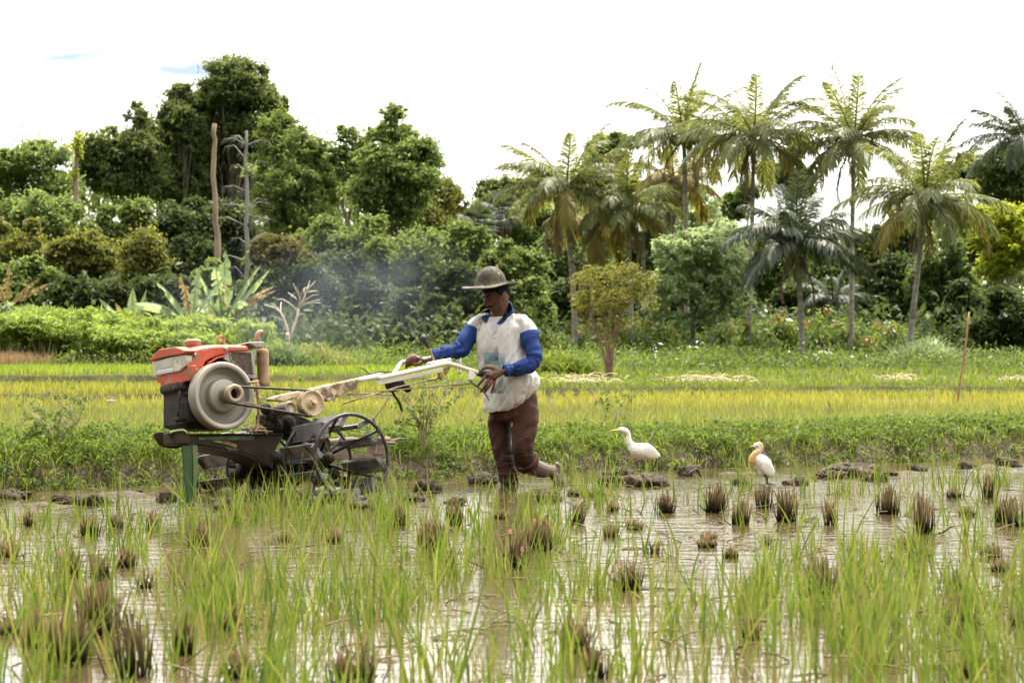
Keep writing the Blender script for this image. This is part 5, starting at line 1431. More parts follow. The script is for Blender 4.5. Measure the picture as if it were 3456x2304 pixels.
mb.build("worn_lettering", pm("worn_decal", (0.50, 0.12, 0.05), (0.42, 0.38, 0.34), 30, lo=0.4, hi=0.6, rough=0.5), TRC)
mb = MB(); a = iv(*Z1(1100, 480), 0.15)
mb.prism(poly(Z1, 0.17, [(880, 595), (1010, 520), (1110, 495), (1115, 520), (1000, 545), (880, 620), (862, 660)]), 0.0, 0.222); mb.build("hood_trim", M_red, TRC, 0.006)

# --- engine block, radiator, air cleaner, exhaust
mb = MB()
mb.prism(poly(Z1, 0.16, [(560, 860), (700, 845), (870, 690), (1120, 500), (1500, 430), (1560, 800), (1500, 1000), (1500, 1240), (1420, 1440), (1300, 1500), (760, 1500), (610, 1440), (610, 980), (560, 950)]), -0.17, 0.16)
for k in range(5):
    mb.prism(poly(Z1, 0.18, [(618, 1000 + 84 * k), (700, 990 + 84 * k), (700, 1035 + 84 * k), (618, 1045 + 84 * k)]), 0.1, 0.185)
mb.build("engine_block", M_block, TRC, 0.012)
MB().prism(poly(Z1, 0.19, [(600, 1120), (760, 1100), (830, 1330), (820, 1420), (640, 1430)]), 0.1, 0.195).build("crankcase_cover", M_greymetal if False else M_block, TRC, 0.012)
rad_o = [(1140, 455), (1212, 424), (1572, 428), (1606, 800), (1590, 806), (1440, 806), (1388, 706), (1222, 580), (1150, 540)]
fr = poly(Z1, 0.2, rad_o); inn = poly(Z1, 0.2, [(1238, 432), (1530, 450), (1548, 768), (1430, 772), (1380, 682), (1318, 622), (1252, 568), (1234, 500)])
MB().prism(fr, 0.12, 0.188).build("radiator", M_greymetal, TRC, 0.005)
rd = [o for o in TRC.children if o.name.startswith("radiator")][0]
MB().prism(inn, 0.15, 0.1915).build("core", M_grille, rd)
mb = MB()
for i in range(len(inn)):
    a = inn[i]; b = inn[(i + 1) % len(inn)]; mb.tube([(a[0], 0.192, a[1]), (b[0], 0.192, b[1])], 0.0045, 6)
mb.build("rim", M_greymetal, rd)
u0, w0 = iv(*Z1(1692, 900), 0.08); u1, w1 = iv(*Z1(1672, 404), 0.08); hh = w1 - w0
mb = MB(); mb.lathe([(0.012, -0.012), (0.036, -0.010), (0.042, 0.012), (0.0425, 0.03), (0.0425, hh - 0.03), (0.040, hh - 0.008), (0.030, hh), (0.0, hh)], (u0, 0.08, w0), (u1 - u0, 0, w1 - w0), 26)
mb.build("air_cleaner", M_rust, TRC)
ex = smooth(path(Z1, 0.05, [(1652, 420), (1634, 350), (1606, 285), (1604, 225), (1628, 180), (1672, 172)]), 20)
mb = MB(); mb.tube(ex, 0.0205, 12, False); mb.tube(ex[-5:], 0.0170, 12, True)
xo = mb.build("exhaust_pipe", M_rust, TRC)
e = ex[-1]; dv = ex[-1] - ex[-3]; dv /= np.linalg.norm(dv)
MB().lathe([(0.0195, 0.0), (0.0001, 0.0)], e + dv * 0.001, dv, 14, False).build("opening", M_black, xo)
# --- flywheel and pulley
u, w = iv(*Z1(1148, 1050), 0.30)
mb = MB()
mb.lathe([(0.10, 0.205), (0.222, 0.205), (0.229, 0.212), (0.229, 0.292), (0.224, 0.300), (0.196, 0.300), (0.190, 0.296), (0.186, 0.262), (0.150, 0.240), (0.120, 0.240), (0.114, 0.246), (0.112, 0.296), (0.106, 0.304), (0.060, 0.312), (0.0, 0.312)], (u, 0, w), AN, 72, ref=AW)
fw = mb.build("flywheel", M_dust, TRC)
bv = fw.modifiers.new("bevel", "BEVEL"); bv.width = 0.002; bv.segments = 2; bv.limit_method = "ANGLE"
mb = MB()
mb.lathe([(0.052, 0.29), (0.052, 0.345), (0.058, 0.352), (0.062, 0.360), (0.062, 0.368), (0.053, 0.382), (0.062, 0.398), (0.062, 0.404), (0.053, 0.418), (0.063, 0.434), (0.063, 0.446), (0.058, 0.450), (0.037, 0.450), (0.036, 0.448), (0.034, 0.36), (0.0, 0.36)], (u, 0, w), AN, 44, ref=AW)
pu = mb.build("pulley", M_dust2, fw)
MB().lathe([(0.0335, 0.4), (0.0001, 0.4)], (u, 0, w), AN, 24, False, ref=AW).build("bore", M_black, fw)
MB().lathe([(0.1945, 0.3005), (0.1955, 0.3025), (0.2235, 0.3025), (0.2255, 0.3005), (0.2235, 0.2995), (0.1955, 0.2995), (0.1945, 0.3005)], (u, 0, w), AN, 72, False, ref=AW).build("rim_face", pm("polished_rim", (0.36, 0.325, 0.28), (0.46, 0.42, 0.37), 6, rough=0.4, metal=0.25), fw)
# --- rear pulley and belts
u2, w2 = iv(*Z2(575, 392), 0.40)
mb = MB()
mb.lathe([(0.03, 0.33), (0.088, 0.33), (0.094, 0.334), (0.085, 0.345), (0.094, 0.358), (0.085, 0.370), (0.094, 0.382), (0.094, 0.396), (0.080, 0.398), (0.074, 0.385), (0.036, 0.385), (0.033, 0.40), (0.018, 0.408), (0.0, 0.408)], (u2, 0, w2), AN, 44, ref=AW)
rp = mb.build("drive_pulley", M_tan, TRC)
MB().lathe([(0.016, 0.40), (0.016, 0.43), (0.0, 0.432)], (u2, 0, w2), AN, 6, ref=AW).build("shaft_nut", M_rust, rp)
for vv in (0.366, 0.39):
    d_ = math.hypot(u - u2, w - w2); ang = math.atan2(w - w2, u - u2); r1, r2 = 0.056, 0.088
    off = math.asin((r2 - r1) / d_)
    loop = []
    for t in np.linspace(ang + math.pi / 2 - off, ang - math.pi / 2 + off, 12): loop.append((u + r1 * math.cos(t), w + r1 * math.sin(t)))
    a = loop[-1]
    for t in np.linspace(ang - math.pi / 2 + off, ang - 1.5 * math.pi - off, 18): loop.append((u2 + r2 * math.cos(t), w2 + r2 * math.sin(t)))
    if vv > 0.38:      # the slack lower run sags on the tension roller
        pass
    P = [(a_, vv, b_) for a_, b_ in loop] + [(loop[0][0], vv, loop[0][1])]
    MB().tube(P, 0.0075, 6, False).build("drive_belt", M_rubber, TRC)
# --- tension lever, starter-like cylinder, small linkage
mb = MB()
mb.tube(path(Z1, 0.33, [(1600, 850), (1595, 930), (1605, 1050), (1622, 1200), (1618, 1330), (1605, 1450), (1545, 1540)]), 0.0095, 8)
mb.tube(path(Z1, 0.33, [(1480, 878), (1560, 862), (1615, 850), (1625, 875)]), 0.009, 8)
mb.ball((*iv(*Z1(1608, 915), 0.33), 0)[:1] + (0.33,) + iv(*Z1(1608, 915), 0.33)[1:], 0.016)
mb.tube(path(Z1, 0.34, [(1370, 1160), (1480, 1150), (1530, 1165), (1610, 1190)]), 0.007, 6)
mb.build("tension_lever", M_rust, TRC)
mb = MB(); c = iv(*Z2(262, 452), 0.28); mb.lathe([(0.0, 0.18), (0.038, 0.18), (0.042, 0.19), (0.042, 0.335), (0.045, 0.337), (0.045, 0.36), (0.030, 0.362), (0.028, 0.358), (0.0, 0.358)], (c[0], 0, c[1]), AN, 26, ref=AW)
mb.build("tension_roller", M_dust2, TRC)
mb = MB()
mb.tube(path(Z1, 0.1, [(445, 945), (520, 965), (600, 960)]), 0.018, 8); mb.tube(path(Z1, 0.14, [(530, 980), (515, 1100), (505, 1250), (492, 1385)]), 0.011, 8)
mb.tube(path(Z1, 0.14, [(480, 1385), (540, 1385), (620, 1370)]), 0.014, 8); mb.ball(path(Z1, 0.14, [(492, 1385)])[0], 0.021)
mb.build("front_bracket", M_block, TRC)
# --- transmission case
mb = MB(); mb.prism(poly(Z2, 0.1, [(110, 500), (230, 440), (430, 520), (700, 650), (780, 820), (760, 1020), (700, 1150), (560, 1180), (500, 1040), (450, 780), (260, 720), (120, 690)]), -0.12, 0.1)
mb.lathe([(0.0, -0.15), (0.10, -0.15), (0.115, -0.13), (0.115, 0.11), (0.10, 0.13), (0.0, 0.13)], (WC[0], 0, WC[2]), AN, 24, ref=AW)
for q in ((60, 460, .04), (120, 560, .05), (180, 650, .05), (90, 640, .04), (300, 620, .06)): mb.ball((*path(Z2, 0.15, [q[:2]])[0],), q[2], n=10, m=7)
mb.build("transmission_case", M_oil, TRC, 0.015)
MB().tube(smooth(path(Z2, 0.16, [(60, 400), (40, 450), (80, 510), (150, 520)])), 0.012, 8).build("hose", M_rubber, TRC)
# --- chassis
cv = 0.2
mb = MB()
side = [(135, 340), (200, 322), (360, 312), (440, 386), (700, 392), (1460, 384), (1900, 384), (1930, 420), (1800, 620), (1760, 940), (1640, 850), (1460, 735), (1240, 660), (900, 600), (590, 545), (500, 575), (340, 572), (225, 528), (150, 420)]
for v0, v1 in ((cv - 0.014, cv), (-0.02, -0.006)): mb.prism(poly(Z3, cv, side), v0, v1)
mb.prism(poly(Z3, cv, [(440, 386), (1460, 380), (1900, 380), (1900, 398), (440, 404)]), -0.03, cv + 0.018)
mb.prism(poly(Z3, cv, [(590, 560), (900, 612), (1240, 672), (1460, 745), (1640, 860), (1650, 890), (1440, 775), (1230, 705), (880, 645), (590, 590)]), -0.03, cv + 0.01)
mb.build("chassis", M_frame, TRC, 0.004)
a = iv(*Z3(290, 330), 0.2); b = iv(*Z3(250, 525), 0.2)
mb = MB(); mb.box((a[0] - 0.07, 0.06, b[1] - 0.012), (a[0] + 0.05, 0.225, a[1] - 0.004))
mb.build("front_bumper", M_frame, TRC, 0.012)
MB().tube(smooth(path(Z3, 0.232, [(150, 372), (200, 345), (300, 330), (370, 330), (430, 380)]), 14), 0.0085, 6).build("bumper_edge", pm("pale_green_paint", (0.22, 0.34, 0.12), (0.30, 0.36, 0.2), 12, rough=0.5), TRC)
mb = MB(); q = poly(Z3, cv, [(820, 490), (1060, 500), (1200, 560), (1180, 600), (1010, 545), (830, 505)]); mb.prism(q, cv - 0.002, cv + 0.003)
mb.build("yellow_patch", pm("yellow_old_paint", (0.40, 0.25, 0.02), (0.10, 0.07, 0.03), 22, lo=0.42, hi=0.6, rough=0.6), TRC)
mb = MB(); q = poly(Z3, cv, [(1010, 590), (1200, 610), (1215, 650), (1080, 640)]); mb.prism(q, cv - 0.002, cv + 0.003); q = poly(Z3, cv, [(600, 440), (1450, 410), (1455, 480), (870, 480), (610, 480)]); mb.prism(q, cv - 0.002, cv + 0.003)
mb.build("green_patch", pm("green_old_paint", (0.06, 0.14, 0.03), (0.05, 0.045, 0.02), 12, lo=0.42, hi=0.6, rough=0.6), TRC)
lg = poly(Z3, 0.21, [(345, 565), (500, 565), (515, 950), (500, 1480), (440, 1470), (385, 1000)])
sl = MB().prism(lg, 0.19, 0.208).build("stand_leg", M_green, TRC, 0.003)
lg = poly(Z3, 0.21, [(500, 565), (582, 560), (582, 950), (540, 1480), (500, 1480), (515, 950)])
MB().prism(lg, 0.10, 0.216).build("flange", pm("light_green_paint", (0.06, 0.13, 0.03), (0.09, 0.18, 0.045), 9, rough=0.5, c3=(0.2, 0.12, 0.06), s3=10, t3=0.55), sl, 0.003)
mb = MB()
for i in range(60):
    p = path(Z1, rng.uniform(0.05, 0.2), [(rng.uniform(1460, 1760), rng.uniform(1490, 1560))])[0]; dv = rng.normal(size=3) * np.array([0.05, 0.03, 0.012]); mb.tube([p - dv, p + (0, 0, 0.006), p + dv], 0.003, 4, False)
mb.build("caught_straw", M_straw, TRC)
# --- cage wheels: rims, dished spokes and slotted paddles
def wheel(side, ph, depth):
    vr = side * 0.82; vi = side * 0.39; R = 0.288
    c = np.array(WC)
    hub = MB(); hub.lathe([(0.0, 0.0), (0.034, 0.0), (0.036, 0.30), (0.055, 0.305), (0.055, 0.36), (0.0, 0.36)], (c[0], side * 0.10, c[2]), (0, side, 0), 18, ref=AW)
    wh = hub.build("cage_wheel", M_oil, TRC)
    mb = MB(); th = np.linspace(0, 2 * np.pi, 57)
    mb.tube([(c[0] + R * math.cos(t), vr, c[2] + R * math.sin(t)) for t in th], 0.0125, 8, False); mb.build("rim", M_dsteel, wh)
    mb = MB(); mb.tube([(c[0] + (R - 0.02) * math.cos(t), vi, c[2] + (R - 0.02) * math.sin(t)) for t in th], 0.011, 8, False); mb.build("rim", M_dsteel, wh)
    for k in range(5):
        t = ph + 0.35 + k * 2 * np.pi / 5; d = np.array([math.cos(t), 0, math.sin(t)])
        mb = MB(); mb.tube([c + d * 0.045 + (0, side * 0.42, 0), c + d * R * 0.55 + (0, side * 0.61, 0), c + d * (R - 0.008) + (0, vr - side * 0.006, 0)], 0.011, 6)
        mb.tube([c + d * 0.045 + (0, side * 0.42, 0), c + d * (R - 0.03) + (0, vi, 0)], 0.008, 6); mb.build("spoke", M_oil if k % 2 else M_dsteel, wh)
    for k in range(10):
        t = ph + k * 2 * np.pi / 10; d = np.array([math.cos(t), 0, math.sin(t)]); tg = np.array([-math.sin(t), 0, math.cos(t)])
        pl = d * 0.80 + tg * 0.6; pl /= np.linalg.norm(pl); nrm = np.cross(pl, [0, 1.0, 0])
        m0 = c + d * (R - 0.035)
        mb = MB(); vm = (vr + vi) / 2 - side * 0.035; hl = abs(vr - vi) / 2 + 0.01
        mb.obox(m0 + (0, vm, 0), np.array([0, hl, 0]), pl * 0.054, nrm * 0.004)
        for o_ in (-0.018, 0.018): mb.obox(m0 + (0, vm, 0) + pl * o_ + nrm * 0.006, np.array([0, hl * 0.72, 0]), pl * 0.007, nrm * 0.004)
        mb.obox(m0 + (0, vr - side * 0.022, 0) - nrm * 0.014, np.array([0, 0.004, 0]), pl * 0.050, nrm * 0.018)
        mb.obox(m0 + (0, vm, 0) - pl * 0.054 - nrm * 0.012, np.array([0, hl, 0]), pl * 0.004, nrm * 0.014)
        mb.build("paddle", M_steel, wh, 0.003)
    return wh
wheel(1, rad(-22), 0); wheel(-1, rad(20), 0)
mb = MB(); mb.tube([(WC[0], -0.48, WC[2]), (WC[0], 0.48, WC[2])], 0.03, 12)
for i in range(26): mb.ball((WC[0] + rng.normal() * 0.05, rng.choice([-1, 1]) * rng.uniform(0.15, 0.58), WC[2] + rng.normal() * 0.055), rng.uniform(0.02, 0.055), n=9, m=7)
mb.build("axle", M_oil, TRC)
mb = MB()    # mud packed under the deck and round the drive
for i in range(46):
    t = rng.random(); mb.ball((WC[0] + 0.05 + rng.normal() * 0.16, rng.uniform(-0.45, 0.4), WC[2] - 0.02 + rng.normal() * 0.075), rng.uniform(0.03, 0.08) * np.array([1.1, 1, 0.8]), n=11, m=8)
mc = mb.build("caked_mud", M_oil, TRC); V = verts_(mc.data); V += (fbm(V[:, 0] * 22, V[:, 2] * 22 + V[:, 1] * 17, 5)[:, None] - 0.45) * 0.05; setv_(mc.data, V)
# --- handlebars
hb = path(Z2, 0.17, [(95, 350), (480, 262), (800, 190), (1062, 150)])
nb_, fb_ = 0.19, -0.10
beam = poly(Z2, nb_, [(92, 352), (110, 330), (205, 300), (480, 246), (560, 228), (800, 182), (1060, 118), (1072, 150), (1062, 232), (900, 300), (760, 372), (640, 330), (420, 330), (270, 372), (110, 362)])
MB().prism(beam, nb_ - 0.055, nb_).build("handle_beam", M_beam, TRC, 0.008)
beam2 = poly(Z2, fb_, [(480, 240), (800, 168), (1040, 118), (1290, 62), (1330, 78), (1280, 110), (1040, 160), (800, 215), (500, 290)])
MB().prism(beam2, fb_, fb_ + 0.05).build("handle_beam", M_beam, TRC, 0.008)
tb = smooth(np.concatenate([path(Z2, nb_, [(1060, 140), (1300, 100)]), path(Z4, nb_, [(0, 858), (540, 745), (1000, 640), (1110, 622), (1190, 630), (1330, 672), (1480, 722), (1640, 772)])]), 60)
MB().tube(tb, 0.0168, 14).build("handlebar", M_white, TRC)
pp = poly(Z4, nb_, [(0, 905), (540, 800), (1058, 690), (1064, 742), (540, 862), (0, 975)])
MB().prism(pp, nb_ - 0.03, nb_ - 0.01).build("handle_plate", M_white, TRC, 0.004)
fv = -0.24
lp = smooth(path(Z4, [-0.12, -0.14, -0.2, fv, fv, fv, fv, fv, fv, fv], [(60, 860), (200, 830), (285, 720), (345, 625), (410, 590), (560, 575), (800, 540), (1040, 495), (1230, 465), (1272, 464)])[:], 60)
lp2 = smooth(path(Z4, fv, [(1272, 464), (1308, 482), (1322, 540), (1328, 640), (1328, 790)]), 20)
MB().tube(np.concatenate([lp, lp2[1:]]), 0.0150, 12).build("far_handlebar", M_white, TRC)
bx = poly(Z4, 0.0, [(830, 612), (860, 585), (1130, 535), (1146, 590), (1120, 610), (840, 640)])
MB().prism(bx, -0.05, 0.05).build("lever_mount", M_white, TRC, 0.008)
gl = path(Z4, 0.0, [(912, 590), (862, 455), (812, 330)])
mb = MB(); mb.tube(gl, 0.0085, 10); lv = mb.build("gear_lever", M_rod, TRC)
gk = path(Z4, 0.0, [(825, 360), (800, 330), (762, 262), (734, 205)])
mb = MB(); mb.tube(gk, [0.012, 0.0165, 0.021, 0.022], 12); mb.ball(path(Z4, 0.0, [(732, 205)])[0], 0.0275, n=18, m=12); mb.build("knob", M_rubber, lv)
gr = path(Z4, nb_, [(1625, 768), (1660, 778), (1740, 802), (1800, 818)])
mb = MB(); mb.tube(gr, [0.0205, 0.0245, 0.0235, 0.021], 14)
for t in np.linspace(0.1, 1.0, 8): q = gr[0] + (gr[-1] - gr[0]) * t; ax = gr[-1] - gr[0]; mb.lathe([(0.0215, -0.003), (0.0262, -0.002), (0.0262, 0.002), (0.0215, 0.003)], q, ax, 14)
mb.build("grip", M_rubber, TRC)
br = poly(Z4, nb_ + 0.01, [(1480, 740), (1500, 738), (1585, 790), (1580, 880), (1470, 894), (1468, 820)])
MB().prism(br, nb_ - 0.012, nb_ + 0.02).build("lever_bracket", M_white, TRC, 0.005)
mb = MB(); mb.tube(smooth(path(Z4, nb_ + 0.015, [(1500, 880), (1530, 930), (1600, 985), (1680, 1045), (1745, 1110), (1790, 1180), (1815, 1232)]), 24), [*np.linspace(0.0145, 0.007, 25)], 8, flat=0.6)
mb.build("clutch_lever", M_greymetal, TRC)
mb = MB(); mb.tube(path(Z4, nb_ - 0.02, [(1505, 955), (1350, 965), (1200, 974), (700, 1018), (270, 1056), (0, 1085)]), 0.0052, 6); mb.tube(path(Z4, nb_ - 0.02, [(1360, 964), (1205, 974)]), 0.009, 8)
mb.tube(np.concatenate([path(Z4, nb_ - 0.04, [(1010, 850), (800, 898), (300, 1010), (0, 1110)]), path(Z2, nb_ - 0.02, [(1250, 292), (905, 402)])]), 0.0055, 6); mb.tube(path(Z4, nb_ - 0.04, [(960, 862), (795, 900)]), 0.009, 8)
mb.tube(path(Z2, nb_ - 0.05, [(950, 300), (1180, 285), (1450, 305)]), 0.005, 6)
mb.build("control_rod", M_rod, TRC)
mb = MB(); mb.prism(poly(Z4, nb_ - 0.02, [(975, 770), (1035, 762), (1062, 855), (1030, 890), (1000, 850)]), nb_ - 0.04, nb_ - 0.01); mb.prism(poly(Z4, nb_ - 0.02, [(1070, 690), (1170, 665), (1160, 710), (1110, 800), (1075, 800)]), nb_ - 0.03, nb_ - 0.01)
mb.build("rod_bracket", M_rust, TRC, 0.004)
mb = MB(); mb.prism(poly(Z4, 0.1, [(130, 950), (190, 920), (350, 908), (378, 955), (330, 1040), (240, 1090), (180, 1080)]), 0.06, 0.14)
mb.tube(path(Z4, 0.1, [(360, 960), (430, 1010), (480, 1050), (505, 1075)]), [0.014, 0.026, 0.027, 0.016], 12)
mb.tube(smooth(path(Z4, 0.1, [(215, 1080), (250, 1150), (310, 1230), (350, 1310), (378, 1410)]), 18), np.linspace(0.012, 0.008, 17) if False else 0.010, 8)
mb.build("side_clutch_handle", M_oil, TRC, 0.006)
mb = MB(); mb.tube(smooth(path(Z2, 0.0, [(1090, 0), (1150, 25), (1200, 70), (1240, 62), (1300, 45), (1400, 50), (1450, 40)]), 24), 0.0045, 6)
mb.build("cable", M_rubber, TRC)
# --- hitch behind the axle
mb = MB()
mb.tube(path(Z2, 0.0, [(720, 830), (980, 800), (1100, 812), (1250, 805), (1420, 800)]), 0.024, 12)
mb.tube(path(Z2, 0.0, [(1380, 815), (1480, 800), (1530, 785), (1590, 790)]), 0.010, 8); mb.tube(path(Z2, 0.03, [(1380, 832), (1480, 830)]), 0.012, 8)
mb.prism(poly(Z2, 0.0, [(1230, 790), (1325, 790), (1330, 960), (1215, 960)]), -0.05, 0.03)
mb.prism(poly(Z2, 0.0, [(800, 960), (1395, 950), (1400, 990), (800, 1010)]), -0.06, 0.02)
mb.prism(poly(Z2, 0.0, [(820, 860), (950, 850), (950, 990), (760, 985)]), -0.05, 0.02)
mb.tube(path(Z2, 0.05, [(1400, 340), (1330, 460), (1250, 560), (1140, 760), (1060, 940)]), 0.006, 6); mb.tube(path(Z2, 0.05, [(1240, 550), (1275, 670)]), 0.008, 6)
mb.build("hitch", pm("hitch_steel", (0.10, 0.07, 0.05), (0.20, 0.14, 0.10), 9, rough=0.7, bump=0.4, bscale=50), TRC, 0.005)
mb = MB()    # weeds and roots wound round the wheel
for i in range(26):
    t = rng.uniform(0, 6.28); R = 0.30; p = np.array([WC[0] + R * math.cos(t), rng.uniform(0.55, 0.95), WC[2] + R * math.sin(t)]); mb.tube([p, p + (rng.normal() * 0.02, 0, -rng.uniform(0.02, 0.08)), p + (rng.normal() * 0.03, rng.normal() * 0.02, -rng.uniform(0.08, 0.22))], [0.004, 0.003, 0.0015], 4, False)
mb.build("hanging_roots", M_float, TRC)

# ================================================================== the farmer
Z5 = lambda x, y: (1480 + 0.35714 * x, 860 + 0.35714 * y)
Z6 = lambda x, y: (1540 + 0.26792 * x, 1280 + 0.26792 * y)
Z8 = lambda x, y: (1480 + 0.16578 * x, 860 + 0.16578 * y)
def atm(px, py, d): return at(px, py, d + 0.14)
mO = atm(*Z6(690, 1380), 15.9); mO[2] = 0.0
MAN = empty("person", tuple(mO), "farmer in white and blue shirt and brimmed hat walking behind the tractor, holding its handles", "person")
def mp_(Z, pts_, d):
    ds = np.broadcast_to(np.asarray(d, float), (len(pts_),))
    return np.array([atm(*Z(*p), q) - mO for p, q in zip(pts_, ds)])

def solid(mb, voxel, smooth_it, name):
    """one continuous closed skin round all the overlapping shapes"""
    me = mb.mesh("tmp"); o = bpy.data.objects.new("tmp", me); COL.objects.link(o)
    r = o.modifiers.new("r", "REMESH"); r.mode = "VOXEL"; r.voxel_size = voxel; r.use_smooth_shade = True
    if smooth_it:
        s = o.modifiers.new("s", "SMOOTH"); s.factor = 0.5; s.iterations = smooth_it
    bpy.context.view_layer.update()
    dg = bpy.context.evaluated_depsgraph_get()
    out = bpy.data.meshes.new_from_object(o.evaluated_get(dg)); out.name = name
    bpy.data.objects.remove(o); bpy.data.meshes.remove(me)
    out.materials.clear()
    out.polygons.foreach_set("use_smooth", np.ones(len(out.polygons), dtype=bool))
    return out

def verts(me):
    a = np.zeros(len(me.vertices) * 3, np.float32); me.vertices.foreach_get("co", a); return a.reshape(-1, 3).astype(float)
def normals(me):
    a = np.zeros(len(me.vertices) * 3, np.float32); me.vertices.foreach_get("normal", a); return a.reshape(-1, 3).astype(float)
def setv(me, V): me.vertices.foreach_set("co", np.ascontiguousarray(V, np.float32).ravel()); me.update()

M_skin = pm("brown_skin", (0.078, 0.031, 0.014), (0.125, 0.053, 0.025), 25, rough=0.5, bump=0.15, bscale=160, bdist=0.003, spec=0.4)
# grey mud on skin near the ground
nt = M_skin.node_tree; N_ = nt.nodes; lk_ = nt.links.new
bs = N_["Principled BSDF"]; src = bs.inputs["Base Color"].links[0].from_socket
tcn = N_.new("ShaderNodeTexCoord"); sx_ = N_.new("ShaderNodeSeparateXYZ"); lk_(tcn.outputs["Object"], sx_.inputs[0])
nn_ = N_.new("ShaderNodeTexNoise"); nn_.inputs["Scale"].default_value = 14; lk_(tcn.outputs["Object"], nn_.inputs["Vector"])
ad = N_.new("ShaderNodeMath"); ad.operation = "MULTIPLY_ADD"; lk_(nn_.outputs["Fac"], ad.inputs[0]); ad.inputs[1].default_value = -0.35; lk_(sx_.outputs["Z"], ad.inputs[2])
mr_ = N_.new("ShaderNodeMapRange"); mr_.inputs["From Min"].default_value = 0.02; mr_.inputs["From Max"].default_value = 0.16; mr_.inputs["To Min"].default_value = 0.8; mr_.inputs["To Max"].default_value = 0.0
lk_(ad.outputs[0], mr_.inputs["Value"])
mm = N_.new("ShaderNodeMix"); mm.data_type = "RGBA"; lk_(mr_.outputs[0], mm.inputs[0]); lk_(src, mm.inputs[6]); mm.inputs[7].default_value = (0.085, 0.06, 0.042, 1)
lk_(mm.outputs[2], bs.inputs["Base Color"])

body = MB()
# --- head
yaw = np.array([-0.74, -0.67, 0]); yaw /= np.linalg.norm(yaw); pit = rad(20)
fh = yaw * math.cos(pit) + np.array([0, 0, -math.sin(pit)]); uh = yaw * math.sin(pit) + np.array([0, 0, math.cos(pit)]); lh = np.cross(uh, fh)
hC = atm(1675, 1001, 15.93) - mO
HM = lambda p: hC + np.asarray(p)[..., 0:1] * fh + np.asarray(p)[..., 1:2] * lh + np.asarray(p)[..., 2:3] * uh
def head_pt(th, ph):
    f = math.sin(th) * math.cos(ph); l = math.sin(th) * math.sin(ph); u = math.cos(th)
    p = np.array([f * (0.100 if f > 0 else 0.118), l * 0.080, u * 0.120])
    if u < 0:
        k = -u
        p[1] *= 1 - 0.30 * k ** 1.3
        if f < 0: p[0] *= 1 - 0.55 * k
        else: p[0] *= 1 - 0.06 * k
    if f > 0:
        x, z = p[1], p[2]; g = lambda a, s: math.exp(-(a / s) ** 2)
        nz_ = 0.0
        if -0.05 < z < 0.03: nz_ = max(0, min(1, (0.026 - z) / 0.045)) * (1 if z > -0.022 else max(0, 1 - (-0.022 - z) / 0.014))
        p[0] += 0.036 * nz_ * g(x, 0.0135 + 0.009 * nz_)
        p[0] += 0.007 * g(z - 0.030, 0.010) * g(x, 0.055)
        p[0] -= 0.010 * g(abs(x) - 0.031, 0.015) * g(z - 0.012, 0.012)
        p[0] += 0.006 * g(abs(x) - 0.043, 0.018) * g(z + 0.018, 0.018)
        p[0] += 0.007 * g(x, 0.023) * g(z + 0.052, 0.007) + 0.007 * g(x, 0.02) * g(z + 0.066, 0.007)
        p[0] -= 0.003 * g(x, 0.03) * g(z + 0.080, 0.008)
        p[0] += 0.012 * g(x, 0.024) * g(z + 0.100, 0.018)
    return p * 1.07
nt_, np_ = 44, 64
HG = np.array([[head_pt(math.pi * (i + 0.5) / nt_, 2 * math.pi * j / np_ - math.pi) for j in range(np_)] for i in range(nt_)])
body.rings(HM(HG)[:, ::-1])
for s in (-1, 1):    # ears
    body.ball(HM(np.array([-0.006, s * 0.078, 0.0])), (0.020, 0.008, 0.034), ax=np.stack([fh * 0.95 - uh * 0.2, lh + fh * -0.25 * s, uh]), n=14, m=10)
    body.ball(HM(np.array([0.002, s * 0.078, -0.026])), (0.010, 0.007, 0.012), ax=np.stack([fh, lh, uh]))
# neck and trunk
chest = atm(*Z5(640, 800), 15.96) - mO
body.tube(np.array([HM(np.array([-0.02, 0, -0.05])), atm(*Z5(565, 570), 15.96) - mO, atm(*Z5(600, 650), 15.98) - mO, chest]), [0.062, 0.062, 0.068, 0.10], 16)
cl_ = np.array([0.87, -0.5, 0]); cf_ = np.array([-0.5, -0.87, 0]); cl_ /= np.linalg.norm(cl_); cf_ /= np.linalg.norm(cf_)
def torso(mb, S, n=40, d=15.96, pinch=2.4):
    R = []
    for (y, x, a, b) in S:
        c = atm(*Z5(x, y), d) - mO; t = np.linspace(0, 2 * np.pi, n, endpoint=False)
        ct, st_ = np.cos(t), np.sin(t); e = 2 / pinch
        R.append(c + (a * np.sign(ct) * np.abs(ct) ** e)[:, None] * cl_ + (b * np.sign(st_) * np.abs(st_) ** e)[:, None] * cf_)
    mb.rings(R)
torso(body, [(640, 610, .10, .07), (720, 600, .165, .09), (850, 600, .165, .10), (1050, 650, .16, .10), (1250, 690, .165, .11), (1400, 700, .165, .11), (1500, 700, .12, .09)])
# arms (mostly inside the sleeves)
body.tube(mp_(Z5, [(825, 680), (885, 880), (895, 990)], [15.87, 15.82, 15.78]), [0.034, 0.03, 0.024], 12)
body.tube(mp_(Z5, [(895, 990), (800, 1050), (690, 1088), (630, 1095)], [15.78, 15.74, 15.71, 15.70]), [0.024, 0.022, 0.022, 0.028], 12)
body.tube(mp_(Z5, [(360, 680), (270, 800), (200, 885)], [16.05, 16.0, 15.95]), [0.034, 0.03, 0.024], 12)
body.tube(mp_(Z5, [(200, 885), (60, 925), (-50, 948)], [15.95, 15.9, 15.86]), [0.030, 0.027, 0.028], 12)
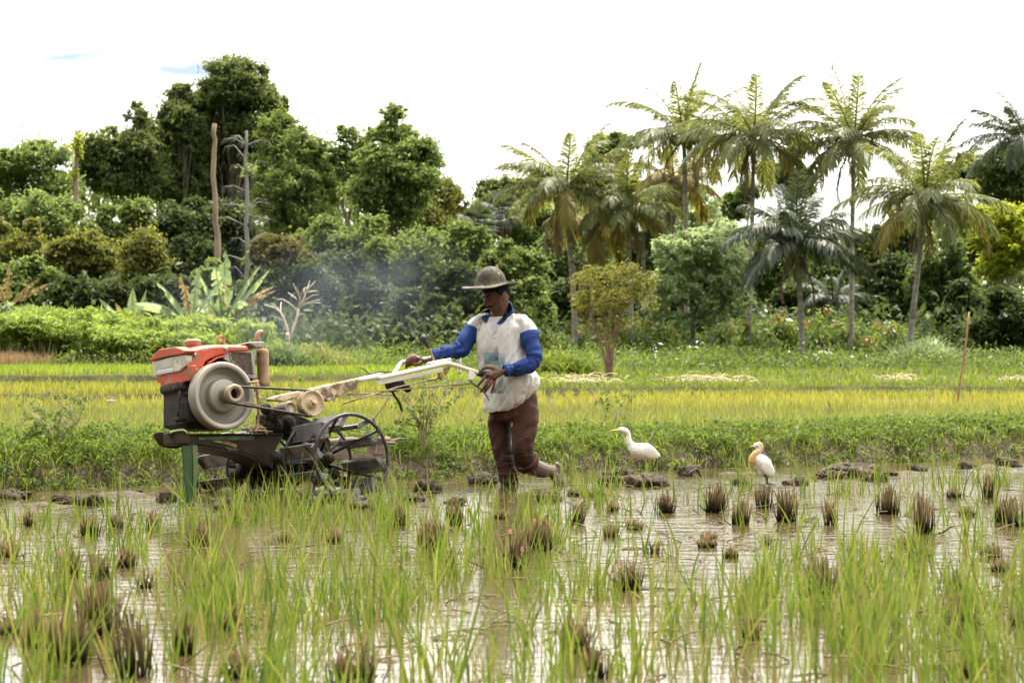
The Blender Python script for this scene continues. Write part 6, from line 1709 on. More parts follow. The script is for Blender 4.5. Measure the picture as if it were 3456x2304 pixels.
# near (left) hand laid over the rubber grip, fingers hanging over the clutch lever
gd = 15.76
body.tube(mp_(Z4, [(2140, 735), (2060, 748), (1990, 760), (1920, 785), (1850, 815), (1800, 835)], [15.70, 15.70, 15.695, 15.69, 15.69, 15.70]), [0.029, 0.027, 0.031, 0.036, 0.036, 0.026], 14, flat=0.62)
body.tube(mp_(Z4, [(2050, 760), (1960, 800), (1890, 845), (1850, 860)], [15.70, 15.69, 15.685, 15.69]), [0.026, 0.034, 0.034, 0.022], 14, flat=0.7)
for pts4, ds, rr in (([(1780, 800), (1740, 852), (1690, 915), (1648, 968), (1628, 990)], [15.69, 15.675, 15.67, 15.685, 15.70], [.0125, .0115, .0105, .0095, .0075]),
                     ([(1830, 845), (1785, 920), (1735, 1010), (1690, 1072), (1672, 1092)], [15.68, 15.665, 15.66, 15.675, 15.69], [.0128, .0118, .0105, .0095, .0075]),
                     ([(1872, 868), (1842, 950), (1795, 1020), (1750, 1085), (1738, 1100)], [15.68, 15.662, 15.66, 15.675, 15.69], [.0122, .0112, .010, .009, .0072]),
                     ([(1920, 868), (1905, 950), (1882, 1030), (1858, 1092), (1850, 1108)], [15.685, 15.67, 15.67, 15.68, 15.69], [.011, .0102, .0094, .0085, .007]),
                     ([(1940, 730), (1860, 690), (1780, 685), (1722, 705), (1700, 722)], [15.70, 15.71, 15.73, 15.745, 15.755], [.017, .0145, .0125, .0115, .009])):
    body.tube(smooth(mp_(Z4, pts4, ds), 14), np.interp(np.linspace(0, 1, 13 if len(pts4) == 4 else len(smooth(np.array(pts4, float), 14))), np.linspace(0, 1, 5), rr), 10)
for (x, y) in ((1790, 800), (1838, 842), (1878, 866), (1920, 866)): body.ball(mp_(Z4, [(x, y)], 15.672)[0], 0.0135, n=10, m=8)
# far (right) hand wrapped round the loop handle
body.tube(mp_(Z4, [(880, 545), (760, 572), (700, 568), (640, 548), (560, 522), (500, 510)], [15.86, 15.86, 15.855, 15.85, 15.85, 15.86]), [0.026, 0.025, 0.028, 0.034, 0.034, 0.024], 14, flat=0.8)
for i, (x, y) in enumerate(((440, 548), (476, 522), (520, 503), (566, 498))):
    c = mp_(Z4, [(x + 26, y + 62)], 15.855)[0]; r0 = 0.036
    A_ = [c + np.array([math.cos(t) * 0.010 * 0, -math.sin(t) * r0, math.cos(t) * r0]) for t in np.linspace(0.15, 4.0, 12)]
    off = np.array([-0.012, 0, 0]) * 0
    body.tube(np.array(A_) + np.linspace(0, 1, 12)[:, None] * np.array([-0.012, 0, 0.0]), np.interp(np.linspace(0, 1, 12), [0, .5, 1], [.0118, .0108, .008]) * (0.92 if i == 0 else 1), 10)
    body.ball(A_[1], 0.0128, n=10, m=8)
body.tube(smooth(mp_(Z4, [(700, 600), (640, 628), (590, 640), (548, 634)], [15.83, 15.815, 15.815, 15.825]), 12), np.interp(np.linspace(0, 1, 13), [0, .6, 1], [.0165, .0135, .0105]), 10)
# legs: front leg sunk in the mud, rear leg with the heel raised
body.tube(mp_(Z6, [(560, 480), (560, 850), (640, 1150), (680, 1420)], [16.06, 16.0, 15.98, 15.95]), [0.085, 0.055, 0.05, 0.036], 14)
body.tube(mp_(Z6, [(860, 480), (845, 760), (845, 985)], [15.90, 15.84, 15.84]), [0.085, 0.07, 0.055], 14)
body.tube(smooth(mp_(Z6, [(840, 985), (930, 1075), (1040, 1130), (1130, 1150), (1205, 1150), (1245, 1135)], [15.84, 15.93, 16.02, 16.08, 16.13, 16.15]), 24), np.interp(np.linspace(0, 1, 21), [0, .25, .5, .75, 1], [.056, .066, .060, .043, .034]), 14)
body.ball(mp_(Z6, [(1268, 1095)], 16.17)[0], (0.030, 0.034, 0.036))
body.tube(smooth(mp_(Z6, [(1262, 1090), (1278, 1150), (1292, 1230), (1298, 1310), (1290, 1380)], [16.17, 16.165, 16.15, 16.13, 16.11]), 16), np.interp(np.linspace(0, 1, 17), [0, .3, .7, 1], [.030, .034, .036, .022]), 14, flat=1.15)
body.tube(mp_(Z6, [(1190, 1150), (1245, 1230), (1280, 1330)], [16.12, 16.12, 16.11]), [.035, .034, .026], 12)
for i in range(5):
    a = mp_(Z6, [(1290 - i * 3, 1370)], 16.10 - 0.018 * i)[0]; body.tube(np.array([a, a + (0.004, -0.002, -0.03), a + (0.012, 0, -0.055)]), [.011 - .001 * i, .010 - .001 * i, .007], 8)
bme = solid(body, 0.0040, 3, "body")
bo = link("body", bme, M_skin, MAN)
# --- head details
M_hair = pm("black_hair", (0.006, 0.005, 0.005), (0.013, 0.011, 0.010), 60, rough=0.8, bump=0.6, bscale=180, spec=0.15)
HS = HG.copy()
for i in range(nt_):
    for j in range(np_):
        ph_ = 2 * math.pi * j / np_ - math.pi; p = HG[i, j]; a_ = abs(ph_)
        line = 0.060 if a_ < 1.0 else (0.060 - 0.052 * (a_ - 1.0) / 0.35 if a_ < 1.35 else (0.008 + 0.030 * (a_ - 1.35) / 0.4 if a_ < 1.75 else max(-0.06, 0.038 - 0.13 * (a_ - 1.75) / 0.8)))
        k = max(0.0, min(1.0, (p[2] - line + 0.004 * math.sin(23 * ph_)) / 0.02 + 0.5))
        HS[i, j] = p * (0.95 + 0.10 * k)
mb = MB(); mb.rings(HM(HS)[:, ::-1])
ho = mb.build("hair", M_hair, MAN)
def face(x, z, off=0.0):
    best = min((abs(HG[i, j, 1] - x) + abs(HG[i, j, 2] - z), HG[i, j, 0]) for i in range(nt_) for j in range(np_) if HG[i, j, 0] > 0.03)
    return HM(np.array([best[1] + off, x, z]))
mb = MB(); mt_ = smooth([face(x, -0.0425 - 0.22 * abs(x), 0.0015) for x in np.linspace(-0.036, 0.036, 7)], 24)
mb.tube(mt_, np.interp(np.linspace(0, 1, len(mt_)), [0, .15, .35, .5, .65, .85, 1], [0.002, 0.0055, 0.007, 0.006, 0.007, 0.0055, 0.002]), 8)
mb.build("moustache", M_hair, MAN)
for s in (-1, 1):
    MB().tube([face(x, 0.031 + 0.004 * math.sin((abs(x) - 0.012) / 0.04 * 3), 0.0005) for x in np.linspace(s * 0.012, s * 0.052, 7)], [0.002, 0.0042, 0.0045, 0.0045, 0.004, 0.003, 0.0015], 6).build("eyebrow", M_hair, MAN)
    eo = MB().ball(face(s * 0.031, 0.011, -0.0075), 0.0105, n=16, m=12).build("eye", pm("eye_white", (0.22, 0.18, 0.15), None, rough=0.3), MAN)
    MB().ball(face(s * 0.031, 0.008, -0.0015), 0.0058, n=12, m=10).build("iris", M_hair, eo)
    q = smooth([face(x, 0.0155, 0.0005) for x in np.linspace(s * 0.016, s * 0.046, 5)], 6)
    MB().tube(q, np.interp(np.linspace(0, 1, len(q)), [0, .5, 1], [0.002, 0.006, 0.002]), 8).build("eyelid", M_skin, MAN)
strap = smooth(mp_(Z8, [(1240, 720), (1235, 860), (1205, 1000), (1150, 1130), (1090, 1225)], [15.83, 15.835, 15.83, 15.815, 15.83]), 20)
MB().tube(strap, 0.0026, 6).build("chin_strap", M_rubber, MAN)
# --- hat
M_hat = pm("weathered_hat", (0.050, 0.042, 0.023), (0.11, 0.095, 0.056), 9, rough=0.8, bump=0.4, bscale=60, c3=(0.028, 0.02, 0.014), s3=15, t3=0.49)
nt = M_hat.node_tree; N_ = nt.nodes; lk_ = nt.links.new; bs = N_["Principled BSDF"]; src = bs.inputs["Base Color"].links[0].from_socket
tcn = N_.new("ShaderNodeTexCoord"); n3 = N_.new("ShaderNodeTexNoise"); n3.inputs["Scale"].default_value = 26; n3.inputs["Detail"].default_value = 3; lk_(tcn.outputs["Object"], n3.inputs["Vector"])
r3 = N_.new("ShaderNodeValToRGB"); r3.color_ramp.elements[0].position = 0.66; r3.color_ramp.elements[0].color = (0, 0, 0, 1); r3.color_ramp.elements[1].position = 0.69; lk_(n3.outputs["Fac"], r3.inputs["Fac"])
mm = N_.new("ShaderNodeMix"); mm.data_type = "RGBA"; lk_(r3.outputs["Color"], mm.inputs[0]); lk_(src, mm.inputs[6]); mm.inputs[7].default_value = (0.42, 0.25, 0.09, 1); lk_(mm.outputs[2], bs.inputs["Base Color"])
hA = np.array([-0.075, -0.01, 1.0]); hA /= np.linalg.norm(hA)
hatO = atm(*Z8(1068, 640), 15.90) - mO
hx = np.cross([0, 1.0, 0], hA); hx /= np.linalg.norm(hx); hy = np.cross(hA, hx)
mb = MB(); n = 56; t = np.linspace(0, 2 * np.pi, n, endpoint=False)
prof = [(0.216, -0.002), (0.2185, 0.001), (0.217, 0.0045), (0.19, 0.006), (0.15, 0.007), (0.125, 0.010), (0.1195, 0.018), (0.117, 0.035), (0.111, 0.060), (0.101, 0.085), (0.086, 0.108), (0.066, 0.128), (0.042, 0.142), (0.020, 0.148), (0.003, 0.150)]
inner = [(0.216, -0.002), (0.19, 0.001), (0.15, 0.002), (0.122, 0.004), (0.114, 0.018), (0.108, 0.05), (0.09, 0.09), (0.05, 0.125), (0.003, 0.138)]
def hring(r, h):
    k = max(0, (r - 0.115) / 0.1)
    dz = k * (0.014 * np.cos(2 * t + 0.5) - 0.010 * np.cos(t) * 0 - 0.008 * np.maximum(0, -np.cos(t)) + 0.004 * np.sin(5 * t))
    return hatO + (r * np.cos(t))[:, None] * hx + (r * np.sin(t) * 1.02)[:, None] * hy + (h + dz)[:, None] * hA
mb.rings([hring(r, h) for r, h in inner[::-1]] + [hring(r, h) for r, h in prof])
hat = mb.build("hat", M_hat, MAN)

# --- shirt: white body, blue sleeves and collar
def cloth(name, c1, c2, stain, t3, s3, print_=False, rough=0.85):
    return pm(name, c1, c2, 5, rough=rough, c3=stain, s3=s3, t3=t3, bump=0.12, bscale=90, spec=0.2)
M_shirt = cloth("dirty_white_cotton", (0.50, 0.475, 0.44), (0.66, 0.645, 0.62), (0.33, 0.245, 0.17), 0.60, 8)
nt = M_shirt.node_tree; N_ = nt.nodes; lk_ = nt.links.new; bs = N_["Principled BSDF"]; src = bs.inputs["Base Color"].links[0].from_socket
tcn = N_.new("ShaderNodeTexCoord"); n3 = N_.new("ShaderNodeTexNoise"); n3.inputs["Scale"].default_value = 55; n3.inputs["Detail"].default_value = 2; lk_(tcn.outputs["Object"], n3.inputs["Vector"])
r3 = N_.new("ShaderNodeValToRGB"); r3.color_ramp.elements[0].position = 0.725; r3.color_ramp.elements[0].color = (0, 0, 0, 1); r3.color_ramp.elements[1].position = 0.76; r3.color_ramp.elements[1].color = (.8, .8, .8, 1); lk_(n3.outputs["Fac"], r3.inputs["Fac"])
mm = N_.new("ShaderNodeMix"); mm.data_type = "RGBA"; lk_(r3.outputs["Color"], mm.inputs[0]); lk_(src, mm.inputs[6]); mm.inputs[7].default_value = (0.07, 0.05, 0.04, 1); lk_(mm.outputs[2], bs.inputs["Base Color"])
M_blue = cloth("blue_cotton", (0.015, 0.036, 0.150), (0.028, 0.058, 0.215), (0.018, 0.03, 0.10), 0.66, 7)
M_blue2 = cloth("faded_blue_collar_cotton", (0.012, 0.036, 0.11), (0.022, 0.06, 0.165), (0.03, 0.05, 0.12), 0.66, 9)
sh = MB()
torso(sh, [(585, 588, .085, .07), (610, 600, .13, .082), (640, 605, .175, .10), (690, 600, .198, .118), (770, 592, .198, .13), (870, 590, .192, .135), (960, 602, .195, .138), (1060, 640, .21, .146), (1150, 680, .228, .155), (1230, 692, .232, .158), (1290, 690, .22, .152), (1350, 660, .195, .148), (1400, 630, .165, .142), (1450, 605, .148, .138), (1484, 600, .138, .13)], d=15.95)
sh.tube(mp_(Z5, [(700, 628), (790, 640), (838, 690), (852, 745), (858, 772)], [15.93, 15.88, 15.865, 15.855, 15.85]), [0.062, 0.070, 0.073, 0.071, 0.068], 20)
sh.tube(mp_(Z5, [(470, 630), (400, 630), (352, 668), (325, 705)], [16.0, 16.03, 16.04, 16.03]), [0.060, 0.068, 0.066, 0.061], 20)
sme = solid(sh, 0.008, 7, "shirt")
V = verts(sme); Nn = normals(sme)
wv = V + mO
pxv = CX + wv[:, 0] / wv[:, 1] * F; pyv = CY + (CH - wv[:, 2]) / wv[:, 1] * F
zx, zy = (pxv - 1480) / 0.35714, (pyv - 860) / 0.35714
low = ss(900, 1350, zy)
# long soft folds falling from the shoulders and pulled across towards the arms
fold = 0.013 * (np.abs(vn(zx / 62 + zy / 320, zy / 420 + Nn[:, 0] * 2, 5) - 0.5) * 2 - 0.5) + 0.016 * (vn(zx / 95 - zy / 210, zy / 260, 9) - 0.5) + 0.010 * (vn(zx / 40 + zy / 60, zy / 110, 13) - 0.5)
fold *= 0.7 + 0.9 * low
fold += 0.008 * np.sin(zx / 38.0) * ss(1300, 1480, zy)
V = V + Nn * fold[:, None]
setv(sme, V)
shirt = link("shirt", sme, M_shirt, MAN)

def sleeve(P, R, name, seed, n=26, m=60):
    mb = MB(); Q = smooth(P, m); r = np.interp(np.linspace(0, 1, len(Q)), np.linspace(0, 1, len(R)), R)
    mb.tube(Q, r, n)
    me = solid(mb, 0.005, 3, name); V = verts(me); Nn = normals(me)
    dd = ((V[:, None, :] - Q[None]) ** 2).sum(-1); k = dd.argmin(1); tt = k / len(Q)
    bend = np.exp(-((tt - 0.52) / 0.16) ** 2) + 0.9 * np.exp(-((tt - 0.86) / 0.10) ** 2)
    ang = np.arctan2(V[:, 1] - Q[k, 1], V[:, 2] - Q[k, 2])
    w = (np.abs(vn(tt * 15 + ang * 0.7 + seed, ang * 1.1, seed) - 0.5) * 2 - 0.5) * 0.021 * (0.15 + bend) + (vn(tt * 7 + seed, ang * 1.1 + tt * 5, seed + 5) - 0.5) * 0.026
    V += Nn * w[:, None]; setv(me, V)
    return me
ns = sleeve(mp_(Z5, [(852, 745), (868, 815), (892, 905), (902, 975), (872, 1035), (780, 1062), (700, 1082), (640, 1093)], [15.855, 15.835, 15.81, 15.785, 15.765, 15.735, 15.715, 15.70]),
            [0.073, 0.067, 0.061, 0.060, 0.057, 0.052, 0.046, 0.041], "sleeve", 3)
link("sleeve", ns, M_blue, shirt)
fs = sleeve(mp_(Z5, [(328, 700), (288, 765), (232, 850), (185, 895), (110, 915), (30, 932), (-45, 946)], [16.03, 16.01, 15.97, 15.94, 15.915, 15.885, 15.865]),
            [0.065, 0.068, 0.066, 0.060, 0.051, 0.045, 0.040], "sleeve", 8)
link("sleeve", fs, M_blue, shirt)
for P, r in ((mp_(Z5, [(668, 1088), (622, 1096)], [15.705, 15.697]), 0.0455), (mp_(Z5, [(-30, 943), (-62, 949)], [15.868, 15.86]), 0.040)):
    ax = P[1] - P[0]; hl = np.linalg.norm(ax)
    MB().lathe([(r - 0.006, 0), (r, 0.002), (r + 0.001, hl * .5), (r - 0.001, hl - 0.002), (r - 0.006, hl)], P[0], ax, 26, False).build("cuff", M_blue, shirt)
# collar: a band standing round the back of the neck, spread open in front
bvh = BVHTree.FromPolygons([tuple(v) for v in V_] if False else [tuple(v.co) for v in sme.vertices], [tuple(p.vertices) for p in sme.polygons])
def snap(Z, x, y, off=0.004, d=15.8):
    o = Vector(CAM - mO); dr = Vector(ray(*Z(x, y))).normalized()
    h = bvh.ray_cast(o, dr)
    return np.array(h[0] - dr * off) if h[0] is not None else atm(*Z(x, y), d) - mO
def strip(name, A, B, mat, parent, th=0.005):
    mb = MB(); n = len(A); mb.add(list(A) + list(B), [[i, i + 1, n + i + 1, n + i] for i in range(n - 1)])
    o = mb.build(name, mat, parent); s = o.modifiers.new("s", "SOLIDIFY"); s.thickness = th; s.offset = 0
    b = o.modifiers.new("b", "SUBSURF"); b.levels = 1; b.render_levels = 2
    return o
cC = atm(*Z5(594, 588), 15.965) - mO
cT = atm(*Z5(585, 520), 15.955) - mO
rows3 = [[], [], [], []]
for f_ in np.linspace(rad(38), rad(322), 44):
    bk = (1 - math.cos(f_)) / 2; dr_ = math.cos(f_) * cf_ + math.sin(f_) * cl_
    hb = -0.002 - 0.062 * (1 - bk) ** 2.2; ht = 0.020 - 0.050 * (1 - bk) ** 2 + 0.092 * bk ** 1.3
    lean_ = (cT - cC) * np.array([1, 1, 0]) * 0.9
    wob = 0.004 * math.sin(5 * f_)
    for k_, (r_, h_) in enumerate(((0.082, hb), (0.078 + wob, ht), (0.085 + wob, ht + 0.003), (0.106 + wob + 0.016 * (1 - bk), hb + (ht - hb) * 0.1 - 0.010))):
        rows3[k_].append(cC + dr_ * r_ * np.array([1.06, 1.0, 1.0]) + np.array([0, 0, h_]) + lean_ * (h_ / 0.1))
mb = MB(); n = len(rows3[0]); mb.add(sum(rows3, []), [[k_ * n + i, k_ * n + i + 1, (k_ + 1) * n + i + 1, (k_ + 1) * n + i] for k_ in range(3) for i in range(n - 1)])
co = mb.build("collar", M_blue2, shirt); sd_ = co.modifiers.new("s", "SOLIDIFY"); sd_.thickness = 0.004; sd_.offset = 0
# open neck with the undershirt, placket edge, faded print and lettering lie on the cloth
def patch(name, Z, rows_, mat, off=0.004, n=10):
    """rows_: left and right photo points per row, snapped onto the shirt"""
    mb = MB(); k = len(rows_)
    pts_ = []
    for (a, b) in rows_:
        for t in np.linspace(0, 1, n): pts_.append(snap(Z, a[0] + (b[0] - a[0]) * t, a[1] + (b[1] - a[1]) * t, off))
    mb.add(pts_, [[i * n + j, i * n + j + 1, (i + 1) * n + j + 1, (i + 1) * n + j] for i in range(k - 1) for j in range(n - 1)])
    return mb.build(name, mat, shirt)
M_under = pm("lavender_undershirt", (0.50, 0.48, 0.56), (0.60, 0.58, 0.66), 6, rough=0.85)
patch("undershirt", Z5, [((490, 622), (585, 628)), ((490, 640), (575, 645)), ((492, 665), (562, 668)), ((498, 690), (550, 690)), ((506, 715), (535, 715)), ((512, 740), (518, 740))], M_under, 0.005)
def edge(name, pts_, r, mat, off=0.004):
    MB().tube(smooth(np.array([snap(Z5, x, y, off) for x, y in pts_]), 20), r, 6).build(name, mat, shirt)
edge("placket_edge", [(488, 618), (488, 660), (496, 700), (512, 744), (530, 790)], 0.0035, M_shirt)
edge("placket_edge", [(586, 626), (566, 668), (545, 710), (520, 746)], 0.003, M_shirt)
lapel = [((478, 600), (490, 612)), ((462, 640), (490, 655)), ((448, 680), (494, 698)), ((470, 715), (502, 725)), ((498, 755), (512, 750))]
patch("placket", Z5, lapel, M_shirt, 0.007)
patch("collar_flap", Z5, [((628, 556), (668, 548)), ((604, 586), (662, 580)), ((580, 612), (640, 612)), ((560, 636), (608, 640)), ((548, 650), (572, 658))], M_blue2, 0.009)
patch("collar_flap", Z5, [((402, 582), (452, 566)), ((410, 604), (470, 582)), ((422, 626), (474, 600)), ((438, 646), (462, 628))], M_blue2, 0.009)
M_teal = pm("faded_teal_print", (0.22, 0.34, 0.39), (0.38, 0.48, 0.51), 14, rough=0.85, c3=(0.48, 0.49, 0.47), s3=26, t3=0.55, spec=0.15)
M_teal2 = pm("darker_teal_print", (0.14, 0.235, 0.27), (0.27, 0.37, 0.40), 18, rough=0.85, c3=(0.10, 0.11, 0.11), s3=14, t3=0.6, spec=0.15)
patch("print_block", Z5, [((430, 920 + i * 18), (566, 924 + i * 18)) for i in range(7)], M_teal2, 0.0035)
patch("print_block", Z5, [((567 - i * 0.6, 926 + i * 25.5), (622 - i * 0.2, 932 + i * 25)) for i in range(15)], M_teal, 0.0035)
cu_ = bpy.data.curves.new("txt", "FONT"); cu_.body = "Rais"; cu_.size = 1.0
to = bpy.data.objects.new("txt", cu_); COL.objects.link(to); bpy.context.view_layer.update()
tm = bpy.data.meshes.new_from_object(to.evaluated_get(bpy.context.evaluated_depsgraph_get())); bpy.data.objects.remove(to)
tv = verts(tm); x0, x1 = tv[:, 0].min(), tv[:, 0].max(); y0, y1 = tv[:, 1].min(), tv[:, 1].max()
setv(tm, np.array([snap(Z5, 518 + (p[0] - x0) / (x1 - x0) * 92, 1309 - (p[1] - y0) / (y1 - y0) * 30, 0.004) for p in tv]))
tm.materials.clear(); link("lettering", tm, pm("dark_print", (0.06, 0.06, 0.06), None, rough=0.8), shirt)
# --- trousers
tr_ = MB()
t = np.linspace(0, 2 * np.pi, 32, endpoint=False)
tl = np.array([0.87, -0.5, 0]); tf_ = np.array([-0.5, -0.87, 0])
tr_.rings([atm(*Z6(x, y), 15.97) - mO + (a * np.cos(t))[:, None] * tl + (b * np.sin(t))[:, None] * tf_ for (y, x, a, b) in ((120, 735, .165, .125), (220, 725, .185, .14), (340, 715, .195, .15), (440, 712, .195, .15), (520, 712, .175, .135))])
tr_.tube(smooth(mp_(Z6, [(575, 400), (548, 560), (555, 720), (580, 880), (610, 1020), (650, 1200), (680, 1420)], [16.05, 16.03, 16.01, 15.99, 15.98, 15.97, 15.95]), 40), np.interp(np.linspace(0, 1, 41 if False else len(smooth(np.zeros((7, 3)), 40))), np.linspace(0, 1, 7), [.10, .094, .085, .08, .08, .078, .068]), 24)
tr_.tube(smooth(mp_(Z6, [(870, 380), (868, 520), (850, 680), (836, 830), (845, 950), (880, 1040)], [15.91, 15.88, 15.85, 15.83, 15.84, 15.88]), 40), np.interp(np.linspace(0, 1, len(smooth(np.zeros((6, 3)), 40))), np.linspace(0, 1, 6), [.102, .10, .092, .086, .083, .080]), 24)
tme = solid(tr_, 0.009, 6, "trousers")
V = verts(tme); Nn = normals(tme); wv = V + mO
zx = (CX + wv[:, 0] / wv[:, 1] * F - 1540) / 0.26792; zy = (CY + (CH - wv[:, 2]) / wv[:, 1] * F - 1280) / 0.26792
w = 0.010 * (np.abs(vn(zx / 110 + zy / 260, zy / 170, 3) - 0.5) * 2 - 0.5) + 0.008 * (vn(zx / 60, zy / 90, 7) - 0.5) + 0.012 * (np.abs(vn(zx / 160, zy / 46, 12) - 0.5) * 2 - 0.5) * ss(820, 960, zy)
setv(tme, V + Nn * w[:, None])
M_trous = pm("wet_brown_cotton", (0.024, 0.0078, 0.0032), (0.060, 0.020, 0.0085), 5, rough=0.6, rough2=0.85, c3=(0.075, 0.032, 0.02), s3=9, t3=0.6, bump=0.25, bscale=60, spec=0.3)
link("trousers", tme, M_trous, MAN)
c = mp_(Z6, [(862, 1000), (905, 1062)], [15.855, 15.90]); ax = c[1] - c[0]
mb = MB()
for k in range(3):
    q = c[0] + ax * (0.25 + 0.3 * k); aa = ax / np.linalg.norm(ax)
    e1 = np.cross(aa, [0, 1.0, 0]); e1 /= np.linalg.norm(e1); e2 = np.cross(aa, e1)
    ring = [q + (0.082 + 0.003 * math.sin(5 * s + k)) * (math.cos(s) * e1 + math.sin(s) * e2) + aa * 0.006 * math.sin(3 * s + k * 2) for s in np.linspace(0, 2 * np.pi, 33)]
    mb.tube(ring, 0.0125, 8, False)
mb.build("rolled_cuff", M_trous, MAN)

# ================================================================== cattle egrets
Z7 = lambda x, y: (2000 + 0.28912 * x, 1400 + 0.28912 * y)
M_plum = pm("white_plumage", (0.72, 0.69, 0.62), (0.80, 0.78, 0.73), 14, rough=0.85, bump=0.35, bscale=55, bdist=0.006, spec=0.2, stretch=(1, 1, 2.0))
M_buff = pm("buff_plumage", (0.62, 0.36, 0.14), (0.72, 0.52, 0.29), 10, rough=0.85, bump=0.4, bscale=60, spec=0.2)
M_beak = pm("orange_beak", (0.66, 0.27, 0.03), (0.74, 0.38, 0.06), 20, rough=0.45)
M_leg = pm("black_leg", (0.018, 0.018, 0.016), (0.04, 0.038, 0.03), 30, rough=0.6)

def egret(label, foot, spine, radii, head_beak, eye, legs, wing, buff, tail, flat=0.8):
    d = CH * F / (Z7(*foot)[1] - CY)
    O = at(*Z7(*foot), d); O[2] = 0.0
    m = 0.28912 * d / F
    P = lambda pts_, dy=0.0: np.array([at(*Z7(*p), d + dy) - O for p in pts_])
    root = empty("egret", tuple(O), label, "egret", "cattle egrets beside the bund")
    mb = MB(); S = smooth(P(spine), 60); r = np.interp(np.linspace(0, 1, len(S)), np.linspace(0, 1, len(radii)), np.array(radii) * m)
    mb.tube(S, r, 20)
    for (x, y, rx, ry) in tail: mb.ball(P([(x, y)])[0], (rx * m, min(rx, ry) * m * flat, ry * m), n=20, m=14)
    me = solid(mb, 0.0035, 7, "body"); V = verts(me); Nn = normals(me)
    V += Nn * (0.0018 * (vn(V[:, 0] * 55, V[:, 2] * 55, 4) - 0.5) + 0.002 * (vn(V[:, 0] * 140, V[:, 2] * 140, 6) - 0.5))[:, None]; setv(me, V)
    link("body", me, M_plum, root)
    b0, b1, br = head_beak
    q = P([b0, ((b0[0] + b1[0]) / 2, (b0[1] + b1[1]) / 2 - 2), b1])
    MB().tube(q, [br * m, br * m * 0.72, br * m * 0.12], 12, flat=0.8).build("beak", M_beak, root)
    for s in (-1, 1):
        e = P([eye])[0] + np.array([0, s * 28 * m, 0]); eo = MB().ball(e, 6.5 * m, n=10, m=8).build("eye", pm("yellow_eye", (0.5, 0.4, 0.08), None, rough=0.25), root)
        MB().ball(e + np.array([-0.5 * m, s * 3.6 * m, 0]), 4 * m, n=8, m=6).build("pupil", M_black, eo)
    for pts_, dy in legs:
        L3 = P(pts_, dy); L3[-1, 2] = max(0.02, L3[-1, 2]); mbl = MB(); mbl.tube(L3, np.array([11, 8, 5.5, 6.5, 5, 5][:len(L3)]) * m, 8)
        f = L3[-1]
        for a in (math.pi, math.pi * 0.8, math.pi * 1.2, 0.1):
            mbl.tube([f, f + np.array([math.cos(a) * 0.035, math.sin(a) * 0.035, -0.004]), f + np.array([math.cos(a) * 0.06, math.sin(a) * 0.06, -0.012])], [0.0035, 0.003, 0.0015], 5)
        mbl.build("leg", M_leg, root)
    wp, dy, rad_ = wing
    for s in (-1, 1):
        W3 = smooth(P(wp, 0.0), 30) + np.array([0, s * dy, 0]); mbw = MB(); mbw.tube(W3, np.interp(np.linspace(0, 1, len(W3)), np.linspace(0, 1, len(rad_)), np.array(rad_) * m), 18, flat=0.32 if False else 1.0)
        me = mbw.mesh("wing"); V = verts(me); V[:, 1] = s * dy + (V[:, 1] - s * dy) * 0.30
        V += 0; setv(me, V); link("wing", me, M_plum, root)
    if buff:
        pts_, rr = buff[0]
        mbb = MB(); B3 = smooth(P(pts_, -0.012), 30); mbb.tube(B3, np.interp(np.linspace(0, 1, len(B3)), np.linspace(0, 1, len(rr)), np.array(rr) * m), 16)
        r2 = np.random.default_rng(5)
        for i in range(90):
            t = r2.uniform(0.3, 1.0); o = B3[int(t * (len(B3) - 1))] + np.array([r2.normal() * 14 * m, -r2.uniform(0, 26) * m, r2.normal() * 20 * m]); mbb.tube([o, o + np.array([r2.normal() * 6, -4, -22]) * m, o + np.array([r2.normal() * 12 - 3, -2, -r2.uniform(34, 60)]) * m], [4 * m, 3.2 * m, 0.6 * m], 5, False)
        mbb.build("plumes", M_buff, root)
        if len(buff) > 1:
            pts_, rr = buff[1]; B3 = smooth(P(pts_, -0.004), 20); mbc = MB(); mbc.tube(B3, np.interp(np.linspace(0, 1, len(B3)), np.linspace(0, 1, len(rr)), np.array(rr) * m), 14); mbc.build("crest", M_buff, root)
        if len(buff) > 2:
            mbd = MB()
            for i in range(24):
                t = r2.random(); o = P([(1990 + 60 * t, 490 + 40 * t)])[0] + np.array([0, r2.normal() * 16 * m, 0]); mbd.tube([o, o + np.array([24, 0, -2]) * m, o + np.array([r2.uniform(30, 60), r2.normal() * 6, -r2.uniform(2, 30)]) * m], [4 * m, 3 * m, 0.6 * m], 5, False)
            mbd.build("back_plumes", M_buff, root)
    return root
egret("slender white egret striding with outstretched neck and raised head, on the mud behind the farmer", (640, 740),
      [(790, 482), (720, 450), (640, 425), (560, 420), (495, 395), (445, 345), (415, 285), (420, 240), (405, 205), (375, 182), (335, 172), (300, 178)],
      [8, 50, 92, 96, 82, 48, 34, 28, 30, 34, 33, 18], ((306, 178), (176, 188), 14), (318, 170),
      [([(575, 520), (590, 590), (606, 640), (610, 700), (612, 768)], -0.02), ([(755, 470), (745, 540), (715, 600), (706, 680), (704, 742)], 0.03)],
      ([(560, 395), (640, 420), (700, 450), (745, 470), (780, 478)], 0.052, [20, 72, 66, 40, 8]), None, [(600, 440, 100, 92), (690, 462, 80, 62), (550, 470, 40, 60)])
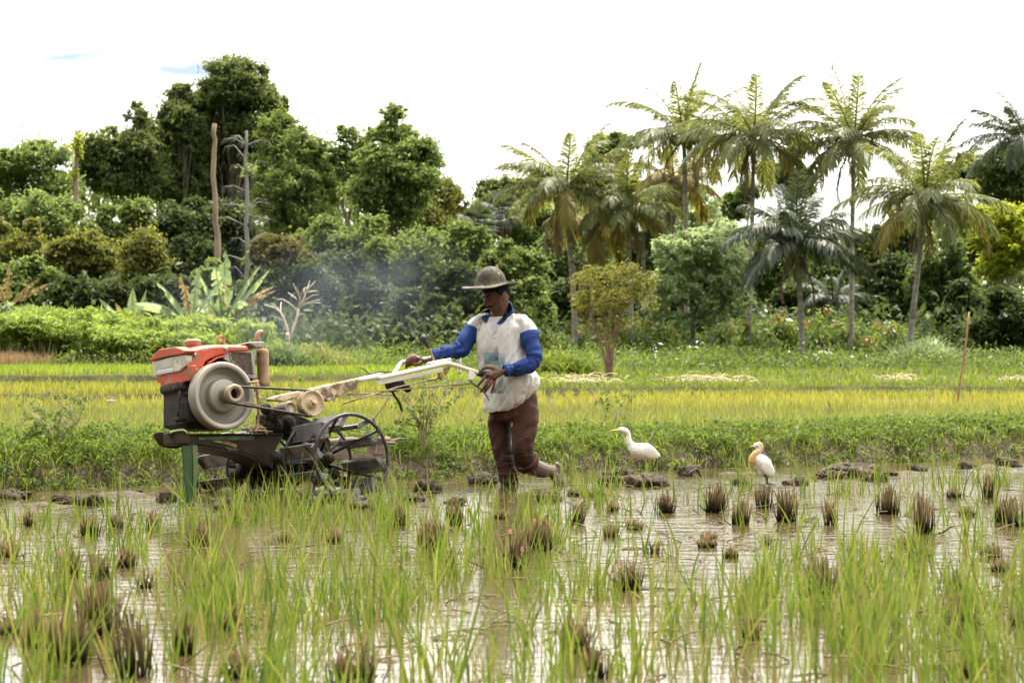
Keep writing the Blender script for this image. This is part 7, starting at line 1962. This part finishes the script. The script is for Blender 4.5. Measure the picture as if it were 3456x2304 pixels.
egret("hunched white egret with buff-orange head, breast and back plumes, standing in water", (2040, 835),
      [(2090, 690), (2050, 650), (2010, 600), (1970, 545), (1935, 505), (1915, 470), (1925, 435), (1945, 405), (1950, 375), (1930, 355), (1900, 360), (1880, 372)],
      [20, 72, 90, 88, 72, 50, 40, 34, 36, 38, 30, 16], ((1885, 364), (1828, 372), 12), (1922, 354),
      [([(2015, 690), (2022, 740), (2028, 780), (2036, 850)], -0.02), ([(2040, 700), (2040, 750), (2042, 790), (2052, 845)], 0.02)],
      ([(1960, 530), (2010, 580), (2050, 640), (2085, 685), (2100, 700)], 0.058, [20, 66, 66, 42, 8]),
      [([(1945, 420), (1900, 450), (1872, 500), (1862, 545), (1868, 580)], [30, 40, 44, 42, 20]), ([(1905, 350), (1935, 336), (1962, 352), (1968, 390), (1955, 430)], [10, 26, 26, 26, 22]), 1], [(2010, 600, 88, 110), (2050, 660, 62, 60), (1990, 660, 60, 60)])

# ================================================================== exhaust smoke drifting behind the engine
sm = bpy.data.materials.new("exhaust_smoke"); sm.use_nodes = True
nt = sm.node_tree; nt.nodes.clear(); N_ = nt.nodes; lk_ = nt.links.new
so = N_.new("ShaderNodeOutputMaterial"); pv = N_.new("ShaderNodeVolumePrincipled"); pv.inputs["Color"].default_value = (0.62, 0.72, 0.86, 1); pv.inputs["Anisotropy"].default_value = 0.35
tcn = N_.new("ShaderNodeTexCoord"); nz_ = N_.new("ShaderNodeTexNoise"); nz_.inputs["Scale"].default_value = 2.2; nz_.inputs["Detail"].default_value = 4
lk_(tcn.outputs["Object"], nz_.inputs["Vector"])
gr_ = N_.new("ShaderNodeTexGradient"); gr_.gradient_type = "SPHERICAL"; mpn = N_.new("ShaderNodeMapping"); mpn.inputs["Scale"].default_value = (1 / 1.5, 1 / 0.6, 1 / 0.62); lk_(tcn.outputs["Object"], mpn.inputs["Vector"]); lk_(mpn.outputs[0], gr_.inputs["Vector"])
r3 = N_.new("ShaderNodeMapRange"); r3.inputs["From Min"].default_value = 0.38; r3.inputs["From Max"].default_value = 0.72; lk_(nz_.outputs["Fac"], r3.inputs["Value"])
m1 = N_.new("ShaderNodeMath"); m1.operation = "MULTIPLY"; lk_(r3.outputs[0], m1.inputs[0]); lk_(gr_.outputs["Fac"], m1.inputs[1])
m2 = N_.new("ShaderNodeMath"); m2.operation = "MULTIPLY"; lk_(m1.outputs[0], m2.inputs[0]); m2.inputs[1].default_value = 0.30
lk_(m2.outputs[0], pv.inputs["Density"]); lk_(pv.outputs[0], so.inputs["Volume"])
mb = MB(); mb.ball((0, 0, 0), (1.5, 0.6, 0.62), n=20, m=12)
so_ = mb.build("smoke", sm); so_.location = tuple(atP(725, 690, 17.2)); so_.rotation_euler = (0, rad(-8), 0); tag(so_, kind="stuff")
